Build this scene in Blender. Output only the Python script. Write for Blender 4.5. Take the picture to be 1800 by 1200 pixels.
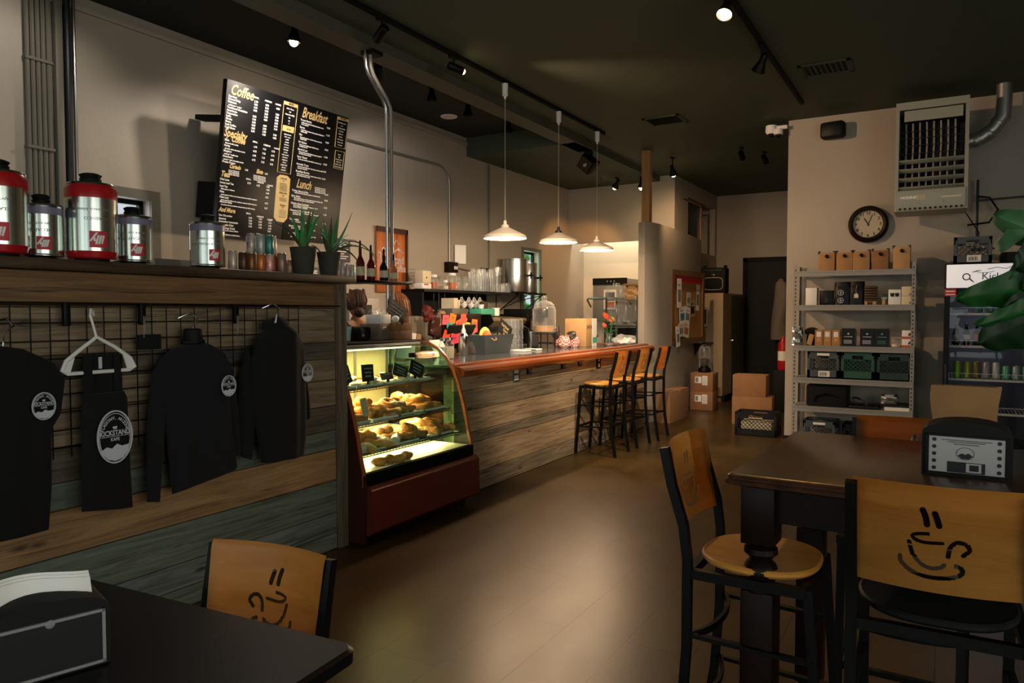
import bpy, bmesh, math, random
from mathutils import Vector, Matrix, noise as mnoise
R = random.Random(7)
PI = math.pi
for o in list(bpy.data.objects): bpy.data.objects.remove(o)
S = bpy.context.scene
C = S.collection

# ---------------------------------------------------------------- camera
yaw = math.radians(30.4); pitch = math.atan(52/1290.)
cd = bpy.data.cameras.new('camera'); cam = bpy.data.objects.new('camera', cd); C.objects.link(cam)
cd.sensor_width = 36; cd.lens = 1290/1800*36; cd.clip_start = .05; cd.clip_end = 200
fw = Vector((-math.sin(yaw)*math.cos(pitch), math.cos(yaw)*math.cos(pitch), -math.sin(pitch)))
rt = Vector((math.cos(yaw), math.sin(yaw), 0)); up = rt.cross(fw)
m3 = Matrix((rt, up, -fw)).transposed()
cam.matrix_world = Matrix.Translation((0, 0, 1.48)) @ m3.to_4x4()
S.camera = cam

# ---------------------------------------------------------------- world, exposure
def lin(c): return c/12.92 if c <= .04045 else ((c+.055)/1.055)**2.4
def rgb(h):
    h = h.lstrip('#'); return tuple(lin(int(h[i:i+2], 16)/255) for i in (0, 2, 4)) + (1,)
W = bpy.data.worlds.new('world'); S.world = W; W.use_nodes = True
bg = W.node_tree.nodes['Background']; bg.inputs[0].default_value = rgb('#dfeaf2'); bg.inputs[1].default_value = 1.1
S.view_settings.view_transform = 'Standard'; S.view_settings.look = 'None'
S.view_settings.gamma = 1; S.view_settings.use_curve_mapping = False
S.view_settings.exposure = 0.0
S.cycles.transparent_max_bounces = 40

def light(name, kind, loc, power, col='#ffffff', size=.1, size_y=None, target=None, angle=60, blend=.5):
    d = bpy.data.lights.new(name, kind); d.energy = power; d.color = rgb(col)[:3]
    if kind == 'AREA':
        d.size = size
        if size_y: d.shape = 'RECTANGLE'; d.size_y = size_y
    elif kind == 'SPOT':
        d.spot_size = math.radians(angle); d.spot_blend = blend; d.shadow_soft_size = size
    else: d.shadow_soft_size = size
    o = bpy.data.objects.new(name, d); C.objects.link(o); o.location = loc
    if target is not None:
        o.rotation_euler = (Vector(target)-Vector(loc)).to_track_quat('-Z', 'Y').to_euler()
    return o
# daylight through the shop front (behind the camera) and the windows, with added side and foliage light
light('daylight_front', 'AREA', (-1.6, -2.9, 1.7), 65, '#e9efe2', 5.5, 2.4, (-1.6, 5, 1.5))
light('daylight_side', 'AREA', (-5.62, 3.44, 2.1), 3, '#eef4ff', .3, .5, (0, 3.4, 1.5))
light('daylight_back_window', 'AREA', (-5.62, 9.85, 1.95), 8, '#c9ffd8', .5, .9, (0, 9.8, 1.5))
light('added_daylight_right', 'AREA', (3.75, .6, 1.7), 135, '#f4f0e0', 4.4, 2.2, (-3, 3.4, 1.4))  # added daylight from unseen side windows, brightens planks and tins
light('foliage_fill', 'AREA', (-5.95, 12.3, 4.6), 320, '#f2ffe8', 3, .6, (-6.9, 12.3, 1.8))  # added lamp that brightens the foliage outside the back window
# kitchen ceiling light
light('kitchen_light', 'AREA', (-4.6, 11.4, 3.3), 30, '#fff0da', 1.4, .3, (-4.6, 11.45, 0))

# ---------------------------------------------------------------- materials
def nt(m): return m.node_tree.nodes, m.node_tree.links
_cache = {}
def mat(name, col, rough=.5, metal=0, var=0, vs=6, bump=0, bs=60, spec=.5, emit=0, trans=0, ior=1.45, alpha=1, coat=0, col2=None, stretch=(1, 1, 1), sheen=0, thin=False):
    m = bpy.data.materials.new(name); m.use_nodes = True; n, l = nt(m); b = n['Principled BSDF']
    c = rgb(col)
    b.inputs['Base Color'].default_value = c; b.inputs['Roughness'].default_value = rough
    b.inputs['Metallic'].default_value = metal; b.inputs['Specular IOR Level'].default_value = spec
    b.inputs['IOR'].default_value = ior; b.inputs['Transmission Weight'].default_value = trans
    b.inputs['Alpha'].default_value = alpha; b.inputs['Coat Weight'].default_value = coat
    b.inputs['Coat Roughness'].default_value = .15; b.inputs['Sheen Weight'].default_value = sheen
    if emit: b.inputs['Emission Color'].default_value = c; b.inputs['Emission Strength'].default_value = emit
    if var or col2 or bump:
        tc = n.new('ShaderNodeTexCoord'); mp = n.new('ShaderNodeMapping'); mp.inputs['Scale'].default_value = stretch
        l.new(tc.outputs['Object'], mp.inputs[0])
    if var or col2:
        ns = n.new('ShaderNodeTexNoise'); ns.inputs['Scale'].default_value = vs; ns.inputs['Detail'].default_value = 5
        l.new(mp.outputs[0], ns.inputs['Vector'])
        rmp = n.new('ShaderNodeMapRange'); rmp.inputs[1].default_value = .3; rmp.inputs[2].default_value = .7
        l.new(ns.outputs[0], rmp.inputs[0])
        mx = n.new('ShaderNodeMix'); mx.data_type = 'RGBA'
        c2 = rgb(col2) if col2 else tuple(x*(1-var) for x in c[:3])+(1,)
        mx.inputs['A'].default_value = c; mx.inputs['B'].default_value = c2
        l.new(rmp.outputs[0], mx.inputs['Factor']); l.new(mx.outputs['Result'], b.inputs['Base Color'])
    if bump:
        n2 = n.new('ShaderNodeTexNoise'); n2.inputs['Scale'].default_value = bs; n2.inputs['Detail'].default_value = 3
        l.new(mp.outputs[0], n2.inputs['Vector'])
        bp = n.new('ShaderNodeBump'); bp.inputs['Strength'].default_value = bump; bp.inputs['Distance'].default_value = .01
        l.new(n2.outputs[0], bp.inputs['Height']); l.new(bp.outputs[0], b.inputs['Normal'])
    return m
def wood(name, a, bcol, dark, rough=.45, axis='y', scale=1.0, knots=True, bump=.25, coat=0):
    """long grain along an axis, bands, cracks and knots"""
    m = bpy.data.materials.new(name); m.use_nodes = True; n, l = nt(m); b = n['Principled BSDF']
    b.inputs['Roughness'].default_value = rough; b.inputs['Coat Weight'].default_value = coat
    b.inputs['Coat Roughness'].default_value = .2
    tc = n.new('ShaderNodeTexCoord'); mp = n.new('ShaderNodeMapping')
    st = {'x': (.55, 9, 9), 'y': (9, .55, 9), 'z': (9, 9, .55)}[axis]
    mp.inputs['Scale'].default_value = tuple(s*scale for s in st); l.new(tc.outputs['Object'], mp.inputs[0])
    n1 = n.new('ShaderNodeTexNoise'); n1.inputs['Scale'].default_value = 3.2 if knots else 2.2; n1.inputs['Detail'].default_value = 12; n1.inputs['Roughness'].default_value = .62; n1.inputs['Distortion'].default_value = 1.1
    l.new(mp.outputs[0], n1.inputs['Vector'])
    cr = n.new('ShaderNodeValToRGB'); e = cr.color_ramp.elements
    e[0].position = .33; e[0].color = rgb(dark); e[1].position = .68; e[1].color = rgb(a)
    k = e.new(.5); k.color = rgb(bcol)
    l.new(n1.outputs[0], cr.inputs[0])
    out = cr.outputs[0]
    if knots:
        mp2 = n.new('ShaderNodeMapping'); st2 = {'x': (1.2, 4, 4), 'y': (4, 1.2, 4), 'z': (4, 4, 1.2)}[axis]
        mp2.inputs['Scale'].default_value = st2; l.new(tc.outputs['Object'], mp2.inputs[0])
        vo = n.new('ShaderNodeTexVoronoi'); vo.inputs['Scale'].default_value = 1.6; l.new(mp2.outputs[0], vo.inputs['Vector'])
        r2 = n.new('ShaderNodeMapRange'); r2.inputs[1].default_value = .03; r2.inputs[2].default_value = .11
        l.new(vo.outputs['Distance'], r2.inputs[0])
        mx = n.new('ShaderNodeMix'); mx.data_type = 'RGBA'; mx.inputs['A'].default_value = tuple(x*.35 for x in rgb(dark)[:3])+(1,)
        l.new(r2.outputs[0], mx.inputs['Factor']); l.new(out, mx.inputs['B']); out = mx.outputs['Result']
    if knots:   # drying cracks along the grain
        mp3 = n.new('ShaderNodeMapping'); st3 = {'x': (.5, 16, 16), 'y': (16, .5, 16), 'z': (16, 16, .5)}[axis]
        mp3.inputs['Scale'].default_value = st3; l.new(tc.outputs['Object'], mp3.inputs[0])
        n3 = n.new('ShaderNodeTexNoise'); n3.inputs['Scale'].default_value = 1.1; n3.inputs['Detail'].default_value = 3; n3.inputs['Distortion'].default_value = .6; l.new(mp3.outputs[0], n3.inputs['Vector'])
        ab = n.new('ShaderNodeMath'); ab.operation = 'SUBTRACT'; l.new(n3.outputs[0], ab.inputs[0]); ab.inputs[1].default_value = .42
        a2 = n.new('ShaderNodeMath'); a2.operation = 'ABSOLUTE'; l.new(ab.outputs[0], a2.inputs[0])
        r3 = n.new('ShaderNodeMapRange'); r3.inputs[1].default_value = .0; r3.inputs[2].default_value = .012; l.new(a2.outputs[0], r3.inputs[0])
        mx3 = n.new('ShaderNodeMix'); mx3.data_type = 'RGBA'; mx3.inputs['A'].default_value = tuple(x*.4 for x in rgb(dark)[:3])+(1,)
        l.new(r3.outputs[0], mx3.inputs['Factor']); l.new(out, mx3.inputs['B']); out = mx3.outputs['Result']
    l.new(out, b.inputs['Base Color'])
    if bump:
        bp = n.new('ShaderNodeBump'); bp.inputs['Strength'].default_value = bump; bp.inputs['Distance'].default_value = .008
        l.new(n1.outputs[0], bp.inputs['Height']); l.new(bp.outputs[0], b.inputs['Normal'])
    return m
def floor_mat():
    m = bpy.data.materials.new('stained_concrete'); m.use_nodes = True; n, l = nt(m); b = n['Principled BSDF']
    tc = n.new('ShaderNodeTexCoord')
    n1 = n.new('ShaderNodeTexNoise'); n1.inputs['Scale'].default_value = 1.1; n1.inputs['Detail'].default_value = 6
    l.new(tc.outputs['Object'], n1.inputs['Vector'])
    cr = n.new('ShaderNodeValToRGB'); e = cr.color_ramp.elements
    e[0].position = .3; e[0].color = rgb('#2e220f'); e[1].position = .7; e[1].color = rgb('#4a3618')
    l.new(n1.outputs[0], cr.inputs[0])
    br = n.new('ShaderNodeTexBrick'); br.offset = .5; br.inputs['Scale'].default_value = 1; br.inputs['Mortar Size'].default_value = .0035
    br.inputs['Brick Width'].default_value = 1.22; br.inputs['Row Height'].default_value = .3; br.inputs['Mortar Smooth'].default_value = .3
    mp = n.new('ShaderNodeMapping'); mp.inputs['Rotation'].default_value = (0, 0, PI/2); l.new(tc.outputs['Object'], mp.inputs[0])
    l.new(mp.outputs[0], br.inputs['Vector'])
    mx = n.new('ShaderNodeMix'); mx.data_type = 'RGBA'; mx.blend_type = 'MULTIPLY'
    l.new(br.outputs['Fac'], mx.inputs['Factor']); l.new(cr.outputs[0], mx.inputs['A']); mx.inputs['B'].default_value = (.35, .35, .35, 1)
    l.new(mx.outputs['Result'], b.inputs['Base Color'])
    n2 = n.new('ShaderNodeTexNoise'); n2.inputs['Scale'].default_value = 2.6; n2.inputs['Detail'].default_value = 2.5
    mp3 = n.new('ShaderNodeMapping'); mp3.inputs['Scale'].default_value = (2.2, .8, 1); l.new(tc.outputs['Object'], mp3.inputs[0]); l.new(mp3.outputs[0], n2.inputs['Vector'])
    rr = n.new('ShaderNodeMapRange'); rr.inputs[1].default_value = .15; rr.inputs[2].default_value = .85; rr.inputs[3].default_value = .32; rr.inputs[4].default_value = .38; b.inputs['Specular IOR Level'].default_value = .34
    l.new(n2.outputs[0], rr.inputs[0]); l.new(rr.outputs[0], b.inputs['Roughness'])
    bp = n.new('ShaderNodeBump'); bp.inputs['Strength'].default_value = .08; bp.inputs['Distance'].default_value = .006
    sm = n.new('ShaderNodeMath'); sm.operation = 'SUBTRACT'; n4 = n.new('ShaderNodeTexNoise'); n4.inputs['Scale'].default_value = 5; n4.inputs['Detail'].default_value = 2; l.new(tc.outputs['Object'], n4.inputs['Vector']); l.new(n4.outputs[0], sm.inputs[0]); l.new(br.outputs['Fac'], sm.inputs[1])
    l.new(sm.outputs[0], bp.inputs['Height']); l.new(bp.outputs[0], b.inputs['Normal'])
    return m
def gingham():
    m = bpy.data.materials.new('red_gingham'); m.use_nodes = True; n, l = nt(m); b = n['Principled BSDF']
    tc = n.new('ShaderNodeTexCoord'); ck = n.new('ShaderNodeTexChecker'); ck.inputs['Scale'].default_value = 55
    l.new(tc.outputs['Object'], ck.inputs['Vector']); ck.inputs[1].default_value = rgb('#a33a3c'); ck.inputs[2].default_value = rgb('#e2c9bf')
    l.new(ck.outputs[0], b.inputs['Base Color']); b.inputs['Roughness'].default_value = .9
    return m
def pane(name, tint='#ffffff', t=.88, rough=.02, ior=1.45):
    """thin clear glass: mostly see-through with a weak mirror"""
    m = bpy.data.materials.new(name); m.use_nodes = True; n, l = nt(m)
    for x in list(n):
        if x.type != 'OUTPUT_MATERIAL': n.remove(x)
    out = [x for x in n if x.type == 'OUTPUT_MATERIAL'][0]
    tr = n.new('ShaderNodeBsdfTransparent'); tr.inputs[0].default_value = tuple(x*t for x in rgb(tint)[:3])+(1,)
    gl = n.new('ShaderNodeBsdfGlossy'); gl.inputs['Roughness'].default_value = rough
    fr = n.new('ShaderNodeFresnel'); fr.inputs[0].default_value = ior
    ge = n.new('ShaderNodeNewGeometry'); iv = n.new('ShaderNodeMath'); iv.operation = 'SUBTRACT'; iv.inputs[0].default_value = 1; l.new(ge.outputs['Backfacing'], iv.inputs[1])
    ml = n.new('ShaderNodeMath'); ml.operation = 'MULTIPLY'; l.new(fr.outputs[0], ml.inputs[0]); l.new(iv.outputs[0], ml.inputs[1])
    mx = n.new('ShaderNodeMixShader'); l.new(ml.outputs[0], mx.inputs[0]); l.new(tr.outputs[0], mx.inputs[1]); l.new(gl.outputs[0], mx.inputs[2])
    l.new(mx.outputs[0], out.inputs[0]); return m

def glassware(name):
    """thin-walled tableware glass: clear when seen square on, bright towards its edges"""
    m = bpy.data.materials.new(name); m.use_nodes = True; n, l = nt(m)
    for x in list(n):
        if x.type != 'OUTPUT_MATERIAL': n.remove(x)
    out = [x for x in n if x.type == 'OUTPUT_MATERIAL'][0]
    tr = n.new('ShaderNodeBsdfTransparent'); tr.inputs[0].default_value = (.98, .99, .985, 1)
    gl = n.new('ShaderNodeBsdfGlossy'); gl.inputs['Roughness'].default_value = .12; df = n.new('ShaderNodeBsdfDiffuse'); df.inputs[0].default_value = (.85, .88, .87, 1)  # white diffuse stands in for highlights from bright surroundings
    m1 = n.new('ShaderNodeMixShader'); m1.inputs[0].default_value = .45; l.new(gl.outputs[0], m1.inputs[1]); l.new(df.outputs[0], m1.inputs[2])
    lw = n.new('ShaderNodeLayerWeight'); lw.inputs[0].default_value = .5; p = n.new('ShaderNodeMath'); p.operation = 'POWER'; p.inputs[1].default_value = 2.2; l.new(lw.outputs['Facing'], p.inputs[0])
    q = n.new('ShaderNodeMapRange'); q.inputs[3].default_value = .07; q.inputs[4].default_value = .75; l.new(p.outputs[0], q.inputs[0])
    mx = n.new('ShaderNodeMixShader'); l.new(q.outputs[0], mx.inputs[0]); l.new(tr.outputs[0], mx.inputs[1]); l.new(m1.outputs[0], mx.inputs[2]); l.new(mx.outputs[0], out.inputs[0]); return m
M = {}
M['wall'] = mat('taupe_wall_paint', '#9e9485', .5, var=.06, vs=1.5, bump=.12, bs=45)
M['wall_cream'] = mat('cream_wall_paint', '#d6cab2', .7)
M['ceil'] = mat('dark_ceiling_paint', '#424a3a', .7, var=.12, vs=2, bump=.05)
M['ceil2'] = mat('black_ceiling_paint', '#1d1f1c', .8)
M['trimgrey'] = mat('grey_trim_paint', '#5d5a4e', .5)
M['floor'] = floor_mat()
M['black'] = mat('black_metal', '#060606', .45, .0, spec=.22)
M['blackm'] = mat('matte_black', '#070708', .7, spec=.3)
M['gun'] = mat('dark_steel', '#2a2c30', .42, .6)
M['steel'] = mat('brushed_steel', '#b9bab8', .28, 1, var=.1, vs=20, stretch=(1, 1, .1))
M['chrome'] = mat('chrome', '#d5d5d5', .08, 1)
M['tin'] = mat('tin_silver', '#c4cdc6', .22, 1, stretch=(1, 1, .02), var=.06, vs=30)
M['greysteel'] = mat('grey_painted_steel', '#8a8781', .5, .3)
M['alu'] = mat('aluminium', '#9b9a94', .4, .8)
M['white'] = mat('white_plastic', '#dcdad4', .5)
M['paper'] = mat('white_paper', '#dcd9d2', .85)
M['cream'] = mat('cream_card', '#cdbf9f', .8)
M['red'] = mat('red_enamel', '#a3141a', .3, coat=.3)
M['redp'] = mat('red_print', '#b8202c', .5)
M['mauve'] = mat('mauve_enamel', '#77708a', .35)
M['kraft'] = mat('kraft_card', '#a1784c', .85, var=.12, vs=14)
M['bagkraft'] = mat('bag_kraft', '#8f6c45', .9, var=.12, vs=9, spec=.2)
M['kraft2'] = mat('pale_kraft_card', '#b08a5c', .85, var=.1, vs=14)
M['card'] = mat('brown_cardboard', '#8a6240', .9, var=.12, vs=10)
M['maple'] = wood('amber_maple', '#d69c50', '#ca8e40', '#b87c34', .38, 'x', .5, knots=False, bump=.03, coat=.15)
M['maple2'] = wood('amber_maple_seat', '#d69a4a', '#ca8c3c', '#b87a30', .35, 'y', .5, knots=False, bump=.03, coat=.2)
M['tabletop'] = wood('dark_walnut_top', '#53341f', '#432818', '#331e12', .3, 'y', .6, knots=False, bump=.04, coat=.2)
M['espresso'] = mat('espresso_stain', '#1a0c08', .4, var=.2, vs=8, spec=.15)
M['blacktop'] = mat('black_tabletop', '#080606', .42, var=.2, vs=5, spec=.3)
M['barwood'] = wood('honey_bar_edge', '#9c5224', '#84401a', '#6b3012', .22, 'y', .6, knots=False, bump=.04, coat=.4)
M['cherry'] = mat('cherry_laminate', '#5a2018', .38, var=.18, vs=7, stretch=(1, .3, 3))
M['darkcherry'] = mat('dark_cherry_laminate', '#35130d', .4, var=.15, vs=7)
M['edgewood'] = mat('orange_wood_edge', '#8c4a22', .35)
# weathered planks
M['pl_greencast'] = wood('weathered_greencast_plank', '#6d7566', '#5a6356', '#41483f', .7, 'y')  # weathered grey-green boards, with a green light cast put into the colour
M['pl_orange'] = wood('orange_pine_plank', '#a58257', '#8f6d45', '#6e5032', .65, 'y')
M['pl_grey'] = wood('weathered_grey_plank', '#6e7570', '#5c635e', '#454a45', .7, 'y')
M['pl_brown'] = wood('brown_plank', '#8d7b62', '#796850', '#584a38', .68, 'y')
M['pl_tan'] = wood('tan_plank', '#b59a76', '#a08462', '#7b6247', .65, 'y')
M['pl_dark'] = wood('smoked_plank', '#645a49', '#544a3b', '#3a3329', .7, 'y')
M['pl_top'] = wood('amber_top_plank', '#7d5c37', '#6b4c2b', '#4f371e', .55, 'y')
M['pl_post'] = wood('weathered_post', '#6e6350', '#5b503e', '#443b2d', .7, 'z')
M['ledge'] = wood('dark_ledge_wood', '#473625', '#3a2b1c', '#281d13', .4, 'y', coat=.2)
M['postwood'] = wood('bare_post_wood', '#b58a58', '#a67b4b', '#8f683d', .6, 'z', .6, knots=False)
M['cork'] = mat('cork', '#a5743a', .9, var=.3, vs=60)
M['oakframe'] = wood('oak_frame', '#7d5c36', '#6b4d2c', '#523a20', .5, 'z', knots=False)
M['signwood'] = wood('orange_sign_wood', '#b5662a', '#9c5420', '#7a3f16', .45, 'z', .7, knots=False)
M['cloth'] = mat('black_cotton', '#050506', .95, var=.2, vs=20, bump=.15, bs=12, sheen=.03)
M['cloth2'] = mat('charcoal_cotton', '#0b0b11', .95, var=.2, vs=20, bump=.15, bs=12, sheen=.05)
M['print'] = mat('white_screen_print', '#b9bcc0', .8)
M['glass'] = mat('clear_glass', '#f4fbf8', .03, trans=1, ior=1.45)
M['pane'] = pane('window_glass')
M['casepane'] = pane('curved_case_glass', '#e8fff2', .95)
M['jar'] = glassware('jar_glass')
M['notice'] = mat('shaded_white_notice', '#9c9c9a', .85)  # white paper, its shade put into the grey base colour
M['board'] = mat('black_menu_board', '#050508', .45, spec=.35)
M['menuwhite'] = mat('menu_white_print', '#d9d9d4', .6)
M['menugold'] = mat('menu_gold_print', '#cdb37a', .55)
M['chalk'] = mat('chalkboard', '#14181a', .6)
M['chalkt'] = mat('chalk_writing', '#b9beb6', .9)
M['cream2'] = mat('menu_cream_panel', '#cbb98c', .6)
M['bread'] = mat('golden_bread', '#d29441', .6, col2='#a8642a', vs=14, bump=.3, bs=40)
M['bread2'] = mat('seeded_bread', '#bd8a4a', .75, col2='#6f4a25', vs=55, bump=.6, bs=90)
M['bread3'] = mat('pale_bread', '#dcae68', .6, col2='#c08040', vs=10, bump=.2, bs=40)
M['bread4'] = mat('dark_crust', '#9a5c26', .5, col2='#c28a42', vs=18, bump=.4, bs=50)
M['wrap'] = mat('plastic_wrapped_cookie', '#d5d8cf', .25, col2='#c8a878', vs=18, bump=.8, bs=40)
M['traywhite'] = mat('white_tray', '#cdd2c4', .4)
M['shelfglass'] = mat('case_shelf', '#cfc8a8', .35)
M['tube'] = mat('case_tube', '#fff0c0', .5, emit=2.5)
M['bulb'] = mat('warm_bulb', '#ffd9a0', .5, emit=30)
M['bulbcold'] = mat('cold_bulb', '#dff4ff', .5, emit=25)
M['bulbdim'] = mat('dim_lamp_face', '#ffc27a', .5, emit=3)
M['shade'] = mat('cream_enamel_shade', '#e2cdb4', .4)
M['cable'] = mat('pale_cable', '#b5a98c', .6)
M['leafg'] = mat('fiddle_leaf', '#2f7a35', .38, var=.4, vs=7)
M['leafd'] = mat('dark_fiddle_leaf', '#18451f', .4, var=.4, vs=7)
M['leafy'] = mat('pale_fiddle_leaf', '#6fa873', .4, var=.3, vs=7)
M['aloe'] = mat('aloe_leaf', '#2f8a48', .4, col2='#4f7a4a', vs=6)
M['aloe2'] = mat('dry_olive_leaf', '#4d5136', .5, var=.3, vs=8)
M['stem'] = mat('brown_stem', '#3b2b1c', .8)
M['pot'] = mat('olive_grey_pot', '#37342a', .85, bump=.2, bs=60)
M['crateg'] = mat('grey_crate_plastic', '#3c4448', .5)
M['crategreen'] = mat('green_crate_plastic', '#1d4a3a', .5)
M['cratedk'] = mat('dark_green_crate_plastic', '#173029', .5)
M['crateblk'] = mat('black_crate_plastic', '#070709', .6, spec=.25)
M['heater'] = mat('heater_enamel', '#8f9183', .45, .2)
M['clockface'] = mat('clock_face', '#dccfb4', .5)
M['silver'] = mat('crinkled_foil', '#aab0b8', .25, .9, bump=.9, bs=30)
M['hair1'] = mat('auburn_brown_hair', '#4a2c1a', .5, col2='#1d0f08', vs=12, stretch=(7, 7, 1), bump=1, bs=30)
M['hair2'] = mat('copper_hair', '#74421f', .4, col2='#34190b', vs=12, stretch=(7, 7, 1), bump=1, bs=30)
M['skin'] = mat('skin', '#b9815c', .55)
M['shirt_dark'] = mat('dark_top', '#2a201c', .9)
M['shirt_cream'] = mat('cream_top', '#cdb99b', .9)
M['planter'] = mat('slate_grey_metal', '#4a5355', .5, .3)
M['teal'] = mat('teal_plastic', '#4aa083', .45)
M['gray'] = mat('mid_grey', '#777777', .6)
M['closet'] = mat('closet_paint', '#a08c6e', .65)
M['doorb'] = mat('black_door_paint', '#060806', .6, spec=.3)
M['concbar'] = mat('polished_grey_countertop', '#4b4f50', .12, var=.2, vs=4)
M['fridgein'] = mat('fridge_liner', '#55545a', .6)
M['wire'] = mat('white_wire', '#c9ccc9', .4)
M['signlit'] = mat('fridge_header', '#e4e4e6', .6, emit=.45)
M['green1'] = mat('green_foliage_outside', '#3f8a44', .8, var=.5, vs=5)

# ---------------------------------------------------------------- mesh builder
class MB:
    def __init__(s, M0=None):
        s.bm = bmesh.new(); s.i = 0; s.T = M0 or Matrix(); s.stack = []
    def push(s, M1): s.stack.append(s.T); s.T = s.T @ M1; return s
    def pop(s): s.T = s.stack.pop(); return s
    def _fin(s, vs, fs):
        for v in vs: v.co = s.T @ v.co
        for f in fs: f.material_index = s.i; f.smooth = True
    def box(s, x0, x1, y0, y1, z0, z1, bev=0, seg=2):
        r = bmesh.ops.create_cube(s.bm, size=1); vs = r['verts']
        for v in vs: v.co = Vector((x0+(v.co.x+.5)*(x1-x0), y0+(v.co.y+.5)*(y1-y0), z0+(v.co.z+.5)*(z1-z0)))
        fs = set(f for v in vs for f in v.link_faces)
        if bev:
            es = set(e for v in vs for e in v.link_edges)
            b = bmesh.ops.bevel(s.bm, geom=list(es), offset=bev, segments=seg, affect='EDGES', profile=.5)
            fs = set(f for f in fs if f.is_valid) | set(b['faces']); vs = set(v for f in fs for v in f.verts)
        s._fin(vs, fs); return s
    def cbox(s, c, d, bev=0): return s.box(c[0]-d[0]/2, c[0]+d[0]/2, c[1]-d[1]/2, c[1]+d[1]/2, c[2]-d[2]/2, c[2]+d[2]/2, bev)
    def ring(s, pts): return [s.bm.verts.new(Vector(p)) for p in pts]
    def bridge(s, rings, closed=True, cap0=True, cap1=True, loop=False):
        fs = []; n = len(rings[0])
        pairs = list(zip(rings[:-1], rings[1:])) + ([(rings[-1], rings[0])] if loop else [])
        for a, b in pairs:
            for k in range(n if closed else n-1):
                k2 = (k+1) % n
                try: fs.append(s.bm.faces.new((a[k], a[k2], b[k2], b[k])))
                except ValueError: pass
        if closed and not loop:
            if cap0: fs.append(s.bm.faces.new(tuple(reversed(rings[0]))))
            if cap1: fs.append(s.bm.faces.new(tuple(rings[-1])))
        s._fin([v for r in rings for v in r], fs); return s
    def lathe(s, prof, c=(0, 0, 0), n=24, cap0=True, cap1=True):
        rings = [s.ring([(c[0]+r*math.cos(2*PI*k/n), c[1]+r*math.sin(2*PI*k/n), c[2]+z) for k in range(n)]) for r, z in prof]
        return s.bridge(rings, True, cap0, cap1)
    def tube(s, pts, r, n=8, loop=False, flat=None):
        pts = [Vector(p) for p in pts]; m = len(pts); rings = []
        rs = r if isinstance(r, (list, tuple)) else [r]*m
        prev = None
        for i, p in enumerate(pts):
            if loop: t = pts[(i+1) % m]-pts[i-1]
            else: t = pts[min(i+1, m-1)]-pts[max(i-1, 0)]
            t.normalize()
            if prev is None:
                ref = Vector((0, 0, 1)) if abs(t.z) < .9 else Vector((1, 0, 0)); a = t.cross(ref).normalized()
            else: a = (prev-t*prev.dot(t)).normalized()
            prev = a; b = t.cross(a)
            k = 1
            if 0 < i < m-1 and not loop:
                u1 = (pts[i]-pts[i-1]).normalized(); k = 1/max(.6, t.dot(u1))
            rings.append(s.ring([p+(a*math.cos(2*PI*j/n+PI/n)+b*math.sin(2*PI*j/n+PI/n)*(flat or 1))*rs[i]*k for j in range(n)]))
        return s.bridge(rings, True, True, True, loop)
    def bar(s, pts, w, d, side=(1, 0, 0)):
        """square tube: w along `side`, d across"""
        pts = [Vector(p) for p in pts]; m = len(pts); rings = []; sd = Vector(side).normalized()
        for i, p in enumerate(pts):
            t = (pts[min(i+1, m-1)]-pts[max(i-1, 0)]).normalized(); b = t.cross(sd).normalized()
            rings.append(s.ring([p+sd*w/2*x+b*d/2*y for x, y in ((1, 1), (-1, 1), (-1, -1), (1, -1))]))
        return s.bridge(rings)
    def cyl(s, a, b, r, n=12, r2=None): return s.tube([a, b], [r, r if r2 is None else r2], n)
    def prism(s, poly, axis, a, b):
        def P(u, v, w): return {'x': (w, u, v), 'y': (u, w, v), 'z': (u, v, w)}[axis]
        r0 = s.ring([P(u, v, a) for u, v in poly]); r1 = s.ring([P(u, v, b) for u, v in poly])
        return s.bridge([r0, r1])
    def ball(s, c, r, n=12, m=8, sc=(1, 1, 1)):
        rr = bmesh.ops.create_uvsphere(s.bm, u_segments=n, v_segments=m, radius=1)
        for v in rr['verts']: v.co = Vector((c[0]+v.co.x*r*sc[0], c[1]+v.co.y*r*sc[1], c[2]+v.co.z*r*sc[2]))
        s._fin(rr['verts'], set(f for v in rr['verts'] for f in v.link_faces)); return s
    def face(s, pts):
        vs = s.ring(pts); f = s.bm.faces.new(vs); s._fin(vs, [f]); return s
    def grid(s, fn, nu, nv):
        rings = [s.ring([fn(i/nu, j/nv) for i in range(nu+1)]) for j in range(nv+1)]
        return s.bridge(rings, False)
    def text(s, txt, size, Mx, bold=0, shear=0, align='LEFT', sx=1, ext=0):
        cu = bpy.data.curves.new('t', 'FONT'); cu.body = txt; cu.size = size; cu.shear = shear; cu.offset = bold
        cu.align_x = align; cu.resolution_u = 2; cu.extrude = ext
        ob = bpy.data.objects.new('t', cu); me = bpy.data.meshes.new_from_object(ob)
        nb = len(s.bm.verts); nf = len(s.bm.faces); s.bm.from_mesh(me)
        s.bm.verts.ensure_lookup_table(); s.bm.faces.ensure_lookup_table()
        vs = s.bm.verts[nb:]; fs = s.bm.faces[nf:]
        for v in vs: v.co = s.T @ (Mx @ Vector((v.co.x*sx, v.co.y, v.co.z)))
        for f in fs: f.material_index = s.i; f.smooth = False
        bpy.data.objects.remove(ob); bpy.data.curves.remove(cu); bpy.data.meshes.remove(me); return s
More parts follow.
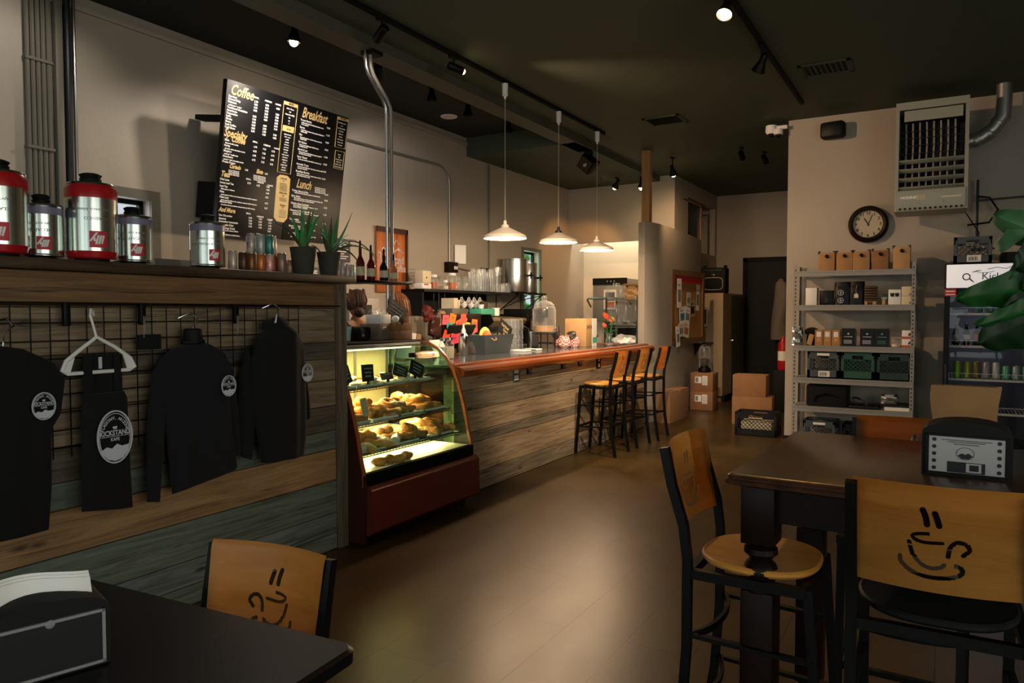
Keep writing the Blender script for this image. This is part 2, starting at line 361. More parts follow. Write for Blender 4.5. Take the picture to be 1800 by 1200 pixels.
    def build(s, name, mats, parent=None, loc=None, rotz=0, ang=35):
        if not isinstance(mats, (list, tuple)): mats = [mats]
        bmesh.ops.recalc_face_normals(s.bm, faces=[f for f in s.bm.faces if len(f.verts) > 0])
        me = bpy.data.meshes.new(name); s.bm.to_mesh(me); s.bm.free()
        for m in mats: me.materials.append(M[m] if isinstance(m, str) else m)
        me.set_sharp_from_angle(angle=math.radians(ang))
        o = bpy.data.objects.new(name, me); C.objects.link(o)
        if parent: o.parent = parent
        if loc is not None: o.location = loc
        if rotz: o.rotation_euler = (0, 0, rotz)
        return o
def tag(o, label, cat, group=None, kind=None):
    if label: o['label'] = label
    if cat: o['category'] = cat
    if group: o['group'] = group
    if kind: o['kind'] = kind
    return o
def thing(name, label, cat, loc=(0, 0, 0), rotz=0, group=None, rot=None):
    o = bpy.data.objects.new(name, None); C.objects.link(o); o.empty_display_size = .05
    o.location = loc; o.rotation_euler = rot if rot else (0, 0, rotz)
    return tag(o, label, cat, group)
def kids(o): return [c for c in C.objects if c.parent == o]
def dup(root, loc, rotz=0, label=None, group=None, parent=None, rot=None, scale=None):
    r = root.copy(); C.objects.link(r)
    if parent: r.parent = parent
    else:
        r.location = loc; r.rotation_euler = rot if rot else (0, 0, rotz)
        if scale: r.scale = scale
        if label: r['label'] = label
        if group: r['group'] = group
    for ch in kids(root): dup(ch, None, parent=r)
    return r
def struct(mb, name, m): return tag(mb.build(name, m), None, None, kind='structure')
def TX(origin, xdir, ydir):
    x = Vector(xdir).normalized(); y = Vector(ydir).normalized(); z = x.cross(y)
    return Matrix.Translation(origin) @ Matrix((x, y, z)).transposed().to_4x4()
def RZ(a): return Matrix.Rotation(a, 4, 'Z')
def TR(*p): return Matrix.Translation(p)
# ================================================================ room shell
XL, YS, YH, YB = -5.44, 8.67, 11.15, 13.62
struct(MB().box(-5.6, 3.6, -2.6, 14.2, -.1, 0), 'floor', 'floor')
struct(MB().box(-3.86, 3.6, -2.6, 14.2, 3.6, 3.7), 'ceiling', 'ceil')
struct(MB().box(-5.6, -4.06, -2.6, 8.09, 3.76, 3.86), 'ceiling_raised', 'ceil2')
struct(MB().box(-5.6, -3.86, 8.09, 14.2, 3.52, 3.86), 'ceiling_back', 'ceil')
struct(MB().box(-4.06, -3.84, -2.6, 8.6, 3.52, 3.85), 'trim_1', mat('beam_paint', '#4c4a3e', .6))
# left wall with two window openings
lw = MB(); w1 = (3.27, 3.60, 1.85, 2.36); w2 = (9.60, 10.10, 1.45, 2.40)
lw.box(XL-.14, XL, -2.6, w1[0], 0, 3.86).box(XL-.14, XL, w1[1], w2[0], 0, 3.86).box(XL-.14, XL, w2[1], 14.2, 0, 3.86)
for w in (w1, w2): lw.box(XL-.14, XL, w[0], w[1], 0, w[2]).box(XL-.14, XL, w[0], w[1], w[3], 3.86)
struct(lw, 'wall_left', 'wall')
def window(idx, w, fr=.055):
    b = MB()
    y0, y1, z0, z1 = w
    for a in ((y0-fr, y1+fr, z1, z1+fr), (y0-fr, y1+fr, z0-fr, z0), (y0-fr, y0, z0, z1), (y1, y1+fr, z0, z1)):
        b.box(XL-.005, XL+.02, *a)
    b.i = 1
    for a in ((y0, y1, z1-.035, z1), (y0, y1, z0, z0+.035), (y0, y0+.035, z0, z1), (y1-.035, y1, z0, z1), (y0, y1, z0+(z1-z0)*.72-.015, z0+(z1-z0)*.72+.015)):
        b.box(XL-.13, XL-.09, *a)
    o = struct(b, 'window_%d' % idx, ['trimgrey', 'blackm'])
    g = MB().box(XL-.115, XL-.11, y0, y1, z0, z1).build('pane', 'pane', o)
window(1, w1, .075); window(2, w2, .05)
# wall behind the shelves, its end and the return
struct(MB().box(-1.52, 3.6, YS, YS+.16, 0, 3.6), 'wall_right', 'wall')
struct(MB().box(-1.52, -1.36, YS+.16, 13.6, 0, 3.6), 'wall_hall', 'wall')
ws = MB().box(3.5, 3.6, -2.6, 8.9, 0, .5).box(3.5, 3.6, -2.6, 8.9, 2.85, 3.6).box(3.5, 3.6, 2.9, 8.9, .5, 2.85)
for y in (-2.6, -1.0, .8, 2.7): ws.box(3.5, 3.6, y, y+.22, .5, 2.85)
struct(ws, 'wall_side', 'wall')
struct(MB().box(3.54, 3.55, -2.6, 2.9, .5, 2.85), 'window_4', 'pane')  # unseen side glazing, added to let daylight onto the planks and tins
# front wall with shop windows behind the viewpoint
fwm = MB()
fwm.box(-5.6, 3.6, -2.7, -2.58, 0, .5).box(-5.6, 3.6, -2.7, -2.58, 2.9, 3.86)
for x in (-5.6, -4.4, -2.5, -.7, 1.2, 3.35): fwm.box(x, x+.25, -2.7, -2.58, .5, 2.9)
struct(fwm, 'wall_front', 'wall')
struct(MB().box(-5.6, 3.6, -2.66, -2.65, .5, 2.9), 'window_3', 'pane')
# header wall at the back of the bar, opening into the kitchen
hd = MB().box(XL, -3.62, YH, YH+.12, 2.62, 3.6).box(-4.0, -3.62, YH, YH+.12, 0, 2.62)
struct(hd, 'wall_header', 'wall')
struct(MB().box(XL, -3.72, 11.75, 11.85, 0, 3.6), 'wall_kitchen', 'wall_cream')
# back wall with a loft opening beside it
struct(MB().box(-3.66, -1.3, YB, YB+.1, 0, 3.6), 'wall_back', 'wall')
lf = MB().box(-3.72, -3.62, YH+.12, YB, 0, 2.5).box(-3.72, -3.62, YH+.12, YB, 3.35, 3.6).box(-3.72, -3.62, YB-.12, YB, 2.5, 3.35).box(-3.72, -3.62, YH+.12, 11.85, 2.5, 3.35)
struct(lf, 'wall_loft', 'wall')
# curved partition
cp = [(-3.52, 9.33), (-3.42, 9.30), (-3.36, 9.40), (-3.33, 9.65), (-3.335, 10.0), (-3.36, 10.6), (-3.40, 11.2), (-3.45, 11.8), (-3.5, 12.2)]
cv = MB(); ins = [(x-.12, y) for x, y in cp]
ins[0] = (-3.53, 9.36)
poly = cp + list(reversed([(-3.54, 9.42), (-3.48, 9.7), (-3.49, 10.6), (-3.53, 11.2), (-3.58, 11.8), (-3.62, 12.2)]))
cv.prism(poly, 'z', 0, 2.67)
struct(cv, 'wall_curved', 'wall')
struct(MB().box(-3.47, -3.36, 9.3, 9.4, 2.67, 3.6), 'trim_2', 'postwood')
# tall closet built beside the back door
cl = MB().box(-3.5, -3.1, 12.1, YB, .1, 1.79).box(-3.5, -3.13, 12.13, YB, 0, .1)
co = struct(cl, 'wall_closet', 'closet')
b = MB().box(-3.1, -3.085, 12.62, 13.5, .13, 1.75).build('closet_door', M['trimgrey'], co)
MB().tube([(-3.085, 12.55, 1.0), (-3.05, 12.55, 1.0), (-3.04, 12.7, 1.0)], .009).build('door_handle', 'steel', co)
# black back door
dr = MB().box(-3.05, -1.56, YB-.06, YB-.01, 0, 2.38); dr.i = 1
dr.box(-3.12, -3.05, YB-.09, YB, 0, 2.45).box(-3.12, -1.52, YB-.09, YB, 2.38, 2.45)
do = struct(dr, 'door_1', ['doorb', 'blackm'])
struct(MB().box(-3.1, -3.06, 12.1, 13.6, 0, .1), 'baseboard_closet', 'blackm')
struct(MB().box(-1.53, -1.515, YS, YS+.16, 0, .09).box(-1.52, 3.5, YS-.012, YS, 0, .09), 'baseboard_right', 'blackm')
# leafy yard and pale sky seen through the back window
# half-height plank partition with the clothes rail (X = front face)
XP = -3.25
def planks(x, rows, y0, y1, mats, seed=1, th=.022, gap=.004, splits=None):
    b = MB(); r = random.Random(seed)
    for k, (z0, z1, mi) in enumerate(rows):
        b.i = mi; ys = [y0] + (splits or {}).get(k, []) + [y1]
        for a, c in zip(ys[:-1], ys[1:]):
            off = r.uniform(-.002, .002)
            b.box(x-th+off, x+off, a+.001, c-.001, z0+gap/2, z1-gap/2, .0025, 1)
    return b
pm = ['pl_greencast', 'pl_orange', 'pl_grey', 'pl_brown', 'pl_tan', 'pl_dark', 'pl_top']
rows = [(0, .10, 0), (.10, .228, 2), (.228, .43, 0), (.43, .628, 1), (.628, .747, 0), (.747, .90, 5), (.90, 1.06, 3), (1.06, 1.19, 3), (1.19, 1.295, 5), (1.295, 1.50, 3), (1.50, 1.655, 6)]
part = thing('plank_partition', 'half-height partition clad in mixed weathered planks behind the hanging shirts', 'partition', (0, 0, 0))
for q, (z0, z1, mi) in enumerate(rows):
    pb = planks(XP, [(z0, z1, 0)], -1.2, 3.37, pm, seed=q, splits={0: [1.1] if q % 2 else []})
    pb.build('plank', [pm[mi]], part)
MB().box(XP-.16, XP-.024, -1.2, 3.38, 0, 1.655).build('core', 'pl_dark', part)
MB().box(XP-.17, XP+.025, 3.375, 3.45, 0, 1.655, .004).build('end_post', 'pl_post', part)
MB().box(XP-.42, XP+.06, -1.2, 3.50, 1.657, 1.702, .006).build('ledge', 'ledge', part)
MB().box(XP-.3, XP-.17, 1.0, 1.04, 1.5, 1.657).box(XP-.3, XP-.17, 3.2, 3.24, 1.5, 1.657).build('bracket', 'black', part)
# bar
bar = thing('coffee_bar', 'long coffee bar clad in reclaimed planks with a glossy honey wood edge', 'bar counter')
bx = -3.3
brow = [(0, .155, 3), (.155, .41, 4), (.41, .50, 3), (.50, .68, 4), (.68, .85, 3), (.85, .985, 4)]
for q, (z0, z1, mi) in enumerate(brow):
    planks(bx, [(z0, z1, 0)], 4.72, 9.0, pm, seed=q+20, splits={0: [[7.1], [], [6.4], [], [7.9], [6.95]][q]}).build('plank', [pm[mi]], bar)
MB().box(-3.42, bx-.024, 4.75, 8.98, 0, .985).box(-4.0, -3.42, 8.9, 8.98, 0, .985).build('core', 'pl_dark', bar)
MB().box(-4.25, -3.34, 4.68, 9.02, .985, 1.04).build('underside_board', 'espresso', bar)
MB().box(-4.25, -3.36, 4.72, 9.0, 1.04, 1.058).build('countertop', 'concbar', bar)
eb = MB()
prof = [(-3.36, 1.04), (-3.36, 1.066), (-3.345, 1.073), (-3.31, 1.073), (-3.29, 1.064), (-3.285, 1.052), (-3.25, 1.05), (-3.215, 1.04), (-3.2, 1.02), (-3.2, .995), (-3.215, .972), (-3.25, .966), (-3.34, .966), (-3.34, 1.04)]
rr = [eb.ring([(x, y, z) for x, z in prof]) for y in (4.72, 9.1)]
eb.bridge(rr)
eb.box(-4.25, -3.3, 8.98, 9.1, .966, 1.066, .01)
eb.build('bar_edge', 'barwood', bar)
struct(MB().box(-5.6, -3.62, 13.72, 13.82, 0, 3.86), 'wall_rear', 'wall')
struct(MB().box(-1.36, 3.6, 8.83, 8.9, 0, 3.86), 'wall_outer', 'wall')
struct(MB().box(-4.9, -3.72, 11.85, 13.6, 2.4, 2.5), 'floor_loft', 'blackm')
# ================================================================ cup-cut chairs and stools
CUP = [([(-.036, .201), (-.030, .184), (-.027, .166)], .0068), ([(-.011, .195), (-.006, .180), (-.002, .166)], .0068),
       ([(-.025, .144), (-.046, .141), (-.057, .135), (-.051, .127), (-.031, .122), (.006, .125)], .0042),
       ([(-.064, .119), (-.058, .094), (-.047, .076), (-.034, .065), (-.016, .0605), (.002, .065), (.010, .072)], .0050),
       ([(.018, .094), (.022, .117), (.036, .131), (.053, .128), (.061, .117), (.056, .108), (.049, .101)], .0052),
       ([(-.084, .080), (-.082, .066), (-.062, .048), (-.028, .038), (.012, .040), (.042, .051), (.049, .065), (.035, .074)], .0052)]
def _smooth(P, n=5):
    out = []
    for i in range(len(P)-1):
        a, b, c, d = P[max(i-1, 0)], P[i], P[i+1], P[min(i+2, len(P)-1)]
        for q in range(n):
            t = q/n; out.append(tuple(.5*(2*b[k]+(c[k]-a[k])*t+(2*a[k]-5*b[k]+4*c[k]-d[k])*t*t+(3*b[k]-a[k]-3*c[k]+d[k])*t**3) for k in (0, 1)))
    return out+[P[-1]]
CUP = [(_smooth(p), r) for p, r in CUP]
def cup_sdf(u, v):
    d = 9
    for pts, r in CUP:
        for (ax, ay), (bx, by) in zip(pts[:-1], pts[1:]):
            ex, ey = bx-ax, by-ay; t = max(0, min(1, ((u-ax)*ex+(v-ay)*ey)/(ex*ex+ey*ey)))
            d = min(d, math.hypot(u-ax-ex*t, v-ay-ey*t)-r)
    return d
def back_panel(w=.37, h=.262, cell=.0032, z0=.83, y0=-.205, rake=-.045, bow=.03, th=.011):
    bm = bmesh.new(); nu = int(w/cell); nv = int(h/cell); V = {}
    sd = {}
    for i in range(nu+1):
        for j in range(nv+1):
            u = -w/2+w*i/nu; v = h*j/nv
            if abs(u) < .11 and .02 < v < .22:
                d = cup_sdf(u, v)
                if abs(d) < cell*.6:
                    e = 5e-4; gx = (cup_sdf(u+e, v)-d)/e; gy = (cup_sdf(u, v+e)-d)/e; g = math.hypot(gx, gy) or 1
                    u -= d*gx/g; v -= d*gy/g
            taper = 1+.06*(v/h-1)          # slightly narrower at the bottom
            x = u*taper; y = y0+rake*(v/h)+bow*(1-(u/(w/2))**2)*-1+bow-.012*max(0, (v/h-.9)*10)**2*.5
            V[i, j] = (bm.verts.new((x, y, z0+v)), u, v)
    for i in range(nu):
        for j in range(nv):
            q = [V[i, j], V[i+1, j], V[i+1, j+1], V[i, j+1]]
            cu = sum(a[1] for a in q)/4; cv_ = sum(a[2] for a in q)/4
            if abs(cu) < .1 and .025 < cv_ < .215 and cup_sdf(cu, cv_) < 0: continue
            bm.faces.new([a[0] for a in q])
    for v in [v for v in bm.verts if not v.link_faces]: bm.verts.remove(v)
    bmesh.ops.solidify(bm, geom=bm.faces[:], thickness=th)
    b = MB(); b.bm.free(); b.bm = bm
    for f in bm.faces: f.smooth = True
    return b
def seat_mb(z, mi='maple2'):
    pts = []
    for k in range(40):
        a = 2*PI*k/40; c, s_ = math.cos(a), math.sin(a)
        x = .182*abs(c)**.75*(1 if c > 0 else -1); y = .172*abs(s_)**(.9 if s_ > 0 else .75)*(1 if s_ > 0 else -1)
        x *= 1-.12*max(0, -s_)
        pts.append((x, y+.01))
    b = MB(); rings = []
    for sc, zz in ((.96, z-.022), (1, z-.014), (1, z-.005), (.97, z), (.8, z-.002), (.4, z-.007)):
        rings.append(b.ring([(x*sc, y*sc, zz) for x, y in pts]))
    return b.bridge(rings)
def make_seat(name, label, cat, H, top, group=None):
    """H seat height; tall version has foot rings"""
    t = thing(name, label, cat, group=group)
    sc = top-.262
    seat_mb(H).build('seat', 'maple2', t)
    back_panel(z0=sc).build('backrest', 'maple', t)
    fz = .06*H/.74
    for sx in (-1, 1):
        x = sx*.187
        MB().bar([(x, -.165-fz*.9, .012), (x, -.165-fz*.25, H*.35), (x, -.165, H*.65), (x, -.165, H), (x, -.178, H+.1), (x, -.215, top-.12), (x, -.238, top-.012)], .026, .026).build('leg', 'black', t)
        MB().bar([(x*.94, .225, .012), (x*.94, .195, H*.5), (x*.94, .17, H-.03)], .025, .025).build('leg', 'black', t)
        MB().bar([(x, -.165-fz*.9, .0), (x, -.165-fz*.9, .013)], .029, .029).build('foot_cap', 'gun', t)
        MB().bar([(x*.94, .2255, .0), (x*.94, .2255, .013)], .029, .029).build('foot_cap', 'gun', t)
    fr = MB(); y0, y1 = -.16, .165
    fr.box(-.19, .19, y0-.012, y0+.012, H-.055, H-.027).box(-.182, .182, y1-.012, y1+.012, H-.055, H-.027)
    for sx in (-1, 1): fr.box(sx*.182-.012, sx*.182+.012, y0, y1, H-.055, H-.027)
    fr.build('seat_frame', 'black', t)
    zs = (.30, .52) if H > .6 else (.2,)
    for z in zs:
        s_ = MB(); k = z/H; yf = .222-.05*k; yb = -.165-fz*.9*(1-k)**1.5
        for sx in (-1, 1): s_.bar([(sx*.185, yb, z), (sx*.18, yf, z-.01)], .012, .022, (0, 0, 1))
        if z != .52: s_.bar([(-.178, yf, z-.01), (.178, yf, z-.01)], .022, .018, (0, 1, 0))
        arc = [(.19*math.cos(a), yb-.0+.07*math.sin(a), z) for a in [PI*q/10 for q in range(11)]]
        s_.bar(arc, .022, .012, (0, 0, 1))
        s_.build('foot_rail' if z == zs[0] else 'stretcher', 'black', t)
    return t
st = make_seat('bar_stool', 'bar stool with cup cut-out at the bar, the nearest of the three at the bar', 'stool', .745, 1.085, 'cup-back stools')
st.location = (-3.06, 7.09, 0); st.rotation_euler = (0, 0, PI/2)
dup(st, (-3.04, 7.68, 0), PI/2-.02, 'bar stool with cup cut-out at the bar, the middle of the three at the bar')
dup(st, (-3.01, 8.24, 0), PI/2+.03, 'bar stool at the bar, the farthest of three, beside the curved wall')
dup(st, (-.475, 2.31, 0), -PI/2-.0, 'tall black stool with amber seat pushed under the left side of the walnut table')
fs = dup(st, (.0, 2.165, 0), .02, 'tall stool in front of the walnut table, its coffee cup cut-out facing the viewer')
for c in kids(fs):
    if c.name.startswith('seat') and 'frame' not in c.name:
        c.data = c.data.copy(); c.data.materials[0] = M['blackm']; c['label'] = 'black seat'
dup(st, (-.1, 2.86, 0), PI-.03, 'tall stool at the far side of the walnut table, only its amber back showing')
ch = make_seat('dining_chair', 'low chair with amber cup cut-out back behind the black table at lower left', 'chair', .45, .865)
ch.location = (-1.48, 1.09, 0); ch.rotation_euler = (0, 0, PI+.14)
# ---------------------------------------------------------------- tables
def turned_leg(z1):
    b = MB(); h = .047
    b.box(-h, h, -h, h, z1-.17, z1, .004)
    b.lathe([(.030, z1-.175), (.046, z1-.185), (.048, z1-.2), (.034, z1-.213), (.03, z1-.219), (.043, z1-.232), (.05, z1-.25), (.048, z1-.268), (.036, z1-.283), (.032, z1-.287), (.044, z1-.292), (.05, z1-.298), (.05, z1-.31), (.03, z1-.312)][::-1], n=28)
    b.box(-h, h, -h, h, .09, z1-.305, .008); b.lathe([(.028, 0), (.04, .03), (.045, .09)], n=20)
    return b
wt = thing('walnut_table', 'tall dark walnut table with turned legs at the lower right', 'table', (.22, 2.52, 0), -.045)
tz = 1.02
tb = MB()
rr = []
for off, z in ((-.012, tz-.034), (0, tz-.028), (.002, tz-.018), (-.006, tz-.014), (-.004, tz-.006), (-.012, tz)):
    a, c = .73+off, .455+off; r0 = .02; pts = []
    for cx, cy, a0 in ((a-r0, c-r0, 0), (-a+r0, c-r0, 90), (-a+r0, -c+r0, 180), (a-r0, -c+r0, 270)):
        for q in range(5):
            an = math.radians(a0+q*22.5); pts.append((cx+r0*math.cos(an), cy+r0*math.sin(an), z))
    rr.append(tb.ring(pts))
tb.bridge(rr); tb.build('tabletop', 'tabletop', wt)
ap = MB()
for s_ in (-1, 1): ap.box(-.64, .64, s_*.375-.012, s_*.375+.012, tz-.14, tz-.034).box(s_*.65-.012, s_*.65+.012, -.37, .37, tz-.14, tz-.034)
ap.build('apron', 'espresso', wt)
for sx in (-1, 1):
    for sy in (-1, 1): turned_leg(tz-.034).push(TR(0, 0, 0)).build('leg', 'espresso', wt, (sx*.645, sy*.372, 0))
bt = thing('black_table', 'low black-topped dining table filling the lower left corner', 'table', (-1.53, .765, 0), .075)
b2 = MB(); rr = []
for off, z in ((-.008, .712), (0, .718), (0, .742), (-.008, .75)):
    a, c = .47+off, .40+off; r0 = .035; pts = []
    for cx, cy, a0 in ((a-r0, c-r0, 0), (-a+r0, c-r0, 90), (-a+r0, -c+r0, 180), (a-r0, -c+r0, 270)):
        for q in range(7):
            an = math.radians(a0+q*15); pts.append((cx+r0*math.cos(an), cy+r0*math.sin(an), z))
    rr.append(b2.ring(pts))
b2.bridge(rr).build('tabletop', 'blacktop', bt)
MB().cyl((0, 0, .03), (0, 0, .70), .04, 20).build('pedestal', 'black', bt)
MB().box(-.28, .28, -.03, .03, 0, .035, .01).box(-.03, .03, -.28, .28, 0, .035, .01).build('base', 'black', bt)
MB().box(-.2, .2, -.2, .2, .69, .712).build('mounting_plate', 'black', bt)
# ---------------------------------------------------------------- napkin dispensers
def dispenser(name, label, loc, rz, poster):
    t = thing(name, label, 'napkin dispenser', loc, rz)
    b = MB(); w = .108
    # arched body: profile across x, extruded along y, front at -y
    pr_ = [(-w, .0), (w, .0), (w, .12)]+[(w*math.cos(a), .12+.034*math.sin(a)) for a in [PI*q/12 for q in range(1, 12)]]+[(-w, .12)]
    b.prism(pr_, 'y', -.06, .07)
    b.build('body', 'blackm', t)
    fr = MB()
    for a in ((-.098, .098, .112, .118), (-.098, .098, .006, .012), (-.098, -.092, .006, .118), (.092, .098, .006, .118)): fr.box(a[0], a[1], -.066, -.06, a[2], a[3])
    fr.build('sign_frame', 'gray' if not poster else 'blackm', t)
    if poster:
        p = MB().box(-.09, .09, -.0635, -.061, .012, .112)
        p.i = 1
        for s_ in (-1, 1):
            for k in range(5): p.push(TR(s_*.077, -.0638, .022+k*.02)); p.cyl((0, 0, 0), (0, -.0004, 0), .0055, 12); p.pop()
        p.push(TR(-.002, -.0638, .067))
        p.tube([(.021*math.cos(a), 0, .017*math.sin(a)) for a in [2*PI*q/24 for q in range(24)]], .0008, 4, True)
        p.prism([(-.018, -.006), (-.008, .001), (0, -.003), (.007, .002), (.018, -.006), (.008, -.015), (-.008, -.015)], 'y', -.0004, 0); p.pop()
        p.box(-.045, .045, -.064, -.0634, .013, .043)
        p.i = 0; p.box(.0, .036, -.0644, -.0638, .016, .041); p.i = 1; p.box(.008, .03, -.0648, -.0642, .02, .037)
        for z, ww in ((.102, .06), (.097, .045), (.091, .03)): p.box(-ww, ww, -.064, -.0634, z, z+.0018)
        p.build('notice', ['notice', 'gun'], t)
    else:
        MB().box(-.092, .092, -.0625, -.0605, .012, .112).build('sign_pane', 'board', t)
        MB().ball((0, -.064, .111), .009, 12, 6, (1, .25, 1)).build('thumb_notch', 'gray', t)
    if not poster:
        def fold(k):
            return lambda u, v: (-.085+.17*u, .0+.006*k+.016*math.sin(u*5)+.02*v, .135+.05*v*(1-.3*(u-.2)**2)+.005*k)
        for k in range(-1, 2): MB().grid(fold(k), 12, 5).build('napkin', 'white', t)
    return t
dispenser('napkin_dispenser', 'black napkin dispenser with a white notice, on the walnut table', (.065, 2.44, tz), -.02, True)
d2 = dispenser('napkin_dispenser', 'black napkin dispenser with white napkins sticking up, on the black table', (-1.575, .79, .75), PI/2-.3, False)
# kraft paper bag standing on the far end of the walnut table
def bag(name, label, loc, w, d, h, rz, m='bagkraft', cat='paper bag', group=None):
    b = MB(); n = 6
    def cor(x, y, z): return (x+.006*math.sin(31*z+9*x), y+.006*math.sin(17*z+5*x), z)
    rings = []
    for k in range(n+1):
        z = h*k/n; t_ = 1-.55*max(0, k/n-.55)/.45
        p = [(-w/2, -d/2*t_), (-w/6, -d/2*t_-.004*(k % 2)), (w/6, -d/2*t_), (w/2, -d/2*t_), (w/2-.018*(k/n), 0), (w/2, d/2*t_), (0, d/2*t_), (-w/2, d/2*t_), (-w/2+.018*(k/n), 0)]
        rings.append(b.ring([cor(x, y, z) for x, y in p]))
    b.bridge(rings)
    o = b.build(name, m, None, loc, rz, 15); return tag(o, label, cat, group)
bag('paper_bag', 'plain kraft paper bag standing on the walnut table behind the notice dispenser', (.07, 2.86, tz), .19, .1, .215, -.04)
# ================================================================ ceiling: tracks, lamps, pendants, vents
def track(label, x, y0, y1, z, label_only=False):
    b = MB().box(-.018, .018, y0, y1, -.03, 0)
    b.box(-.012, -.006, y0+.01, y1-.01, -.034, -.03).box(.006, .012, y0+.01, y1-.01, -.034, -.03)
    o = b.build('light_track', 'blackm', None, (x, 0, z)); return tag(o, label, 'light track')
track('black ceiling track running over the bar and carrying the three pendants', -3.5, 1.2, 8.12, 3.6)
track('black ceiling track on the right side of the room ceiling', -1.27, 2.5, 7.95, 3.6)
def spot(label, loc, aim, kind='can', lit='bulb', power=0, col='#ffb46a', angle=70, stem=.12, group=None):
    """track head: stem, housing, lamp face, and the lamp's own light"""
    t = thing('track_spotlight', label, 'spotlight', loc, 0, group)
    MB().box(-.02, .02, -.045, .045, -.05, -.03).cyl((0, 0, -.03), (0, 0, -stem), .008, 8).build('stem', 'blackm', t)
    d = (Vector(aim)-(Vector(loc)+Vector((0, 0, -stem)))).normalized()
    Q = TR(0, 0, -stem) @ d.to_track_quat('Z', 'Y').to_matrix().to_4x4()
    h = MB(Q)
    if kind == 'can': pf = [(.03, -.05), (.036, -.045), (.037, .08), (.034, .085), (.031, .083), (.031, .06)]
    else: pf = [(.02, -.07), (.026, -.06), (.028, -.005), (.034, .01), (.052, .055), (.055, .07), (.05, .07), (.045, .05)]
    h.lathe(pf, n=20, cap1=False).build('housing', 'black', t)
    zf = .062 if kind == 'can' else .05
    r_ = .030 if kind == 'can' else .044
    MB(Q).lathe([(.002, zf+.001), (r_, zf), (r_, zf-.004), (.002, zf-.004)], n=20).build('lamp_face', lit, t)
    if lit in ('bulb', 'bulbcold'): MB(Q).ball((0, 0, zf+(.015 if kind == 'can' else .02)), .026 if kind == 'can' else .034, 14, 8).build('bulb', lit, t)
    if power:
        p = Vector(loc)+Vector((0, 0, -stem))+d*.11
        light('spot_light', 'SPOT', p, power, col, .03, target=aim, angle=angle, blend=.6)
    return t
spot('black track spotlight above the menu end of the bar, tilted at the menu', (-3.5, 4.13, 3.6), (-5.1, 4.6, 2.6), 'can', 'bulbdim', 40, '#ffe6cc', angle=80)
spot('lit track spotlight over the bar, left of the nearest pendant', (-3.5, 5.02, 3.6), (-.75, 8.6, 2.15), 'can', 'bulb', 280, '#ffd0a4', angle=62)
spot('lit spotlight on the right-hand track, nearest at the top edge', (-1.27, 4.95, 3.6), (-1.5, 2.9, 0), 'bell', 'bulb', 60, '#ffc070', angle=64)
spot('added unseen spotlight on the right-hand track brightening the bar planks', (-1.27, 3.5, 3.6), (-3.15, 7.1, .85), 'bell', 'bulb', 620, '#ffe8cc', angle=52)  # out-of-view head added to brighten the bar planks and stools
spot('black spotlight seen from behind, hanging on the right-hand track', (-1.27, 6.05, 3.6), (-2.95, 7.7, .8), 'bell', 'bulbdim', 330, '#ffe6c8', angle=56, stem=.16)
spot('small lit spotlight by the back corner over the bar, left of the pair', (-4.25, 10.35, 3.52), (-5.3, 10.9, 2.0), 'bell', 'bulb', 55, angle=80)
spot('lit bell spotlight on the back beam above the kitchen opening', (-3.92, 10.5, 3.52), (-4.1, 10.7, 1.5), 'bell', 'bulb', 35, angle=80, stem=.12)
spot('bright spotlight right of the bare wood post', (-3.2, 9.75, 3.6), (-3.25, 11.2, 1.6), 'bell', 'bulb', 110, '#ffd0a0', angle=120, stem=.2)
spot('dark spotlight on the rear ceiling in front of the hall, left one', (-2.25, 9.6, 3.6), (-2.0, 9.2, 2.9), 'can', 'blackm')
spot('dark spotlight on the rear ceiling in front of the hall, right one', (-2.05, 10.0, 3.6), (-1.7, 9.6, 2.9), 'can', 'blackm')
# lamps under the raised black ceiling behind the beam
spot('lit amber bell lamp under the raised ceiling above the menu', (-4.42, 4.17, 3.76), (-4.75, 4.2, 1.0), 'bell', 'bulb', 85, '#fff0e0', angle=150, stem=.1)
spot('added unseen bell lamp brightening the left wall above the coffee tins', (-4.42, 2.7, 3.76), (-5.4, 2.4, 2.3), 'bell', 'bulbdim', 24, '#fff4e8', angle=130, stem=.1)  # out-of-view lamp added to brighten the left wall
spot('added unseen bell lamp brightening the left wall at the shop front end', (-4.42, 1.2, 3.76), (-5.4, 1.0, 2.3), 'bell', 'bulbdim', 18, '#fff4e8', angle=130, stem=.1)  # second out-of-view lamp added as wash for the left wall
spot('cold white lit lamp under the raised ceiling beside the bent pipe', (-4.45, 5.2, 3.76), (-5.38, 6.6, 2.4), 'can', 'bulbcold', 60, '#f0e6e0', 80, stem=.1)
spot('dark bell lamp under the raised ceiling, left of two', (-4.45, 6.0, 3.76), (-4.5, 6.05, 1), 'bell', 'blackm', stem=.1)
spot('dark bell lamp under the raised ceiling, right of two', (-4.45, 6.65, 3.76), (-4.6, 6.8, 1), 'bell', 'blackm', stem=.1)
spot('dark lamp under the raised ceiling close to the soffit', (-4.45, 7.5, 3.76), (-4.5, 7.6, 1), 'bell', 'blackm', stem=.1)
o = MB().lathe([(.002, -.012), (.09, -.012), (.1, -.004), (.1, 0)], n=28).build('speaker_disc', 'white', None, (-5.02, 7.1, 3.76)); tag(o, 'round white disc set in the raised black ceiling', 'ceiling disc')
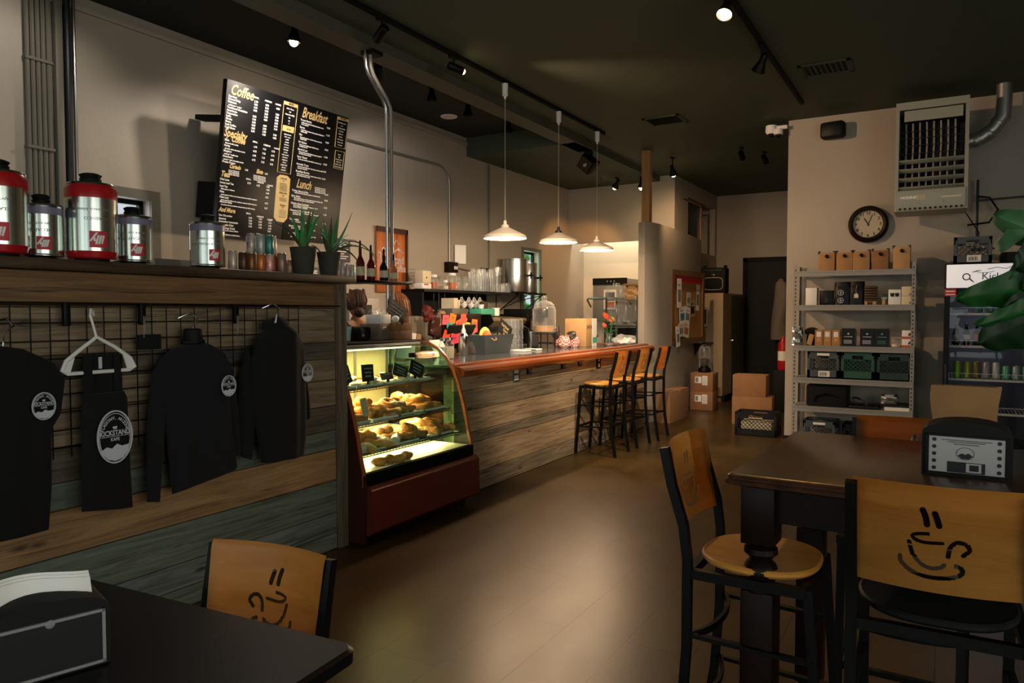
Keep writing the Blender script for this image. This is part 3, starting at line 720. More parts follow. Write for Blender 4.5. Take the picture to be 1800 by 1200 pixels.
# pendants
def pendant(y, zs, label, lit):
    t = thing('pendant_lamp', label, 'pendant lamp', (-3.5, y, 3.566), 0, 'pendants over the bar')
    MB().lathe([(.004, -.14), (.011, -.138), (.012, -.115), (.026, -.11), (.028, 0), (.002, 0)], n=20).build('canopy', 'white', t)
    h = 3.566-zs
    MB().cyl((0, 0, -.13), (0, 0, -h+.15), .0032, 6).build('cord', 'cable', t)
    MB().lathe([(.004, -h+.17), (.014, -h+.165), (.018, -h+.13), (.035, -h+.125), (.036, -h+.10), (.02, -h+.098)], n=20).build('socket', 'gun' if lit == 2 else 'shade', t)
    MB().lathe([(.03, -h+.105), (.05, -h+.098), (.19, -h+.03), (.198, -h+.008), (.198, -h), (.192, -h+.002), (.185, -h+.026), (.05, -h+.09), (.03, -h+.094)], n=40, cap0=False, cap1=False).build('shade', 'shade', t)
    MB().lathe([(.004, -h-.012), (.018, -h-.008), (.03, -h+.008), (.033, -h+.03), (.026, -h+.055), (.016, -h+.085)], n=18).build('bulb', 'bulb', t)
    light('pendant_light', 'POINT', (-3.5, y, zs-.045), 50, '#ffdcb4', .035)
    return t
pendant(5.84, 2.155, 'nearest of the three cream cone pendants over the bar', 0)
pendant(6.93, 2.205, 'middle one of the three cream cone pendants over the bar', 2)
pendant(7.92, 2.195, 'farthest cream cone pendant over the bar, above the flowers', 1)
# ceiling vents
def vent(label, x0, x1, y0, y1, n):
    t = thing('ceiling_vent', label, 'vent', ((x0+x1)/2, (y0+y1)/2, 3.6))
    a, c = (x1-x0)/2, (y1-y0)/2
    MB().box(-a, a, -c, -c+.03, -.012, 0).box(-a, a, c-.03, c, -.012, 0).box(-a, -a+.03, -c, c, -.012, 0).box(a-.03, a, -c, c, -.012, 0).build('frame', 'ceil', t)
    b = MB()
    for k in range(n):
        x = -a+.04+(2*a-.08)*k/(n-1); b.push(TR(x, 0, -.006) @ Matrix.Rotation(.6, 4, 'Y')); b.box(-.012, .012, -c+.02, c-.02, -.001, .001); b.pop()
    b.i = 1; b.box(-a+.02, a-.02, -c+.02, c-.02, -.002, 0)
    b.build('louvre', ['ceil', 'blackm'], t)
vent('square black vent in the ceiling above the bar end', -2.9, -2.49, 7.76, 8.12, 12)
vent('slatted dark ceiling vent beside the right-hand track', -1.13, -.71, 6.79, 7.15, 9)
# small projector-like speaker hanging off the end of the beam
t = thing('ceiling_speaker', 'black box speaker hanging tilted from the end of the beam', 'speaker', (-3.93, 8.62, 3.52))
Q = TR(0, 0, -.16) @ Matrix.Rotation(.7, 4, 'Y') @ Matrix.Rotation(.3, 4, 'X')
MB(Q).box(-.1, .1, -.08, .08, -.09, .09, .006).build('cabinet', 'black', t)
b = MB(Q).box(-.085, .085, -.086, -.08, -.075, .075); b.build('grille', 'stem', t)
MB(Q).ball((0, -.088, 0), .03, 14, 8, (1, .3, 1)).build('cone', 'steel', t)
MB().box(-.05, .05, -.03, .03, -.05, 0).build('bracket', 'blackm', t)
# dome cameras at the corner of the shelf wall
t = thing('security_camera', 'white twin dome security camera at the top corner of the shelf wall', 'security camera', (-1.66, 8.6, 3.49))
MB().box(-.01, .14, -.02, .02, .01, .05, .005).lathe([(.002, .06), (.06, .06), (.065, .0), (.05, -.03), (.002, -.03)], (-.03, 0, 0), 20).lathe([(.002, .02), (.045, .02), (.05, -.04), (.002, -.05)], (.05, -.03, -.01), 20).build('housing', 'white', t)
MB().ball((-.03, 0, -.03), .038, 14, 8).ball((.05, -.03, -.055), .034, 14, 8).build('lens_dome', 'black', t)
# wall speaker
t = thing('wall_speaker', 'small black speaker high on the shelf wall', 'speaker', (-1.05, 8.6, 3.42), -.15)
MB().box(-.12, .12, -.09, .05, -.085, .085, .03).build('cabinet', 'blackm', t)
MB().box(-.1, .1, -.094, -.088, -.07, .07, .002).build('grille', 'black', t)
# bent twin conduit from the beam down to the bar
t = thing('conduit_pipes', 'pair of grey conduit pipes bending down from the beam behind the pastry case', 'pipes', (0, 0, 0))
for dx, m_ in ((0, 'steel'), (.055, 'greysteel')):
    x = -3.93+dx*.4; y = 4.44+dx*.55
    pts = [(x, y, 3.53), (x, y, 3.47), (x, y+.005, 3.40), (x, y+.03, 3.35), (x, y+.1, 3.28), (x, y+.19, 3.2), (x, y+.235, 3.14), (x, y+.245, 3.07), (x, y+.245, 1.05)]
    MB().tube(pts, .0145, 12).build('pipe', m_, t)
MB().box(-3.97, -3.85, 4.43, 4.55, 3.49, 3.52).build('mounting_plate', 'blackm', t)
# ================================================================ shelf wall: clock, heater, shelves, fridge
t = thing('wall_clock', 'round wall clock in a dark wood rim above the shelves', 'clock', (-.70, 8.62, 2.405))
Q = Matrix.Rotation(PI/2, 4, 'X')
MB(Q).lathe([(.142, .028), (.15, .04), (.17, .045), (.186, .03), (.192, .01), (.195, -.045), (.14, -.045)], n=56, cap0=False, cap1=False).build('rim', 'espresso', t)
MB(Q).lathe([(.0, .0), (.148, .0), (.148, -.01), (.0, -.01)][1:3]+[(.148, .002)], n=48).build('dial', 'clockface', t)
n_ = MB()
for k in range(1, 13):
    a = PI/2-k*PI/6; n_.text(str(k), .044, TX((.117*math.cos(a), -.004, .117*math.sin(a)-.015), (1, 0, 0), (0, 0, 1)), .0008, align='CENTER')
n_.build('numerals', 'black', t)
for nm, a, L, w in (('hour_hand', math.radians(90-328), .075, .005), ('minute_hand', math.radians(90-22), .105, .0035)):
    c, s_ = math.cos(a), math.sin(a)
    MB().bar([(-.02*c, -.007, -.02*s_), (L*c, -.007, L*s_)], w*1.6, .002, (s_, 0, -c)).build(nm, 'black', t)
MB(Q).lathe([(.002, .022), (.144, .022), (.144, .02), (.002, .02)], n=40).build('crystal', 'pane', t)
# unit heater hung in front of the wall
hx0, hx1, hy0, hy1, hz0, hz1 = -.425, .175, 8.0, 8.45, 2.44, 3.47
t = thing('unit_heater', 'grey hanging gas unit heater with horizontal louvres near the ceiling', 'heater', (hx0, hy0, hz0))
w, d, h = hx1-hx0, hy1-hy0, hz1-hz0
b = MB().box(0, .03, 0, d, 0, h).box(w-.03, w, 0, d, 0, h).box(.03, w-.03, 0, d, h-.07, h).box(.03, w-.03, 0, d, 0, .20).box(.03, w-.03, d-.02, d, .2, h-.07)
b.prism([(0, 0), (-.012, .03), (-.012, .19), (0, .2)], 'x', .02, w-.02)
b.i = 1
for k in range(13): b.box(.04+k*.042, .058+k*.042, -.0135, -.003, .012, .03)
b.i = 0
b.box(.2, .206, -.016, -.01, .06, .09).box(w-.2, w-.194, -.016, -.01, .06, .09)
b.build('casing', ['heater', 'blackm'], t)
MB().box(.035, w-.035, .25, .27, .21, h-.08).build('burner_back', 'blackm', t)
MB().box(.07, w-.05, .012, .02, h-.18, h-.08).build('top_baffle', 'heater', t)
for k in range(8):
    x = .085+k*.058
    MB().tube([(x, .10, .23), (x, .10, .5), (x+.004, .08, .62), (x, .07, h-.19)], .0085, 8).build('heat_tube', 'greysteel', t)
g = MB()
for z in (.545, .62, .69, .755): g.cyl((.03, .03, z), (w-.03, .03, z), .0035, 6)
g.build('wire_guard', 'gun', t)
for k in range(4):
    z = .215+k*.085
    q = MB().push(TR(0, .03, z) @ Matrix.Rotation(-.5, 4, 'X')); q.box(.032, w-.032, -.03, .03, -.004, .004, .002); q.build('louvre', 'heater', t)
b = MB().text('MODINE', .034, TX((.05, -.014, .115), (1, 0, 0), (0, 0, 1)), .002, .2)
b.build('maker_lettering', 'white', t)
b = MB().box(.19, .255, -.0145, -.012, .105, .145); b.i = 1
for q in range(4): b.box(.196, .25, -.015, -.0143, .11+q*.009, .113+q*.009)
b.build('rating_label', ['cream', 'gun'], t)
MB().box(w-.21, w-.05, -.0145, -.012, .11, .122).build('sticker', 'cream', t)
for x in (.05, w-.05): MB().cyl((x, d/2, h), (x, d/2, 3.6-hz0), .006, 6).build('hanger_rod', 'gun', t)
t = thing('flue_pipe', 'silver elbow flue pipe leaving the right side of the heater', 'flue pipe', (hx1, 8.3, 3.1))
MB().tube([(0, 0, 0), (.1, 0, .02), (.2, .0, .1), (.27, 0, .2), (.28, 0, .35), (.28, 0, .5)], .065, 20).build('duct', 'alu', t)
c = MB()
for p in ((.06, .005), (.16, .06), (.235, .15)): c.ball((p[0], 0, p[1]), .069, 20, 10, (1, 1, 1))
c.build('joint', 'alu', t)
# gas pipe and cable below the heater
t = thing('gas_pipe', 'thin gas pipe and looping cable hanging below the heater', 'pipe', (.27, 8.55, 2.15))
MB().tube([(0, 0, 0), (0, 0, .62)], .012, 8).tube([(0, 0, .42), (3.0, 0, .50)], .008, 6).build('pipe', 'gun', t)
MB().tube([(-.1, -.1, .3), (.02, -.02, .1), (-.02, 0, -.02)], .006, 6).tube([(-.08, -.05, .18), (.1, 0, .2), (.17, 0, .32), (.1, 0, .44), (0, 0, .46)], .009, 6).build('cable', 'blackm', t)
MB().lathe([(.06, 0), (.065, .012), (.05, .03), (.03, .035), (.002, .035)], (0, -.05, -.08), 20).box(-.02, .15, -.08, -.02, -.065, -.05, .004).build('regulator', 'gun', t)
# steel shelving
sx0, sx1, sy0, sy1 = -1.37, -.235, 8.24, 8.63
lev = [1.895, 1.54, 1.115, .775, .475, .05]
t = thing('shelving_unit', 'grey slotted-angle steel shelving unit of coffee and crates', 'shelving', (sx0, sy0, 0))
w, d = sx1-sx0, sy1-sy0
for x, s_ in ((0, 1), (w, -1)):
    for y, q in ((0, 1), (d, -1)):
        b = MB().box(min(x, x+s_*.035), max(x, x+s_*.035), y-.0015, y+.0015, 0, 1.975).box(x-.0015, x+.0015, min(y, y+q*.035), max(y, y+q*.035), 0, 1.975)
        b.i = 1
        if q == 1:
            for k in range(48): b.box(x+s_*.014, x+s_*.024, y-.0022, y-.001, .03+k*.04, .046+k*.04)
        b.build('upright', ['greysteel', 'blackm'], t)
for z in lev:
    b = MB().box(.003, w-.003, .0, d, z, z+.012)
    b.box(.003, w-.003, -.006, .0, z-.045, z+.012).box(.003, w-.003, -.012, -.005, z-.005, z+.012).box(.003, w-.003, -.012, -.005, z-.045, z-.028)
    b.box(.003, w-.003, d, d+.005, z-.045, z+.012)
    b.build('shelf', 'greysteel', t)
def onshelf(k): return lev[k]+.013
# coffee carrier boxes on top
def carrier(x, w_, h_, m_, label, spout=True):
    t = thing('coffee_carrier_box', label, 'coffee carrier box', (x, 8.36, onshelf(0)))
    b = MB().box(-w_/2, w_/2, -.09, .09, 0, h_, .003)
    b.build('carton', m_, t)
    for s_ in (-1, 1):
        b = MB(); b.box(s_*w_/2-.006, s_*w_/2+.006, -.094, -.05, h_-.01, h_+.018).box(s_*w_/2-(.02 if s_ > 0 else 0), s_*w_/2+(.02 if s_ < 0 else 0), -.094, -.088, h_+.006, h_+.018)
        b.build('handle_tab', 'stem', t)
    MB().cyl((0, -.091, h_-.035), (0, -.105, h_-.035), .017, 16).cyl((.0, -.1, h_-.03), (.01, -.115, h_-.05), .012, 10).build('tap', 'blackm', t)
for a in ((-1.055, .155, .185, 'kraft', 'brown carrier box with black tap, leftmost on top of the steel shelves'), (-.885, .155, .185, 'kraft', 'brown carrier box second from left on top of the steel shelves'),
          (-.728, .155, .185, 'kraft', 'brown carrier box in the middle of five on the steel shelves'), (-.555, .15, .19, 'card', 'darker brown carrier box fourth from left on the steel shelves'),
          (-.365, .15, .215, 'kraft2', 'pale taller carrier box, rightmost on top of the steel shelves')): carrier(*a)
# second shelf
z = onshelf(1); Y = 8.30
def sbox(name, label, cat, x0, x1, z_, h_, m_, y=8.30, d_=.1, group=None, rz=0, bev=.002):
    o = MB().box(-(x1-x0)/2, (x1-x0)/2, -d_/2, d_/2, 0, h_, bev).build(name, m_, None, ((x0+x1)/2, y, z_), rz); return tag(o, label, cat, group)
sbox('white_box', 'plain white upright box, leftmost on the second steel shelf', 'box', -1.25, -1.14, z, .178, 'white', d_=.12)
t = thing('black_box', 'dark box with a faint cup picture beside the plain white box', 'box', (-1.055, 8.33, z))
MB().box(-.065, .065, -.05, .05, 0, .15, .002).build('carton', 'board', t)
MB().box(-.018, .018, -.0515, -.05, .02, .075).lathe([(.018, -.0), (.026, .004)], (0, -.045, .018), 12).build('picture', 'gun', t)
t = thing('coffee_sack', 'black coffee sack with white round emblems on the second steel shelf', 'sack', (-.9, 8.34, z))
MB().grid(lambda u, v: (0, 0, 0), 1, 1).bm.free()
def pillow(b, w_, d_, h_, wob=.008, top=.5, n=14):
    rings = []
    for k in range(9):
        z_ = h_*k/8; t_ = 1-(1-top)*max(0, (k/8-.6)/.4); tw = 1-.08*max(0, (k/8-.7)/.3)
        rings.append(b.ring([(w_/2*tw*math.copysign(abs(math.cos(a))**.5, math.cos(a))+wob*math.sin(5*a+k), d_/2*t_*math.copysign(abs(math.sin(a))**.5, math.sin(a))+wob*math.cos(4*a+2*k), z_+(wob*math.sin(3*a) if k == 8 else 0)) for a in [2*PI*q/n for q in range(n)]]))
    b.bridge(rings)
b = MB(); pillow(b, .16, .12, .235, .004, .6, 24); b.build('sack', 'board', t)
b = MB()
for zz in (.045, .125):
    b.tube([(-.015+.026*math.cos(a), -.066, zz+.026*math.sin(a)) for a in [2*PI*q/20 for q in range(20)]], .003, 5, True)
    b.box(-.018, -.012, -.067, -.064, zz-.02, zz+.02).box(-.03, .0, -.067, -.064, zz-.003, zz+.003)
b.build('emblem', 'print', t)
t = thing('gift_bag', 'black gift bag with a pale hanging tag on the second steel shelf', 'bag', (-.77, 8.35, z))
b = MB(); pillow(b, .15, .12, .24, .003, .5, 20); b.build('bag', 'board', t)
MB().prism([(-.02, .07), (.02, .07), (.02, .105), (.0, .12), (-.02, .105)], 'y', -.068, -.065).build('tag', 'cream', t)
MB().tube([(0, -.066, .12), (-.003, -.068, .16), (.004, -.066, .2)], .0015, 4).build('string', 'cream', t)
t = thing('brown_bag_stack', 'stack of glossy brown wrapped bars on a small wooden rack', 'stack', (-.635, 8.32, z))
b = MB()
for k in range(6): b.box(-.06+.002*(k % 2), .06, -.05, .05, .035+k*.026, .059+k*.026, .009)
b.build('wrapped_bar', mat('glossy_brown_wrap', '#4a3322', .3, var=.3, vs=30), t)
MB().box(-.055, -.03, -.05, -.04, 0, .035).box(.02, .05, -.05, -.04, 0, .035).box(-.06, .06, -.03, .05, .025, .035).build('rack', 'kraft2', t)
t = thing('cork_jar', 'small dark green jar with a cork foot between brown stack and mug box', 'jar', (-.51, 8.30, z))
MB().box(-.045, .045, -.02, .03, .045, .105, .01).build('jar', 'cratedk', t)
MB().box(-.02, .01, -.035, -.01, 0, .05, .002).build('cork_foot', 'kraft2', t)
b = MB().text('1821', .028, TX((-.03, -.0215, .055), (1, 0, 0), (0, 0, 1)), .001); b.build('number', 'chalkt', t)
t = thing('mug_box', 'white box printed with dark mugs on the second steel shelf', 'box', (-.42, 8.32, z))
MB().box(-.055, .055, -.05, .05, 0, .15, .002).build('carton', 'white', t)
b = MB()
for s_ in (-1, 1): b.lathe([(.014, 0), (.019, .035), (.002, .035)], (s_*.022, -.05, .08), 12)
b.build('mug_picture', 'gun', t)
for k, dz in enumerate((0, .085)):
    t2 = thing('cream_box', ['lower', 'upper'][k]+' of two stacked cream cartons on the second steel shelf', 'box', (-.31, 8.31, z+dz))
    MB().box(-.048, .048, -.05, .05, 0, .083+.01*k, .002).build('carton', 'cream', t2); MB().box(.02, .035, -.0512, -.05, .012, .022).build('mark', 'gun', t2)
# third shelf
z = onshelf(2)
t = thing('foil_bag', 'crumpled silver foil bag at the left end of the third steel shelf', 'bag', (-1.33, 8.27, z))
b = MB(); pillow(b, .09, .08, .19, .012, .6); b.build('bag', 'silver', t)
o = MB(); o.ball((0, 0, .04), .075, 14, 8, (1, .7, .65)); o = o.build('beanie', 'cloth', None, (-1.2, 8.36, z+.1)); tag(o, 'black knitted beanie draped behind the foil bag', 'hat')
tag(MB().box(-.05, .05, -.04, .04, 0, .1).build('dark_box', 'blackm', None, (-1.2, 8.37, z)), 'dark box under the black beanie on the third steel shelf', 'box')
t = thing('label_bundle', 'bundle of folded kraft tags leaning by the foil bag', 'tags', (-1.215, 8.29, z), 0)
MB(Matrix.Rotation(.25, 4, 'Y')).box(-.025, .025, -.03, .0, 0.006, .12, .004).build('bundle', 'kraft2', t)
for k, x in enumerate((-1.118, -1.035, -.953)):
    t = thing('coffee_bag', ['kraft coffee bag with window, left of three on the third steel shelf', 'kraft coffee bag with window, middle of three on the third steel shelf', 'kraft coffee bag with window, right of three beside the black coffee bags'][k], 'coffee bag', (x, 8.30, z), 0, 'kraft coffee bags')
    b = MB(); b.prism([(-.035, 0), (.035, 0), (.035, .13), (.012, .165), (-.035, .165)], 'x', -.038, .038); b.build('bag', 'kraft', t)
    MB().box(-.022, .022, -.0365, -.035, .09, .145).build('label', 'paper', t)
    MB(TR(0, -.035, .06) @ Matrix.Rotation(PI/2, 4, 'X')).lathe([(.002, .001), (.02, .001), (.02, -.001)], n=16).build('window', ['maple', 'kraft2', 'bread'][k], t)
for k, x in enumerate((-.835, -.66, -.525)):
    t = thing('coffee_bag', ['black coffee bag with grey label, left of three on the third steel shelf', 'black coffee bag with pinkish label, middle of three', 'black coffee bag with green writing, right of three'][k], 'coffee bag', (x, 8.31, z), 0, 'black coffee bags')
    MB().prism([(-.045, 0), (.045, 0), (.045, .15), (.015, .182), (-.045, .182)], 'x', -.066, .062).build('bag', 'board', t)
    MB().box(.0625, .07, -.03, .04, 0, .17, .002).build('side_seam', 'gray', t)
    b = MB().text(['DOUBLE DOG', 'COLD BREW', 'GREEN HILL'][k][:0] or '', .02, Matrix()) if False else MB()
    b.ball((-.0, -.0455, .128), .01, 10, 6, (1, .1, 1)); b.box(-.04, .04, -.0462, -.045, .094, .1)
    b.build('emblem', 'chalkt' if k < 2 else 'teal', t)
    MB().box(-.042, .035, -.0462, -.045, .025, .065).build('label', ['gray', 'mauve', 'crategreen'][k], t)
t = thing('glass_jar', 'small lidded glass jar on the third steel shelf', 'jar', (-.4, 8.29, z))
MB().lathe([(.04, 0), (.044, .01), (.044, .06), (.04, .07)], n=20, cap1=False).build('jar', 'jar', t)
MB().lathe([(.038, .003), (.04, .03), (.002, .03)], n=16).build('contents', 'cream', t); MB().lathe([(.041, .07), (.041, .078), (.002, .078)], n=20).build('lid', 'greysteel', t)
for k, dz in enumerate((0, .085)):
    t = thing('tea_box', ['lower', 'upper'][k]+' white and orange box with a bean picture at the shelf end', 'box', (-.297, 8.30, z+dz))
    MB().box(-.05, .05, -.045, .045, 0, .083, .002).build('carton', 'white', t)
    MB().box(-.05, .05, -.0462, -.045, .0, .022).build('band', mat('orange_band_%d' % k, '#b4522a', .6), t)
    MB(TR(.018, -.046, .045) @ Matrix.Rotation(.6, 4, 'Y')).ball((0, 0, 0), .018, 12, 8, (.6, .06, 1)).build('bean_picture', 'cherry', t)
# milk crates
def crate(label, loc, w_, d_, h_, m_, rz=0, group=None, barcode=False, strip=False, face_tint=None):
    t = thing('milk_crate', label, 'crate', loc, rz, group)
    b = MB(); e = .012
    for sx in (-1, 1):
        for sy in (-1, 1): b.box(sx*w_/2-(.03 if sx > 0 else 0), sx*w_/2+(.03 if sx < 0 else 0), sy*d_/2-(.03 if sy > 0 else 0), sy*d_/2+(.03 if sy < 0 else 0), 0, h_, .003)
    b.box(-w_/2, w_/2, -d_/2, d_/2, 0, .012)
    for sy in (-1, 1):
        y0, y1 = (-d_/2, -d_/2+e) if sy < 0 else (d_/2-e, d_/2)
        b.box(-w_/2, w_/2, y0, y1, 0, h_*.3).box(-w_/2, w_/2, y0, y1, h_-.03, h_)
        b.box(-w_/2+.03, -w_*.17, y0, y1, h_*.74, h_-.03).box(w_*.17, w_/2-.03, y0, y1, h_*.74, h_-.03)
        b.box(-w_*.17, w_*.17, y0, y1, h_*.70, h_*.745)
        n_ = max(4, int(w_/.05))
        z0, z1 = h_*.3, h_*.72
        for k in range(-2, n_+2):
            for s_ in (-1, 1):
                xa = -w_/2+.03+(w_-.06)*k/n_; xb = xa+s_*(z1-z0)
                pa, pb = (xa, z0), (xb, z1)
                lo, hi = -w_/2+.02, w_/2-.02
                def clip(p, q):
                    if p[0] < lo or p[0] > hi:
                        if q[0] == p[0]: return p
                        x = lo if p[0] < lo else hi; f = (x-p[0])/(q[0]-p[0]); return (x, p[1]+f*(q[1]-p[1])), f
                    return p, 0
                (A, fa), (B, fb) = clip(pa, pb), clip(pb, pa)
                if fa+fb >= 1 or fa < 0 or fb < 0: continue
                b.bar([(A[0], (y0+y1)/2, A[1]), (B[0], (y0+y1)/2, B[1])], .008, .006, (0, 1, 0))
    for sx in (-1, 1):
        x0, x1 = (-w_/2, -w_/2+e) if sx < 0 else (w_/2-e, w_/2)
        b.box(x0, x1, -d_/2, d_/2, 0, h_*.3).box(x0, x1, -d_/2, d_/2, h_-.07, h_)
        for k in range(5): y = -d_/2+.05+(d_-.1)*k/4; b.box(x0, x1, y-.004, y+.004, h_*.3, h_-.07)
    b.build('body', m_, t)
    if barcode:
        q = MB().box(-.045, .065, -d_/2-.002, -d_/2, .015, .075); q.i = 1
        for k in range(9): q.box(-.03+k*.008, -.03+k*.008+(.003 if k % 3 else .005), -d_/2-.0028, -d_/2-.0018, .025, .062)
        q.build('barcode_sticker', ['paper', 'board'], t)
    if strip: MB().box(-.06, .06, -d_/2-.002, -d_/2, h_-.04, h_-.015).build('paper_strip', 'paper', t)
    return t
z = onshelf(3)
crate('grey milk crate with a barcode sticker on the steel shelf', (-1.07, 8.42, z), .31, .33, .275, 'crateg', barcode=True, strip=True)
crate('green milk crate in the middle of the row on the steel shelf', (-.742, 8.42, z), .31, .33, .275, 'crategreen')
crate('dark green milk crate at the right end of the steel shelf', (-.41, 8.42, z), .31, .33, .27, 'cratedk')
# fifth shelf
z = onshelf(4)
t = thing('black_case', 'soft black storage case on the fifth steel shelf', 'case', (-1.035, 8.42, z)); b = MB().box(-.2, .2, -.16, .16, 0, .225, .025); b.build('case', 'cloth', t); MB().tube([(-.12, -.165, .05), (-.1, -.18, .12), (.0, -.182, .15), (.1, -.18, .12)], .008, 6).build('strap', 'blackm', t)
t = thing('equipment_tray', 'dark tray of folded plastic sheet beside the black case', 'tray', (-.7, 8.4, z)); MB().box(-.12, .15, -.14, .14, 0, .03, .004).build('tray', 'board', t); MB().grid(lambda u, v: (-.1+.2*u, -.1+.2*v, .03+.09*math.sin(3*u+1)*(1-.5*v)+.01*math.sin(17*u*v)), 8, 8).build('plastic_sheet', 'gray', t)
t = thing('flat_box', 'flat black box with a white paper edge at the shelf right end', 'box', (-.38, 8.38, z)); MB().box(-.11, .12, -.12, .12, .0, .035).build('paper_stack', 'paper', t); MB().box(-.13, .13, -.12, .12, .035, .06).build('lid', 'board', t)
o = MB(); pillow(o, .15, .1, .085, .01, .6); tag(o.build('grey_device', 'alu', None, (-.45, 8.36, z+.061)), 'small grey device lying on the flat black box', 'device')
crate('dark grey crate with a paper strip on the lowest steel shelf', (-1.1, 8.42, .063), .32, .32, .27, 'crateg', strip=True)
crate('black crate beside the strip-labelled crate on the lowest shelf', (-.72, 8.44, .063), .32, .3, .25, 'crateblk')
# glass-door fridge
fx0, fx1, fy0, fy1, fz = .01, .76, 7.92, 8.6, 1.925
t = thing('drinks_fridge', 'glass-door drinks fridge with a white lit header by the plant', 'fridge', (fx0, fy0, 0))
w, d = fx1-fx0, fy1-fy0
b = MB().box(0, .035, .0, d, 0, fz).box(w-.035, w, 0, d, 0, fz).box(.035, w-.035, d-.03, d, 0, fz).box(.035, w-.035, 0, d, fz-.03, fz).box(.035, w-.035, 0, d, 0, .25); b.build('cabinet', 'blackm', t)
MB().box(.035, .04, .03, d-.03, .25, fz-.25).box(w-.04, w-.035, .03, d-.03, .25, fz-.25).box(.04, w-.04, d-.035, d-.03, .25, fz-.25).box(.04, w-.04, .03, d-.03, fz-.26, fz-.25).build('liner', 'fridgein', t)
MB().box(.012, w-.012, -.03, 0, fz-.225, fz-.012, .003).build('header_sign', 'signlit', t)
dr = MB()
for a in ((0, .045, .12, fz-.232), (w-.045, w, .12, fz-.232), (.045, w-.045, .12, .2), (.045, w-.045, fz-.29, fz-.232)): dr.box(a[0], a[1], -.045, -.002, a[2], a[3])
dr = dr.build('door_frame', 'black', t)
MB().box(.045, w-.045, -.025, -.02, .2, fz-.29).build('pane', 'pane', dr); MB().box(.01, .03, -.075, -.046, .75, 1.0, .004).build('door_handle', 'gun', dr)
g = MB(TR(0, -.0315, 0))
g.i = 0
g.text('Kickstand', .085, TX((.285, 0, fz-.15), (1, 0, 0), (0, 0, 1)), 0, 0); g.text('Coffee', .065, TX((.42, 0, fz-.205), (1, 0, 0), (0, 0, 1)), 0, 0)
g.tube([(.33, 0, fz-.06), (.4, 0, fz-.045), (.47, 0, fz-.058), (.53, 0, fz-.03), (.6, 0, fz-.06), (.68, 0, fz-.085)], .0025, 5)
g.tube([(.25, 0, fz-.09), (.33, 0, fz-.09), (.38, 0, fz-.08)], .002, 5)
g.i = 1
g.tube([(.168+.028*math.cos(a), 0, fz-.125+.028*math.sin(a)) for a in [2*PI*q/18 for q in range(18)]], .005, 5, True)
g.tube([(.19, 0, fz-.14), (.215, 0, fz-.165), (.23, 0, fz-.178)], [.007, .006, .002], 5)
g.tube([(.21, 0, fz-.085), (.25, 0, fz-.075), (.285, 0, fz-.07)], [.002, .006, .001], 5)
g.build('header_logo', ['board', 'cherry'], t)
q = MB().box(.0, .09, -.048, -.045, fz-.30, fz-.235); q.i = 1; q.box(.008, .082, -.0487, -.0478, fz-.262, fz-.25).box(.008, .082, -.0487, -.0478, fz-.29, fz-.28)
q.build('sticker', ['redp', 'paper'], t)
flev = [1.47, 1.17, .865, .56]
for z_ in flev:
    b = MB().box(.045, w-.045, .03, .034, z_-.02, z_).box(.045, w-.045, .03, .034, z_+.045, z_+.05)
    for k in range(24): x = .05+k*(w-.1)/23; b.cyl((x, .034, z_-.004), (x, d-.05, z_-.004), .0022, 4)
    for k in range(6): x = .05+k*(w-.1)/5; b.box(x, x+.003, .03, .034, z_-.02, z_+.05)
    b.build('wire_shelf', 'wire', t)
light('fridge_lamp', 'AREA', (fx0+w/2, fy0+.12, fz-.30), 2.2, '#dfe8ff', .5, .08, (fx0+w/2, fy0+.3, 0))
def can(r, h_, m_, name, label, loc, group, top='alu', cat='drink can'):
    t = thing(name, label, cat, loc, 0, group)
    MB().lathe([(r*.8, 0), (r, .008), (r, h_-.014), (r*.82, h_-.004)], n=18, cap1=False).build('body', m_, t)
    MB().lathe([(r*.84, h_-.006), (r*.84, h_), (r*.78, h_-.003), (.002, h_-.003)], n=18).build('lid', top, t); return t
cc = [('can_lime', '#7fae2e', 'bright lime green can, leftmost on the fridge can shelf'), ('can_lime2', '#98a92a', 'yellow-green can, second from left in the fridge'), ('can_olive', '#6d6420', 'olive brown can, third from left in the fridge'), ('can_grey', '#8d8d95', 'grey can with dark lettering, fourth from left in the fridge'), ('can_white', '#b6bcb4', 'pale grey can, fifth from left in the fridge'), ('can_mint', '#5fb090', 'mint green can, sixth from left in the fridge'), ('can_ice', '#8fa8a4', 'pale icy can, seventh from left in the fridge'), ('can_mint2', '#6aa389', 'sea-green can, rightmost on the fridge can shelf')]
for k, (mn, colr, lb) in enumerate(cc):
    M[mn] = mat(mn, colr, .35, .3); can(.030, .155 if k < 5 else .125, mn, 'drink_can', lb, (fx0+.115+k*.076, 8.02, .866), 'cans in the fridge')
M['cola'] = mat('cola_glass', '#1c0f0c', .1, spec=.6); M['label_red'] = mat('cola_label', '#8c4a3c', .6)
for k in range(5):
    t = thing('glass_bottle', ['dark glass bottle leftmost on the fridge bottle shelf', 'dark glass bottle second from left in the fridge', 'dark bottle with a red-brown label in the fridge', 'dark bottle with a pale label in the fridge', 'dark bottle half hidden by the fiddle leaf'][k], 'bottle', (fx0+.1+k*.082, 8.03, 1.171), 0, 'bottles in the fridge')
    MB().lathe([(.026, 0), (.03, .01), (.03, .1), (.012, .16), (.012, .2), (.002, .2)], n=16).build('bottle', 'cola', t)
    MB().lathe([(.0305, .055), (.0305, .1)], n=16, cap0=False, cap1=False).build('label', ['gray', 'paper', 'label_red', 'gray', 'paper'][k], t); MB().lathe([(.014, .195), (.014, .21), (.002, .21)], n=10).build('cap', 'alu', t)
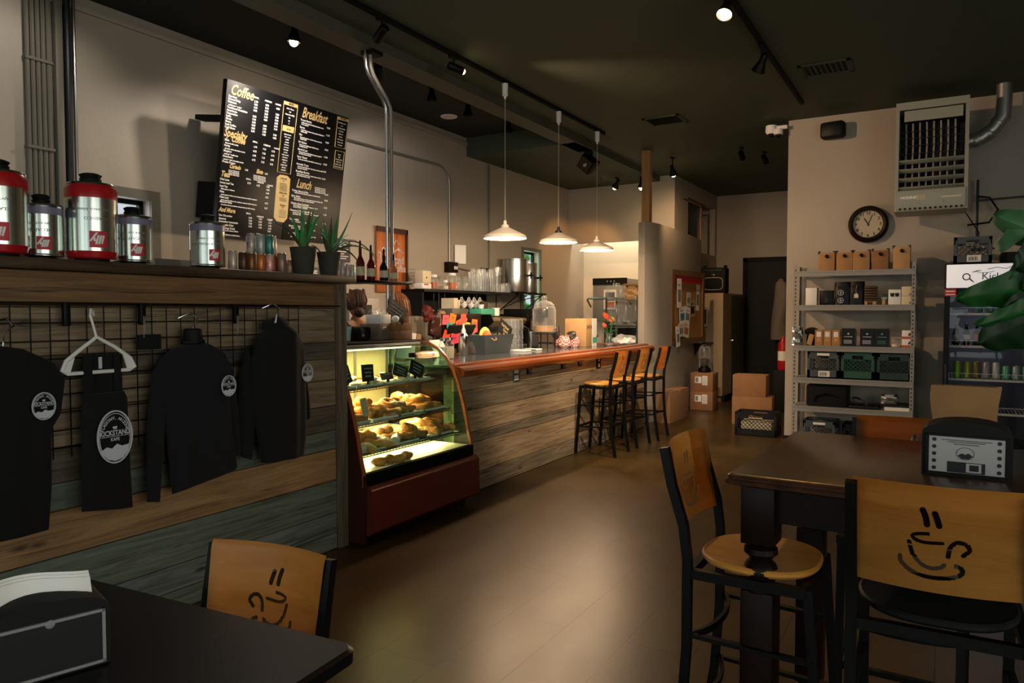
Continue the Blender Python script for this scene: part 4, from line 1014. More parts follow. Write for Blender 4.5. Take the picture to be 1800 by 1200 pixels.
for k in range(4): can(.03, .12, 'crategreen' if k < 3 else 'teal', 'green_can', ['dark green can at the left of the top fridge shelf', 'dark green can beside it on the top fridge shelf', 'dark green can near the fiddle leaf in the fridge', 'teal can behind the upper fiddle leaf'][k], (fx0+.28+k*.085, 8.03, 1.471), 'cans on the top fridge shelf')
for k in range(4):
    t = thing('capped_bottle', 'bottle with a pale cap on the low fridge shelf behind the paper bag', 'bottle', (fx0+.12+k*.085, 8.03, .561), 0, 'capped bottles low in the fridge')
    MB().lathe([(.028, 0), (.032, .01), (.032, .1), (.014, .14), (.002, .14)], n=14).build('bottle', 'cola', t); MB().lathe([(.018, .135), (.018, .16), (.002, .16)], n=12).build('cap', 'mauve' if k < 3 else 'white', t)
crate('grey milk crate with a sticker on top of the drinks fridge', (fx0+.215, 8.12, fz), .30, .3, .245, 'crateg', barcode=True)
tag(MB().box(-.12, .12, -.14, .14, 0, .1, .01).build('dark_box', 'blackm', None, (fx0+.56, 8.2, fz)), 'dark box beside the crate on top of the fridge', 'box')
# ---------------------------------------------------------------- floor boxes and crate by the hall
def carton(label, loc, w_, d_, h_, rz=0, m_='card', labels=0, group=None):
    t = thing('cardboard_box', label, 'cardboard box', loc, rz, group)
    MB().box(-w_/2, w_/2, -d_/2, d_/2, 0, h_, .003).build('carton', m_, t)
    MB().box(-w_/2-.0008, w_/2+.0008, -.025, .025, h_-.04, h_+.0008).build('tape', 'kraft2', t)
    if labels:
        b = MB().box(-.1, .0, -d_/2-.002, -d_/2, h_*.45, h_*.8).box(.01, .09, -d_/2-.002, -d_/2, h_*.35, h_*.85); b.i = 1
        b.box(-.09, -.05, -d_/2-.003, -d_/2-.0015, h_*.5, h_*.75)
        for k in range(4): b.box(.02, .08, -d_/2-.003, -d_/2-.0015, h_*(.42+.1*k), h_*(.44+.1*k))
        b.build('shipping_label', ['paper', 'gray'], t)
    return t
carton('wide brown box on the floor behind the farthest bar stool', (-3.18, 9.78, 0), .2, .75, .42, -.03, 'card')
carton('lower of two stacked labelled boxes by the curved wall', (-3.115, 11.1, 0), .34, .3, .28, 0, 'card', 1)
carton('upper labelled box of the stack by the curved wall', (-3.115, 11.1, .281), .34, .3, .28, 0, 'card', 1)
carton('lower brown box behind the black crate near the hall', (-2.15, 10.0, 0), .5, .34, .37, .1, 'card')
carton('open taped box on top, behind the black crate near the hall', (-2.18, 10.0, .371), .42, .32, .28, .05, 'card')
crate('black milk crate on the floor at the corner of the shelf wall', (-1.9, 9.12, 0), .48, .33, .28, 'crateblk', .02)
tag(MB().box(-.18, .18, -.12, .12, 0, .17, .02).build('white_liner', 'cream', None, (-1.9, 9.12, .013)), 'pale packets filling the black crate on the floor', 'packets')
# grinder jar on the stacked boxes
t = thing('coffee_grinder', 'chrome and glass coffee grinder standing on the stacked boxes', 'grinder', (-3.12, 11.12, .562))
MB().lathe([(.09, 0), (.1, .02), (.085, .06), (.06, .08), (.055, .11)], n=24).build('base', 'black', t)
MB().lathe([(.06, .1), (.085, .14), (.092, .3), (.075, .37), (.04, .39), (.002, .39)], n=24).build('hopper', 'jar', t)
MB().tube([(-.1, 0, .05), (-.105, 0, .25), (-.07, 0, .39), (0, 0, .42), (.07, 0, .39), (.105, 0, .25), (.1, 0, .05)], .008, 8).build('frame', 'chrome', t)
MB().lathe([(.055, .12), (.07, .2), (.002, .22)], n=16).build('coffee_beans', 'stem', t)
# guitar amp on the closet
t = thing('guitar_amp', 'black amplifier with rounded grille on top of the closet', 'amplifier', (-3.29, 12.3, 1.79))
MB().box(-.2, .2, -.13, .13, 0, .42, .02).build('cabinet', 'blackm', t)
MB().tube([(.16*math.copysign(abs(math.cos(a))**.45, math.cos(a)), -.134, .155+.1*math.copysign(abs(math.sin(a))**.45, math.sin(a))) for a in [2*PI*q/40 for q in range(40)]], .004, 6, True).build('grille_trim', 'cream', t)
MB().ball((.0, -.132, .30), .03, 14, 8, (1, .2, .7)).build('badge', 'chrome', t)
MB().box(-.16, .14, -.135, -.13, .375, .382).build('panel_strip', 'chrome', t)
b = MB()
for x in (-.17, .17): b.box(x-.02, x+.02, -.05, .05, .42, .46, .008)
b.build('foot', 'blackm', t)
# coat, bags and tools at the edge of the back door
t = thing('hanging_coat', 'pale coat hanging at the right of the back door', 'coat', (-2.43, 13.36, 0))
def coat(u, v): 
    a = PI*u; z_ = 2.0-1.0*v; r_ = .07+.09*v**.5+.012*math.sin(9*u+5*v)
    return (-.62+0*u+r_*math.cos(a+PI)+.02*math.sin(6*v), -.0-r_*math.sin(a), z_)
M['coatm'] = mat('pale_garment', '#7a6f60', .8, bump=.3, bs=8)
MB().grid(coat, 18, 14).ball((-.62, 0, 2.0), .06, 12, 8).build('coat', 'coatm', t).location = (.62, 0, 0)
MB().cyl((0, 0, 2.05), (0, .2, 2.06), .008, 8).build('wall_hook', 'steel', t)
t = thing('fire_extinguisher', 'red cylinder with a white band standing at the edge of the back door', 'extinguisher', (-2.03, 11.4, .62))
MB().lathe([(.07, 0), (.075, .01), (.075, .14)], n=20, cap1=False).build('lower_body', 'red', t); MB().lathe([(.0755, .14), (.0755, .28)], n=20, cap0=False, cap1=False).build('band', 'white', t); MB().lathe([(.075, .28), (.07, .4), (.03, .45), (.02, .5), (.002, .5)], n=20).build('upper_body', 'red', t)
tag(MB().box(-.12, .12, -.12, .12, 0, .62, .01).build('side_stand', 'blackm', None, (-2.03, 11.4, 0)), 'small black stand under the red cylinder', 'stand')
# wrapped bundles in the loft opening
b = MB()
for k, (y, z_, r_, h_) in enumerate(((11.7, 2.5, .1, .55), (11.95, 2.5, .08, .7), (12.3, 2.5, .12, .35))):
    t = thing('wrapped_bundle', ['pale wrapped bundle standing in the loft opening', 'taller pale bundle in the middle of the loft opening', 'low dark bundle deep in the loft opening'][k], 'bundle', (-3.84, y+.2, z_))
    q = MB(); pillow(q, .09, r_*2, h_, .012, .6); q.build('bundle', 'coatm' if k < 2 else 'blackm', t)
t = thing('loft_rail', 'thin wood rail across the loft opening', 'rail'); MB().box(-3.64, -3.62, 12.6, 12.62, 2.5, 3.3).build('post', 'postwood', t); MB().box(-3.64, -3.62, 11.6, 12.62, 3.28, 3.3).build('top_rail', 'postwood', t)
# notice board on the curved wall
t = thing('notice_board', 'cork notice board in an oak frame on the curved wall', 'notice board', (-3.325, 10.86, 1.55), -.07)
b = MB()
for a in ((-.66, .66, .46, .54), (-.66, .66, -.54, -.46), (-.66, -.58, -.46, .46), (.58, .66, -.46, .46)): b.box(0, .04, *a)
b.build('frame', 'oakframe', t); MB().box(0, .015, -.58, .58, -.46, .46).build('cork', 'cork', t)
t2 = MB().box(.015, .03, -.5, .55, .36, .45).build('ribbon', 'redp', t)
pp = [(-.5, .2, .16, .42, 'paper'), (-.35, -.12, .22, .25, 'paper'), (-.1, -.12, .2, .25, 'paper'), (.15, -.02, .2, .26, 'kraft2'), (-.4, -.33, .2, .2, 'cream'), (-.15, -.33, .22, .24, 'white'), (-.55, -.42, .14, .3, 'paper'), (-.05, .12, .16, .2, 'chalkt'), (.42, .15, .14, .4, 'paper')]
M['bluepic'] = mat('blue_print', '#3f6f96', .7); M['orangepic'] = mat('orange_print', '#b8683a', .7)
for k, (y, z_, w_, h_, m_) in enumerate(pp):
    lb = ['long white flyer at the top left of the notice board', 'white card with blue picture on the notice board', 'small white card at the middle of the notice board', 'tan flyer hung askew on the notice board', 'cream flyer low left on the notice board', 'white flyer with orange picture low on the notice board', 'white flyer hanging off the board lower left corner', 'small grey card in the centre of the cork', 'tall white strip at the right edge of the board'][k]
    q = MB(Matrix.Rotation(.15*math.sin(k*2.3), 4, 'X')).box(0, .003, -w_/2, w_/2, -h_/2, h_/2); q.i = 1
    q.box(.003, .0036, -w_*.35, w_*.35, -h_*.3, h_*.12); q.box(.003, .0036, -w_*.35, w_*.2, h_*.25, h_*.3)
    tag(q.build('notice_paper', [m_, ['gray', 'bluepic', 'gray', 'gun', 'gray', 'orangepic', 'gray', 'gray', 'gray'][k]], None, (-3.325+.042-.07*0+(-.0), 10.86+y, 1.55+z_), -.07), lb, 'notice')
t = thing('framed_tablet', 'white framed dark tablet on the wall right of the notice board', 'tablet', (-3.37, 11.85, 1.4), -.07)
MB().box(0, .02, -.2, .2, -.16, .16, .004).build('frame', 'white', t); MB().box(.02, .022, -.13, .13, -.12, .12).build('screen', 'board', t)
tag(MB().box(-.02, .12, -.35, .35, -.015, .0).prism([(-.01, -.2), (.1, -.015), (-.01, -.015)], 'y', -.3, -.27).build('wall_ledge', 'espresso', None, (-3.37, 11.75, .98)), 'thin dark ledge on the curved wall under the tablet', 'ledge')
# ---------------------------------------------------------------- fiddle leaf plant at the right edge
t = thing('fiddle_leaf_plant', 'tall fiddle leaf fig with drooping green leaves at the right edge', 'plant', (.62, 5.0, 0))
MB().lathe([(.14, 0), (.17, .02), (.2, .38), (.205, .4), (.18, .4), (.18, .36), (.002, .36)], n=28).build('pot', 'pot', t)
MB().tube([(0, 0, .35), (-.03, 0, .8), (-.06, -.02, 1.2), (-.10, 0, 1.55), (-.14, 0, 1.95)], [.016, .015, .013, .01, .008], 8).build('stem', 'stem', t)
def leaf(base, tip, width, droop, m_, roll=0, curl=.25, par=None):
    base = Vector(base); tip = Vector(tip); L = (tip-base).length; d_ = (tip-base).normalized()
    side = d_.cross(Vector((0, 0, 1)));  side = side.normalized() if side.length > .1 else Vector((1, 0, 0))
    nrm = side.cross(d_); q = Matrix.Rotation(roll, 3, d_); side = q @ side; nrm = q @ nrm
    def fn(u, v):
        wv = width*(math.sin(PI*min(1, v*.97+.03)**.85)**.75)*(1+.18*math.sin(PI*v*2.4))*.5
        s_ = (u-.5)*2
        rip = .06*L*math.sin(v*19+abs(s_)*2)*abs(s_)*.35
        return base+d_*L*v+side*s_*wv+nrm*(curl*width*abs(s_)**1.3*.5+rip-abs(s_)*0+.012*math.cos(s_*PI*8)*.0)+Vector((0, 0, -droop*v*v))
    b = MB(); b.grid(fn, 14, 18); b.bridge
    bmesh.ops.solidify(b.bm, geom=b.bm.faces[:], thickness=.0015)
    for f in b.bm.faces: f.smooth = True
    b.i = 0; b.tube([fn(.5, k/10) for k in range(10)], [.004*(1-k/12) for k in range(10)], 5)
    return b.build('leaf', m_, par)
LV = [((-.14, 0, 1.90), (-.38, -.06, 2.02), .2, .0, 'leafy', 1.3, .6), ((-.14, 0, 1.97), (-.34, -.03, 1.83), .16, .02, 'leafy', 1.0, .8), ((-.1, 0, 1.88), (-.30, -.05, 1.68), .13, .02, 'leafy', 1.5, .5),
      ((-.12, -.02, 1.84), (-.28, -.09, 1.72), .22, .0, 'leafd', 1.4, .1), ((-.12, 0, 1.62), (-.56, -.08, 1.58), .22, .03, 'leafg', 1.35, .15), ((-.12, -.04, 1.52), (-.46, -.14, 1.40), .13, .0, 'leafg', 1.2, .3),
      ((-.1, -.02, 1.48), (-.44, -.1, 1.30), .32, .0, 'leafd', 1.35, .1), ((-.08, 0, 1.72), (-.24, -.06, 1.60), .2, .0, 'leafd', 1.2, .2), ((-.05, 0, 1.4), (.2, -.1, 1.2), .28, .05, 'leafd', 1.2, .2),
      ((-.1, 0, 1.75), (.15, .05, 1.65), .26, .05, 'leafg', 1.2, .2), ((-.06, 0, 1.3), (-.2, -.1, .98), .2, .02, 'leafd', .8, .2), ((-.14, 0, 1.95), (-.0, 0, 2.12), .18, .02, 'leafg', 1.2, .3), ((-.08, 0, 1.55), (.2, -.05, 1.5), .26, .05, 'leafg', 1.3, .2)]
for a in LV: leaf(*a, par=t)
# ================================================================ curved-glass pastry case
cy0, cy1 = 3.475, 4.68
prof = [(-3.62, 1.245), (-3.52, 1.228), (-3.42, 1.185), (-3.34, 1.115), (-3.28, 1.03), (-3.235, .93), (-3.195, .80), (-3.165, .68), (-3.14, .55), (-3.12, .47)]
M['bandblk'] = mat('case_band_black', '#050506', .8, spec=.1)
t = thing('pastry_case', 'curved-glass pastry display case with cherry red base, lit from inside', 'display case', (0, 0, 0))
# side panels with wood edge
def sidepoly(o=0): return [(-3.95, .02), (-3.10, .02), (-3.09, .40), (-3.12+o, .47)]+[(x+o, z+o*.3) for x, z in reversed(prof[:-1])]+[(-3.95, 1.25)]
MB().prism([(x, z) for x, z in sidepoly(.012)], 'y', cy0-.025, cy0).build('side_panel', 'darkcherry', t)
# right side: clear end pane with a wood rim
MB().prism([(-3.92, .47)]+[(x, z) for x, z in reversed(prof)]+[(-3.92, 1.24)], 'y', cy1-.008, cy1-.003).build('end_pane', 'casepane', t)
MB().bar([(x+.006, cy1, z+.004) for x, z in prof]+[(-3.105, cy1, .38)], .022, .022, (0, 1, 0)).build('wood_rim', 'edgewood', t)
MB().bar([(x+.012, cy0-.012, z+.006) for x, z in prof]+[(-3.105, cy0-.012, .38)], .028, .008, (0, 1, 0)).build('wood_rim', 'edgewood', t)
MB().prism([(-3.95, .06), (-3.105, .06), (-3.105, .45), (-3.95, .45)], 'y', cy1-.015, cy1+.01).build('side_panel', 'darkcherry', t)
# glass sweep
b = MB(); rings = []
b.grid(lambda u, v: (lambda k, f: (prof[k][0]*(1-f)+prof[min(k+1, 9)][0]*f, cy0+(cy1-cy0-.01)*u, prof[k][1]*(1-f)+prof[min(k+1, 9)][1]*f))(min(8, int(v*9)), v*9-min(8, int(v*9))), 1, 27)
b.build('curved_glass', 'casepane', t)
MB().box(-3.13, -3.08, cy0, cy1-.012, .385, .465, .006).build('black_band', 'bandblk', t)
MB().prism([(-3.93, .07), (-3.08, .07), (-3.045, .10), (-3.05, .36), (-3.08, .385), (-3.93, .385)], 'y', cy0, cy1+.02).build('base', 'cherry', t)
MB().box(-3.92, -3.135, cy0, cy1-.012, .386, .462).build('deck', 'traywhite', t)
MB().box(-3.96, -3.58, cy0-.02, cy1+.005, 1.235, 1.262, .006).build('top', 'black', t)
b = MB().box(-3.62, -3.565, cy0, cy1-.01, 1.215, 1.245, .008); b.build('top_rail', 'alu', t)
bk = MB()
for y in (cy0+.02, cy0+.39, cy0+.42, cy0+.80, cy1-.03): bk.box(-3.93, -3.915, y-.015, y+.015, .46, 1.235)
bk.box(-3.93, -3.915, cy0, cy1, .46, .49).box(-3.93, -3.915, cy0, cy1, 1.2, 1.235)
bk.build('rear_frame', 'alu', t)
MB().box(-3.925, -3.918, cy0, cy1-.01, .47, 1.23).build('rear_door', mat('pale_green_liner', '#b3ac88', .4), t)
for x in (-3.85, -3.15):
    for y in (cy0+.06, cy1-.06): MB().cyl((x, y, 0), (x, y, .075), .018, 10).build('foot', 'black', t)
SH = [(.955, -3.43), (.735, -3.30), (.56, -3.20)]
for z, x1 in SH:
    b = MB().box(-3.90, x1, cy0+.01, cy1-.02, z-.008, z)
    b.i = 1; b.cyl((x1, cy0+.01, z-.004), (x1, cy1-.02, z-.004), .005, 6).cyl((x1, cy0+.01, z-.018), (x1, cy1-.02, z-.018), .003, 6)
    for k in range(36): y = cy0+.03+k*(cy1-cy0-.07)/35; b.cyl((x1, y, z-.004), (x1, y, z-.018), .0022, 4)
    b.build('display_shelf', ['shelfglass', 'gun'], t)
for k, (x, z) in enumerate(((-3.66, 1.205), (-3.60, .938), (-3.48, .718), (-3.36, .543))):
    MB().cyl((x, cy0+.03, z), (x, cy1-.04, z), .008, 8).build('light_tube', 'tube', t)
    light('case_light', 'AREA', (x, (cy0+cy1)/2, z-.012), (13, 19, 19, 10)[k], '#ffdc98', cy1-cy0-.1, .03, None)
    bpy.data.objects[-1].name if False else None
for o in C.objects:
    if o.name.startswith('case_light'): o.rotation_euler = (0, .25, PI/2) if False else (0, 0, PI/2)
b = MB().box(-3.47, -3.465, 4.37, 4.52, 1.135, 1.17); b.build('price_sticker', 'darkcherry', t).rotation_euler = (0, 0, 0)
# trays
def tray(label, y, z, w_, x0, x1, m_='traywhite'):
    b = MB().box(x0, x1, y-w_/2, y+w_/2, 0, .004)
    for a in ((x0, x0+.004, y-w_/2, y+w_/2), (x1-.004, x1, y-w_/2, y+w_/2), (x0, x1, y-w_/2, y-w_/2+.004), (x0, x1, y+w_/2-.004, y+w_/2)): b.box(a[0], a[1], a[2], a[3], 0, .018)
    for v in b.bm.verts: v.co.x -= (x0+x1)/2; v.co.y -= y
    o = b.build('pastry_tray', m_, None, ((x0+x1)/2, y, z)); return tag(o, label, 'tray', 'trays in the pastry case')
nm = ['leftmost', 'second', 'third', 'rightmost']
for si, (z, x1, ys) in enumerate(((.955, -3.445, (3.63, 3.92, 4.2, 4.48)), (.735, -3.315, (3.63, 3.93, 4.22, 4.5)), (.56, -3.215, (3.68, 4.02, 4.44)))):
    for k, y in enumerate(ys):
        tray('white tray on the %s glass shelf of the pastry case, %s' % (['top', 'middle', 'bottom'][si], ['leftmost', 'left of centre', 'right of centre', 'rightmost'][k] if len(ys) == 4 else ['leftmost', 'central', 'rightmost'][k]), y, z+.001, .27 if si < 2 else .31, -3.86, x1)
# pastry kinds
def pastry(kind, m_):
    b = MB()
    if kind == 'bagel': b.tube([(.036*math.cos(a), .036*math.sin(a), .024) for a in [2*PI*q/18 for q in range(18)]], .025, 10, True, .9)
    elif kind == 'roll':
        b.tube([(x, .012*math.sin(x*40), .024+.004*math.sin(x*60)) for x in [(-.075+.15*q/10) for q in range(11)]], [.012, .022, .026, .028, .027, .025, .027, .028, .026, .02, .010], 10)
    elif kind == 'twist':
        b.tube([(x, .010*math.sin(x*55), .024) for x in [(-.10+.2*q/12) for q in range(13)]], [.012, .022, .028, .030, .028, .022, .02, .023, .029, .031, .028, .02, .010], 10)
    elif kind == 'muffin': b.lathe([(.026, 0), (.034, .035), (.046, .042), (.044, .058), (.03, .072), (.002, .077)], n=16)
    elif kind == 'bun': b.ball((0, 0, .026), .045, 16, 10, (1, 1, .62))
    elif kind == 'scone': b.prism([(-.05, -.04), (.055, 0), (-.05, .04), (-.062, 0)], 'z', 0, .035)
    elif kind == 'cookie': b.ball((0, 0, .014), .045, 14, 8, (1, 1, .35))
    for v in b.bm.verts:
        n_ = mnoise.noise(v.co*28); v.co *= 1+.10*n_
    return b
PN = {'bagel': 'bagel', 'roll': 'bread_roll', 'twist': 'twisted_pastry', 'muffin': 'muffin', 'bun': 'bun', 'scone': 'scone', 'cookie': 'wrapped_cookie'}
protos = {}
def put(kind, m_, label, group, spots):
    for k, (x, y, z, rz, tilt) in enumerate(spots):
        key = (kind, m_)
        if key not in protos:
            o = pastry(kind, m_).build(PN[kind], m_, None, ang=80); protos[key] = o
        else:
            o = protos[key].copy(); C.objects.link(o)
        o.location = (x, y, z); o.rotation_euler = (tilt*.6, tilt, rz)
        s_ = 1.14+.10*math.sin(k*5.1+x*30); o.scale = (s_, s_, s_)
        tag(o, label, {'bagel': 'bagel', 'roll': 'roll', 'twist': 'pastry', 'muffin': 'muffin', 'bun': 'bun', 'scone': 'scone', 'cookie': 'cookie'}[kind], group)
def heap(x0, x1, y0, y1, z, nx, ny, seed, dz=0, lying=.2):
    r = random.Random(seed); out = []
    for i in range(nx):
        for j in range(ny):
            out.append((x0+(x1-x0)*(i+.5)/nx+r.uniform(-.012, .012), y0+(y1-y0)*(j+.5)/ny+r.uniform(-.012, .012), z+dz, r.uniform(0, 6), r.uniform(-lying, lying)))
    return out
T1, T2, T3 = .962, .742, .567
put('cookie', 'wrap', 'plastic-wrapped cookie on the top shelf of the pastry case', 'wrapped cookies on the top shelf', heap(-3.62, -3.47, 3.52, 4.6, T1, 2, 9, 3) + heap(-3.6, -3.5, 3.55, 4.5, T1+.03, 1, 5, 4, 0, .5))
put('scone', 'bread', 'golden scone on the top shelf behind the chalk signs', 'scones on the top shelf', heap(-3.72, -3.62, 3.72, 4.5, T1, 1, 4, 5) )
put('roll', 'bread4', 'crusty roll at the left end of the middle shelf', 'crusty rolls on the middle shelf', heap(-3.64, -3.34, 3.52, 3.74, T2, 4, 2, 6) )
put('muffin', 'bread', 'golden muffin heaped left of centre on the middle shelf', 'muffins on the middle shelf', heap(-3.72, -3.35, 3.80, 4.0, T2, 4, 2, 7)+heap(-3.58, -3.42, 3.84, 3.96, T2+.055, 2, 1, 8, 0, .5))
put('bagel', 'bread4', 'brown glazed bagel on the middle shelf, centre', 'glazed bagels on the middle shelf', heap(-3.72, -3.34, 4.03, 4.32, T2, 4, 3, 9, 0, .35)+heap(-3.5, -3.42, 4.08, 4.22, T2+.045, 1, 2, 10, 0, .4))
put('bagel', 'bread', 'golden bagel at the right end of the middle shelf', 'golden bagels on the middle shelf', heap(-3.7, -3.35, 4.36, 4.62, T2, 4, 3, 11, 0, .35)+heap(-3.56, -3.42, 4.4, 4.58, T2+.045, 2, 2, 12, 0, .4))
put('bun', 'bread3', 'pale bun at the far right back of the middle shelf', 'pale buns on the middle shelf', heap(-3.74, -3.62, 4.38, 4.6, T2, 1, 2, 13)+heap(-3.7, -3.64, 4.44, 4.54, T2+.05, 1, 1, 14))
put('twist', 'bread3', 'pale twisted pastry at the left of the bottom shelf', 'twisted pastries on the bottom shelf', heap(-3.6, -3.24, 3.56, 3.84, T3, 4, 2, 15, 0, .25)+heap(-3.44, -3.3, 3.6, 3.78, T3+.045, 1, 2, 16, 0, .3))
put('bun', 'bread3', 'pale glossy bun on the bottom shelf, centre left', 'buns on the bottom shelf', heap(-3.58, -3.28, 3.88, 4.08, T3, 3, 2, 17)+heap(-3.44, -3.36, 3.92, 4.06, T3+.045, 1, 2, 18, 0, .4))
put('bagel', 'bread2', 'seeded bagel on the bottom shelf, centre right', 'seeded bagels on the bottom shelf', heap(-3.58, -3.24, 4.1, 4.3, T3, 3, 2, 19, 0, .3)+[(-3.34, 4.2, T3+.05, 1, .3)])
put('roll', 'bread2', 'seeded roll at the right end of the bottom shelf', 'seeded rolls on the bottom shelf', heap(-3.46, -3.24, 4.36, 4.62, T3, 3, 2, 21, 0, .3)+heap(-3.42, -3.32, 4.42, 4.56, T3+.045, 1, 2, 22, 0, .3))
put('muffin', 'bread3', 'pale muffin at the back right of the bottom shelf', 'pale muffins on the bottom shelf', heap(-3.62, -3.5, 4.4, 4.6, T3, 2, 2, 23))
put('roll', 'wrap', 'roll in clear wrap at the left front of the bottom shelf', 'wrapped rolls on the bottom shelf', [(-3.26, 3.57, T3+.002, .8, .2), (-3.3, 3.86, T3+.002, 2.6, .1), (-3.24, 3.93, T3+.002, 1.9, .1)])
put('twist', 'bread', 'twisted roll lying on the floor of the pastry case', 'twisted rolls on the case floor', [(-3.2, 3.78, .463, PI/2-.1, 0), (-3.17, 3.93, .463, PI/2+.2, 0)])
# chalk price signs
M['chalkg'] = mat('green_chalkboard', '#1b2b24', .6)
def csign(label, y, x, z, w_, h_, tilt, roll, m_='chalk', group=None, wr=3):
    t = thing('chalk_sign', label, 'chalk sign', (x, y, z), 0)
    Q = Matrix.Rotation(tilt, 4, 'Y') @ Matrix.Rotation(roll, 4, 'X')
    MB(TR(0, 0, .03) @ Q).box(-.003, .003, -w_/2, w_/2, 0, h_).build('panel', m_, t)
    b = MB(TR(0, 0, .03) @ Q); r = random.Random(int(y*1000))
    for k in range(wr):
        zz = h_*(.75-.22*k); ww = w_*r.uniform(.22, .36)
        b.tube([(.0042, -ww+2*ww*q/14, zz+h_*.05*math.sin(q*2.1+k)) for q in range(15)], .0012, 4)
    b.build('chalk_writing', 'chalkt', t)
    MB().box(-.012, .012, -.014, .014, 0, .012, .003).box(-.005, .005, -.01, .01, .01, .035).build('clip', 'black', t)
    return t
csign('dark price sign at the far left of the top pastry shelf', 3.50, -3.46, T1, .09, .12, -.15, 0, 'chalkg')
csign('tilted chalk price sign, second from left on the top pastry shelf', 3.70, -3.46, T1, .11, .12, -.15, .25, 'chalkg')
csign('upright chalk price sign, third on the top pastry shelf', 3.92, -3.47, T1, .12, .12, -.1, -.02)
csign('low chalk sign lying back between the upright sign and the tilted pair', 4.12, -3.46, T1, .13, .05, -.4, .0, 'chalkg', wr=1)
csign('tilted chalk sign, left of the overlapping pair on the top shelf', 4.30, -3.50, T1, .17, .09, -.1, -.35, 'chalkg')
csign('tilted chalk sign, right of the overlapping pair on the top shelf', 4.44, -3.46, T1, .17, .11, -.1, -.4, 'chalk')
csign('dark chalk sign lying at the far right of the top pastry shelf', 4.57, -3.5, T1, .12, .07, -.3, .4, 'chalkg')
csign('dark chalk sign at the left end of the middle pastry shelf', 3.56, -3.33, T2, .11, .07, -.2, .5, 'chalk', wr=2)
csign('blank pale price card standing on the middle pastry shelf', 3.75, -3.34, T2, .06, .13, -.1, .15, 'cream', wr=0)
# things on the case top
zt = 1.263
def jt(name, label, cat, loc, rz=0): return thing(name, label, cat, loc, rz)
t = jt('grey_tissue_box', 'taupe tissue box on top of the pastry case', 'box', (-3.84, 4.42, zt), .1)
MB().box(-.09, .09, -.075, .075, 0, .125, .003).build('carton', mat('taupe_card', '#6b5b4e', .8), t); MB().lathe([(.03, 0), (.002, .001)], n=16).build('opening', 'gray', t).location = (0, -.0, .1255)
MB(TR(.0915, 0, .085)).ball((0, 0, 0), .04, 14, 8, (.03, 1, .35)).build('label_oval', 'alu', t)
t = jt('white_box', 'small pale box holding clear bags on top of the taupe box', 'box', (-3.83, 4.45, zt+.126), .1); MB().box(-.06, .07, -.08, .07, 0, .07, .002).build('carton', 'white', t)
b = MB(); b.grid(lambda u, v: (-.05+.1*u, -.07+.13*v, .07+.05*abs(math.sin(7*u+3*v)*math.cos(5*v))), 10, 10); b.build('clear_bags', 'jar', t)
t = jt('bakery_box', 'brown two-tier cardboard box on top of the pastry case', 'cardboard box', (-3.80, 4.60, zt), .05); MB().box(-.12, .12, -.085, .085, 0, .07, .002).build('carton', 'card', t)
t = jt('bakery_box', 'upper brown cardboard box with a leaf poking out, on the case', 'cardboard box', (-3.80, 4.60, zt+.071), .05); MB().box(-.12, .12, -.085, .085, 0, .06, .002).build('carton', 'card', t)
b = MB(); b.tube([(0, .02, .05), (.02, .03, .09), (.04, .06, .13)], [.004, .014, .003], 6, flat=.4); b.build('leaf', 'leafy', t); MB().ball((.03, -.02, .07), .025, 10, 6, (.5, 1, .6)).build('orange_scrap', 'orangepic', t)
t = jt('card_reader', 'black card printer on top of the pastry case', 'printer', (-3.86, 4.24, zt), .1); MB().box(-.08, .08, -.075, .075, 0, .105, .02).build('body', 'blackm', t); MB().box(.079, .082, -.05, -.02, .03, .05).build('label', 'gray', t)
t = jt('teal_cup', 'pale teal tumbler beside the black printer', 'cup', (-3.84, 4.11, zt)); MB().lathe([(.024, 0), (.03, .09), (.033, .11), (.03, .11), (.022, .006)], n=18, cap1=False).build('cup', mat('pale_teal', '#8fb0a6', .4), t)
t = jt('white_bowl', 'white bowl at the left end of the case top', 'bowl', (-3.86, 3.98, zt)); MB().lathe([(.03, 0), (.055, .03), (.062, .07), (.058, .07), (.05, .03), (.002, .01)], n=20, cap1=False).build('bowl', 'white', t)
t = jt('pouch_sign', 'small white pouch and black tag on the brown boxes', 'pouch', (-3.70, 4.50, zt+.131)); b = MB(); b.ball((0, 0, .03), .04, 12, 8, (.5, 1, .7)); b.build('pouch', 'white', t); MB(Matrix.Rotation(.5, 4, 'X')).box(.02, .023, .03, .07, -.04, .01).build('tag', 'board', t)
t = thing('hanging_chalk_sign', 'black chalk sign tied to the conduit pipes above the case', 'chalk sign', (-3.86, 4.70, 1.50))
MB(Matrix.Rotation(-.42, 4, 'X')).box(0, .006, -.10, .13, -.06, .06).build('panel', 'chalk', t)
b = MB(Matrix.Rotation(-.42, 4, 'X'))
for k in range(3): b.tube([(.0075, -.08+.17*q/14, .03-.028*k+.005*math.sin(q*2.1+k)) for q in range(15)], .0012, 4)
b.build('chalk_writing', 'chalkt', t)
# ================================================================ left wall: menu, sign, shelf, conduits
def onwallY(name, label, cat, y, z): return thing(name, label, cat, (XL, y, z))
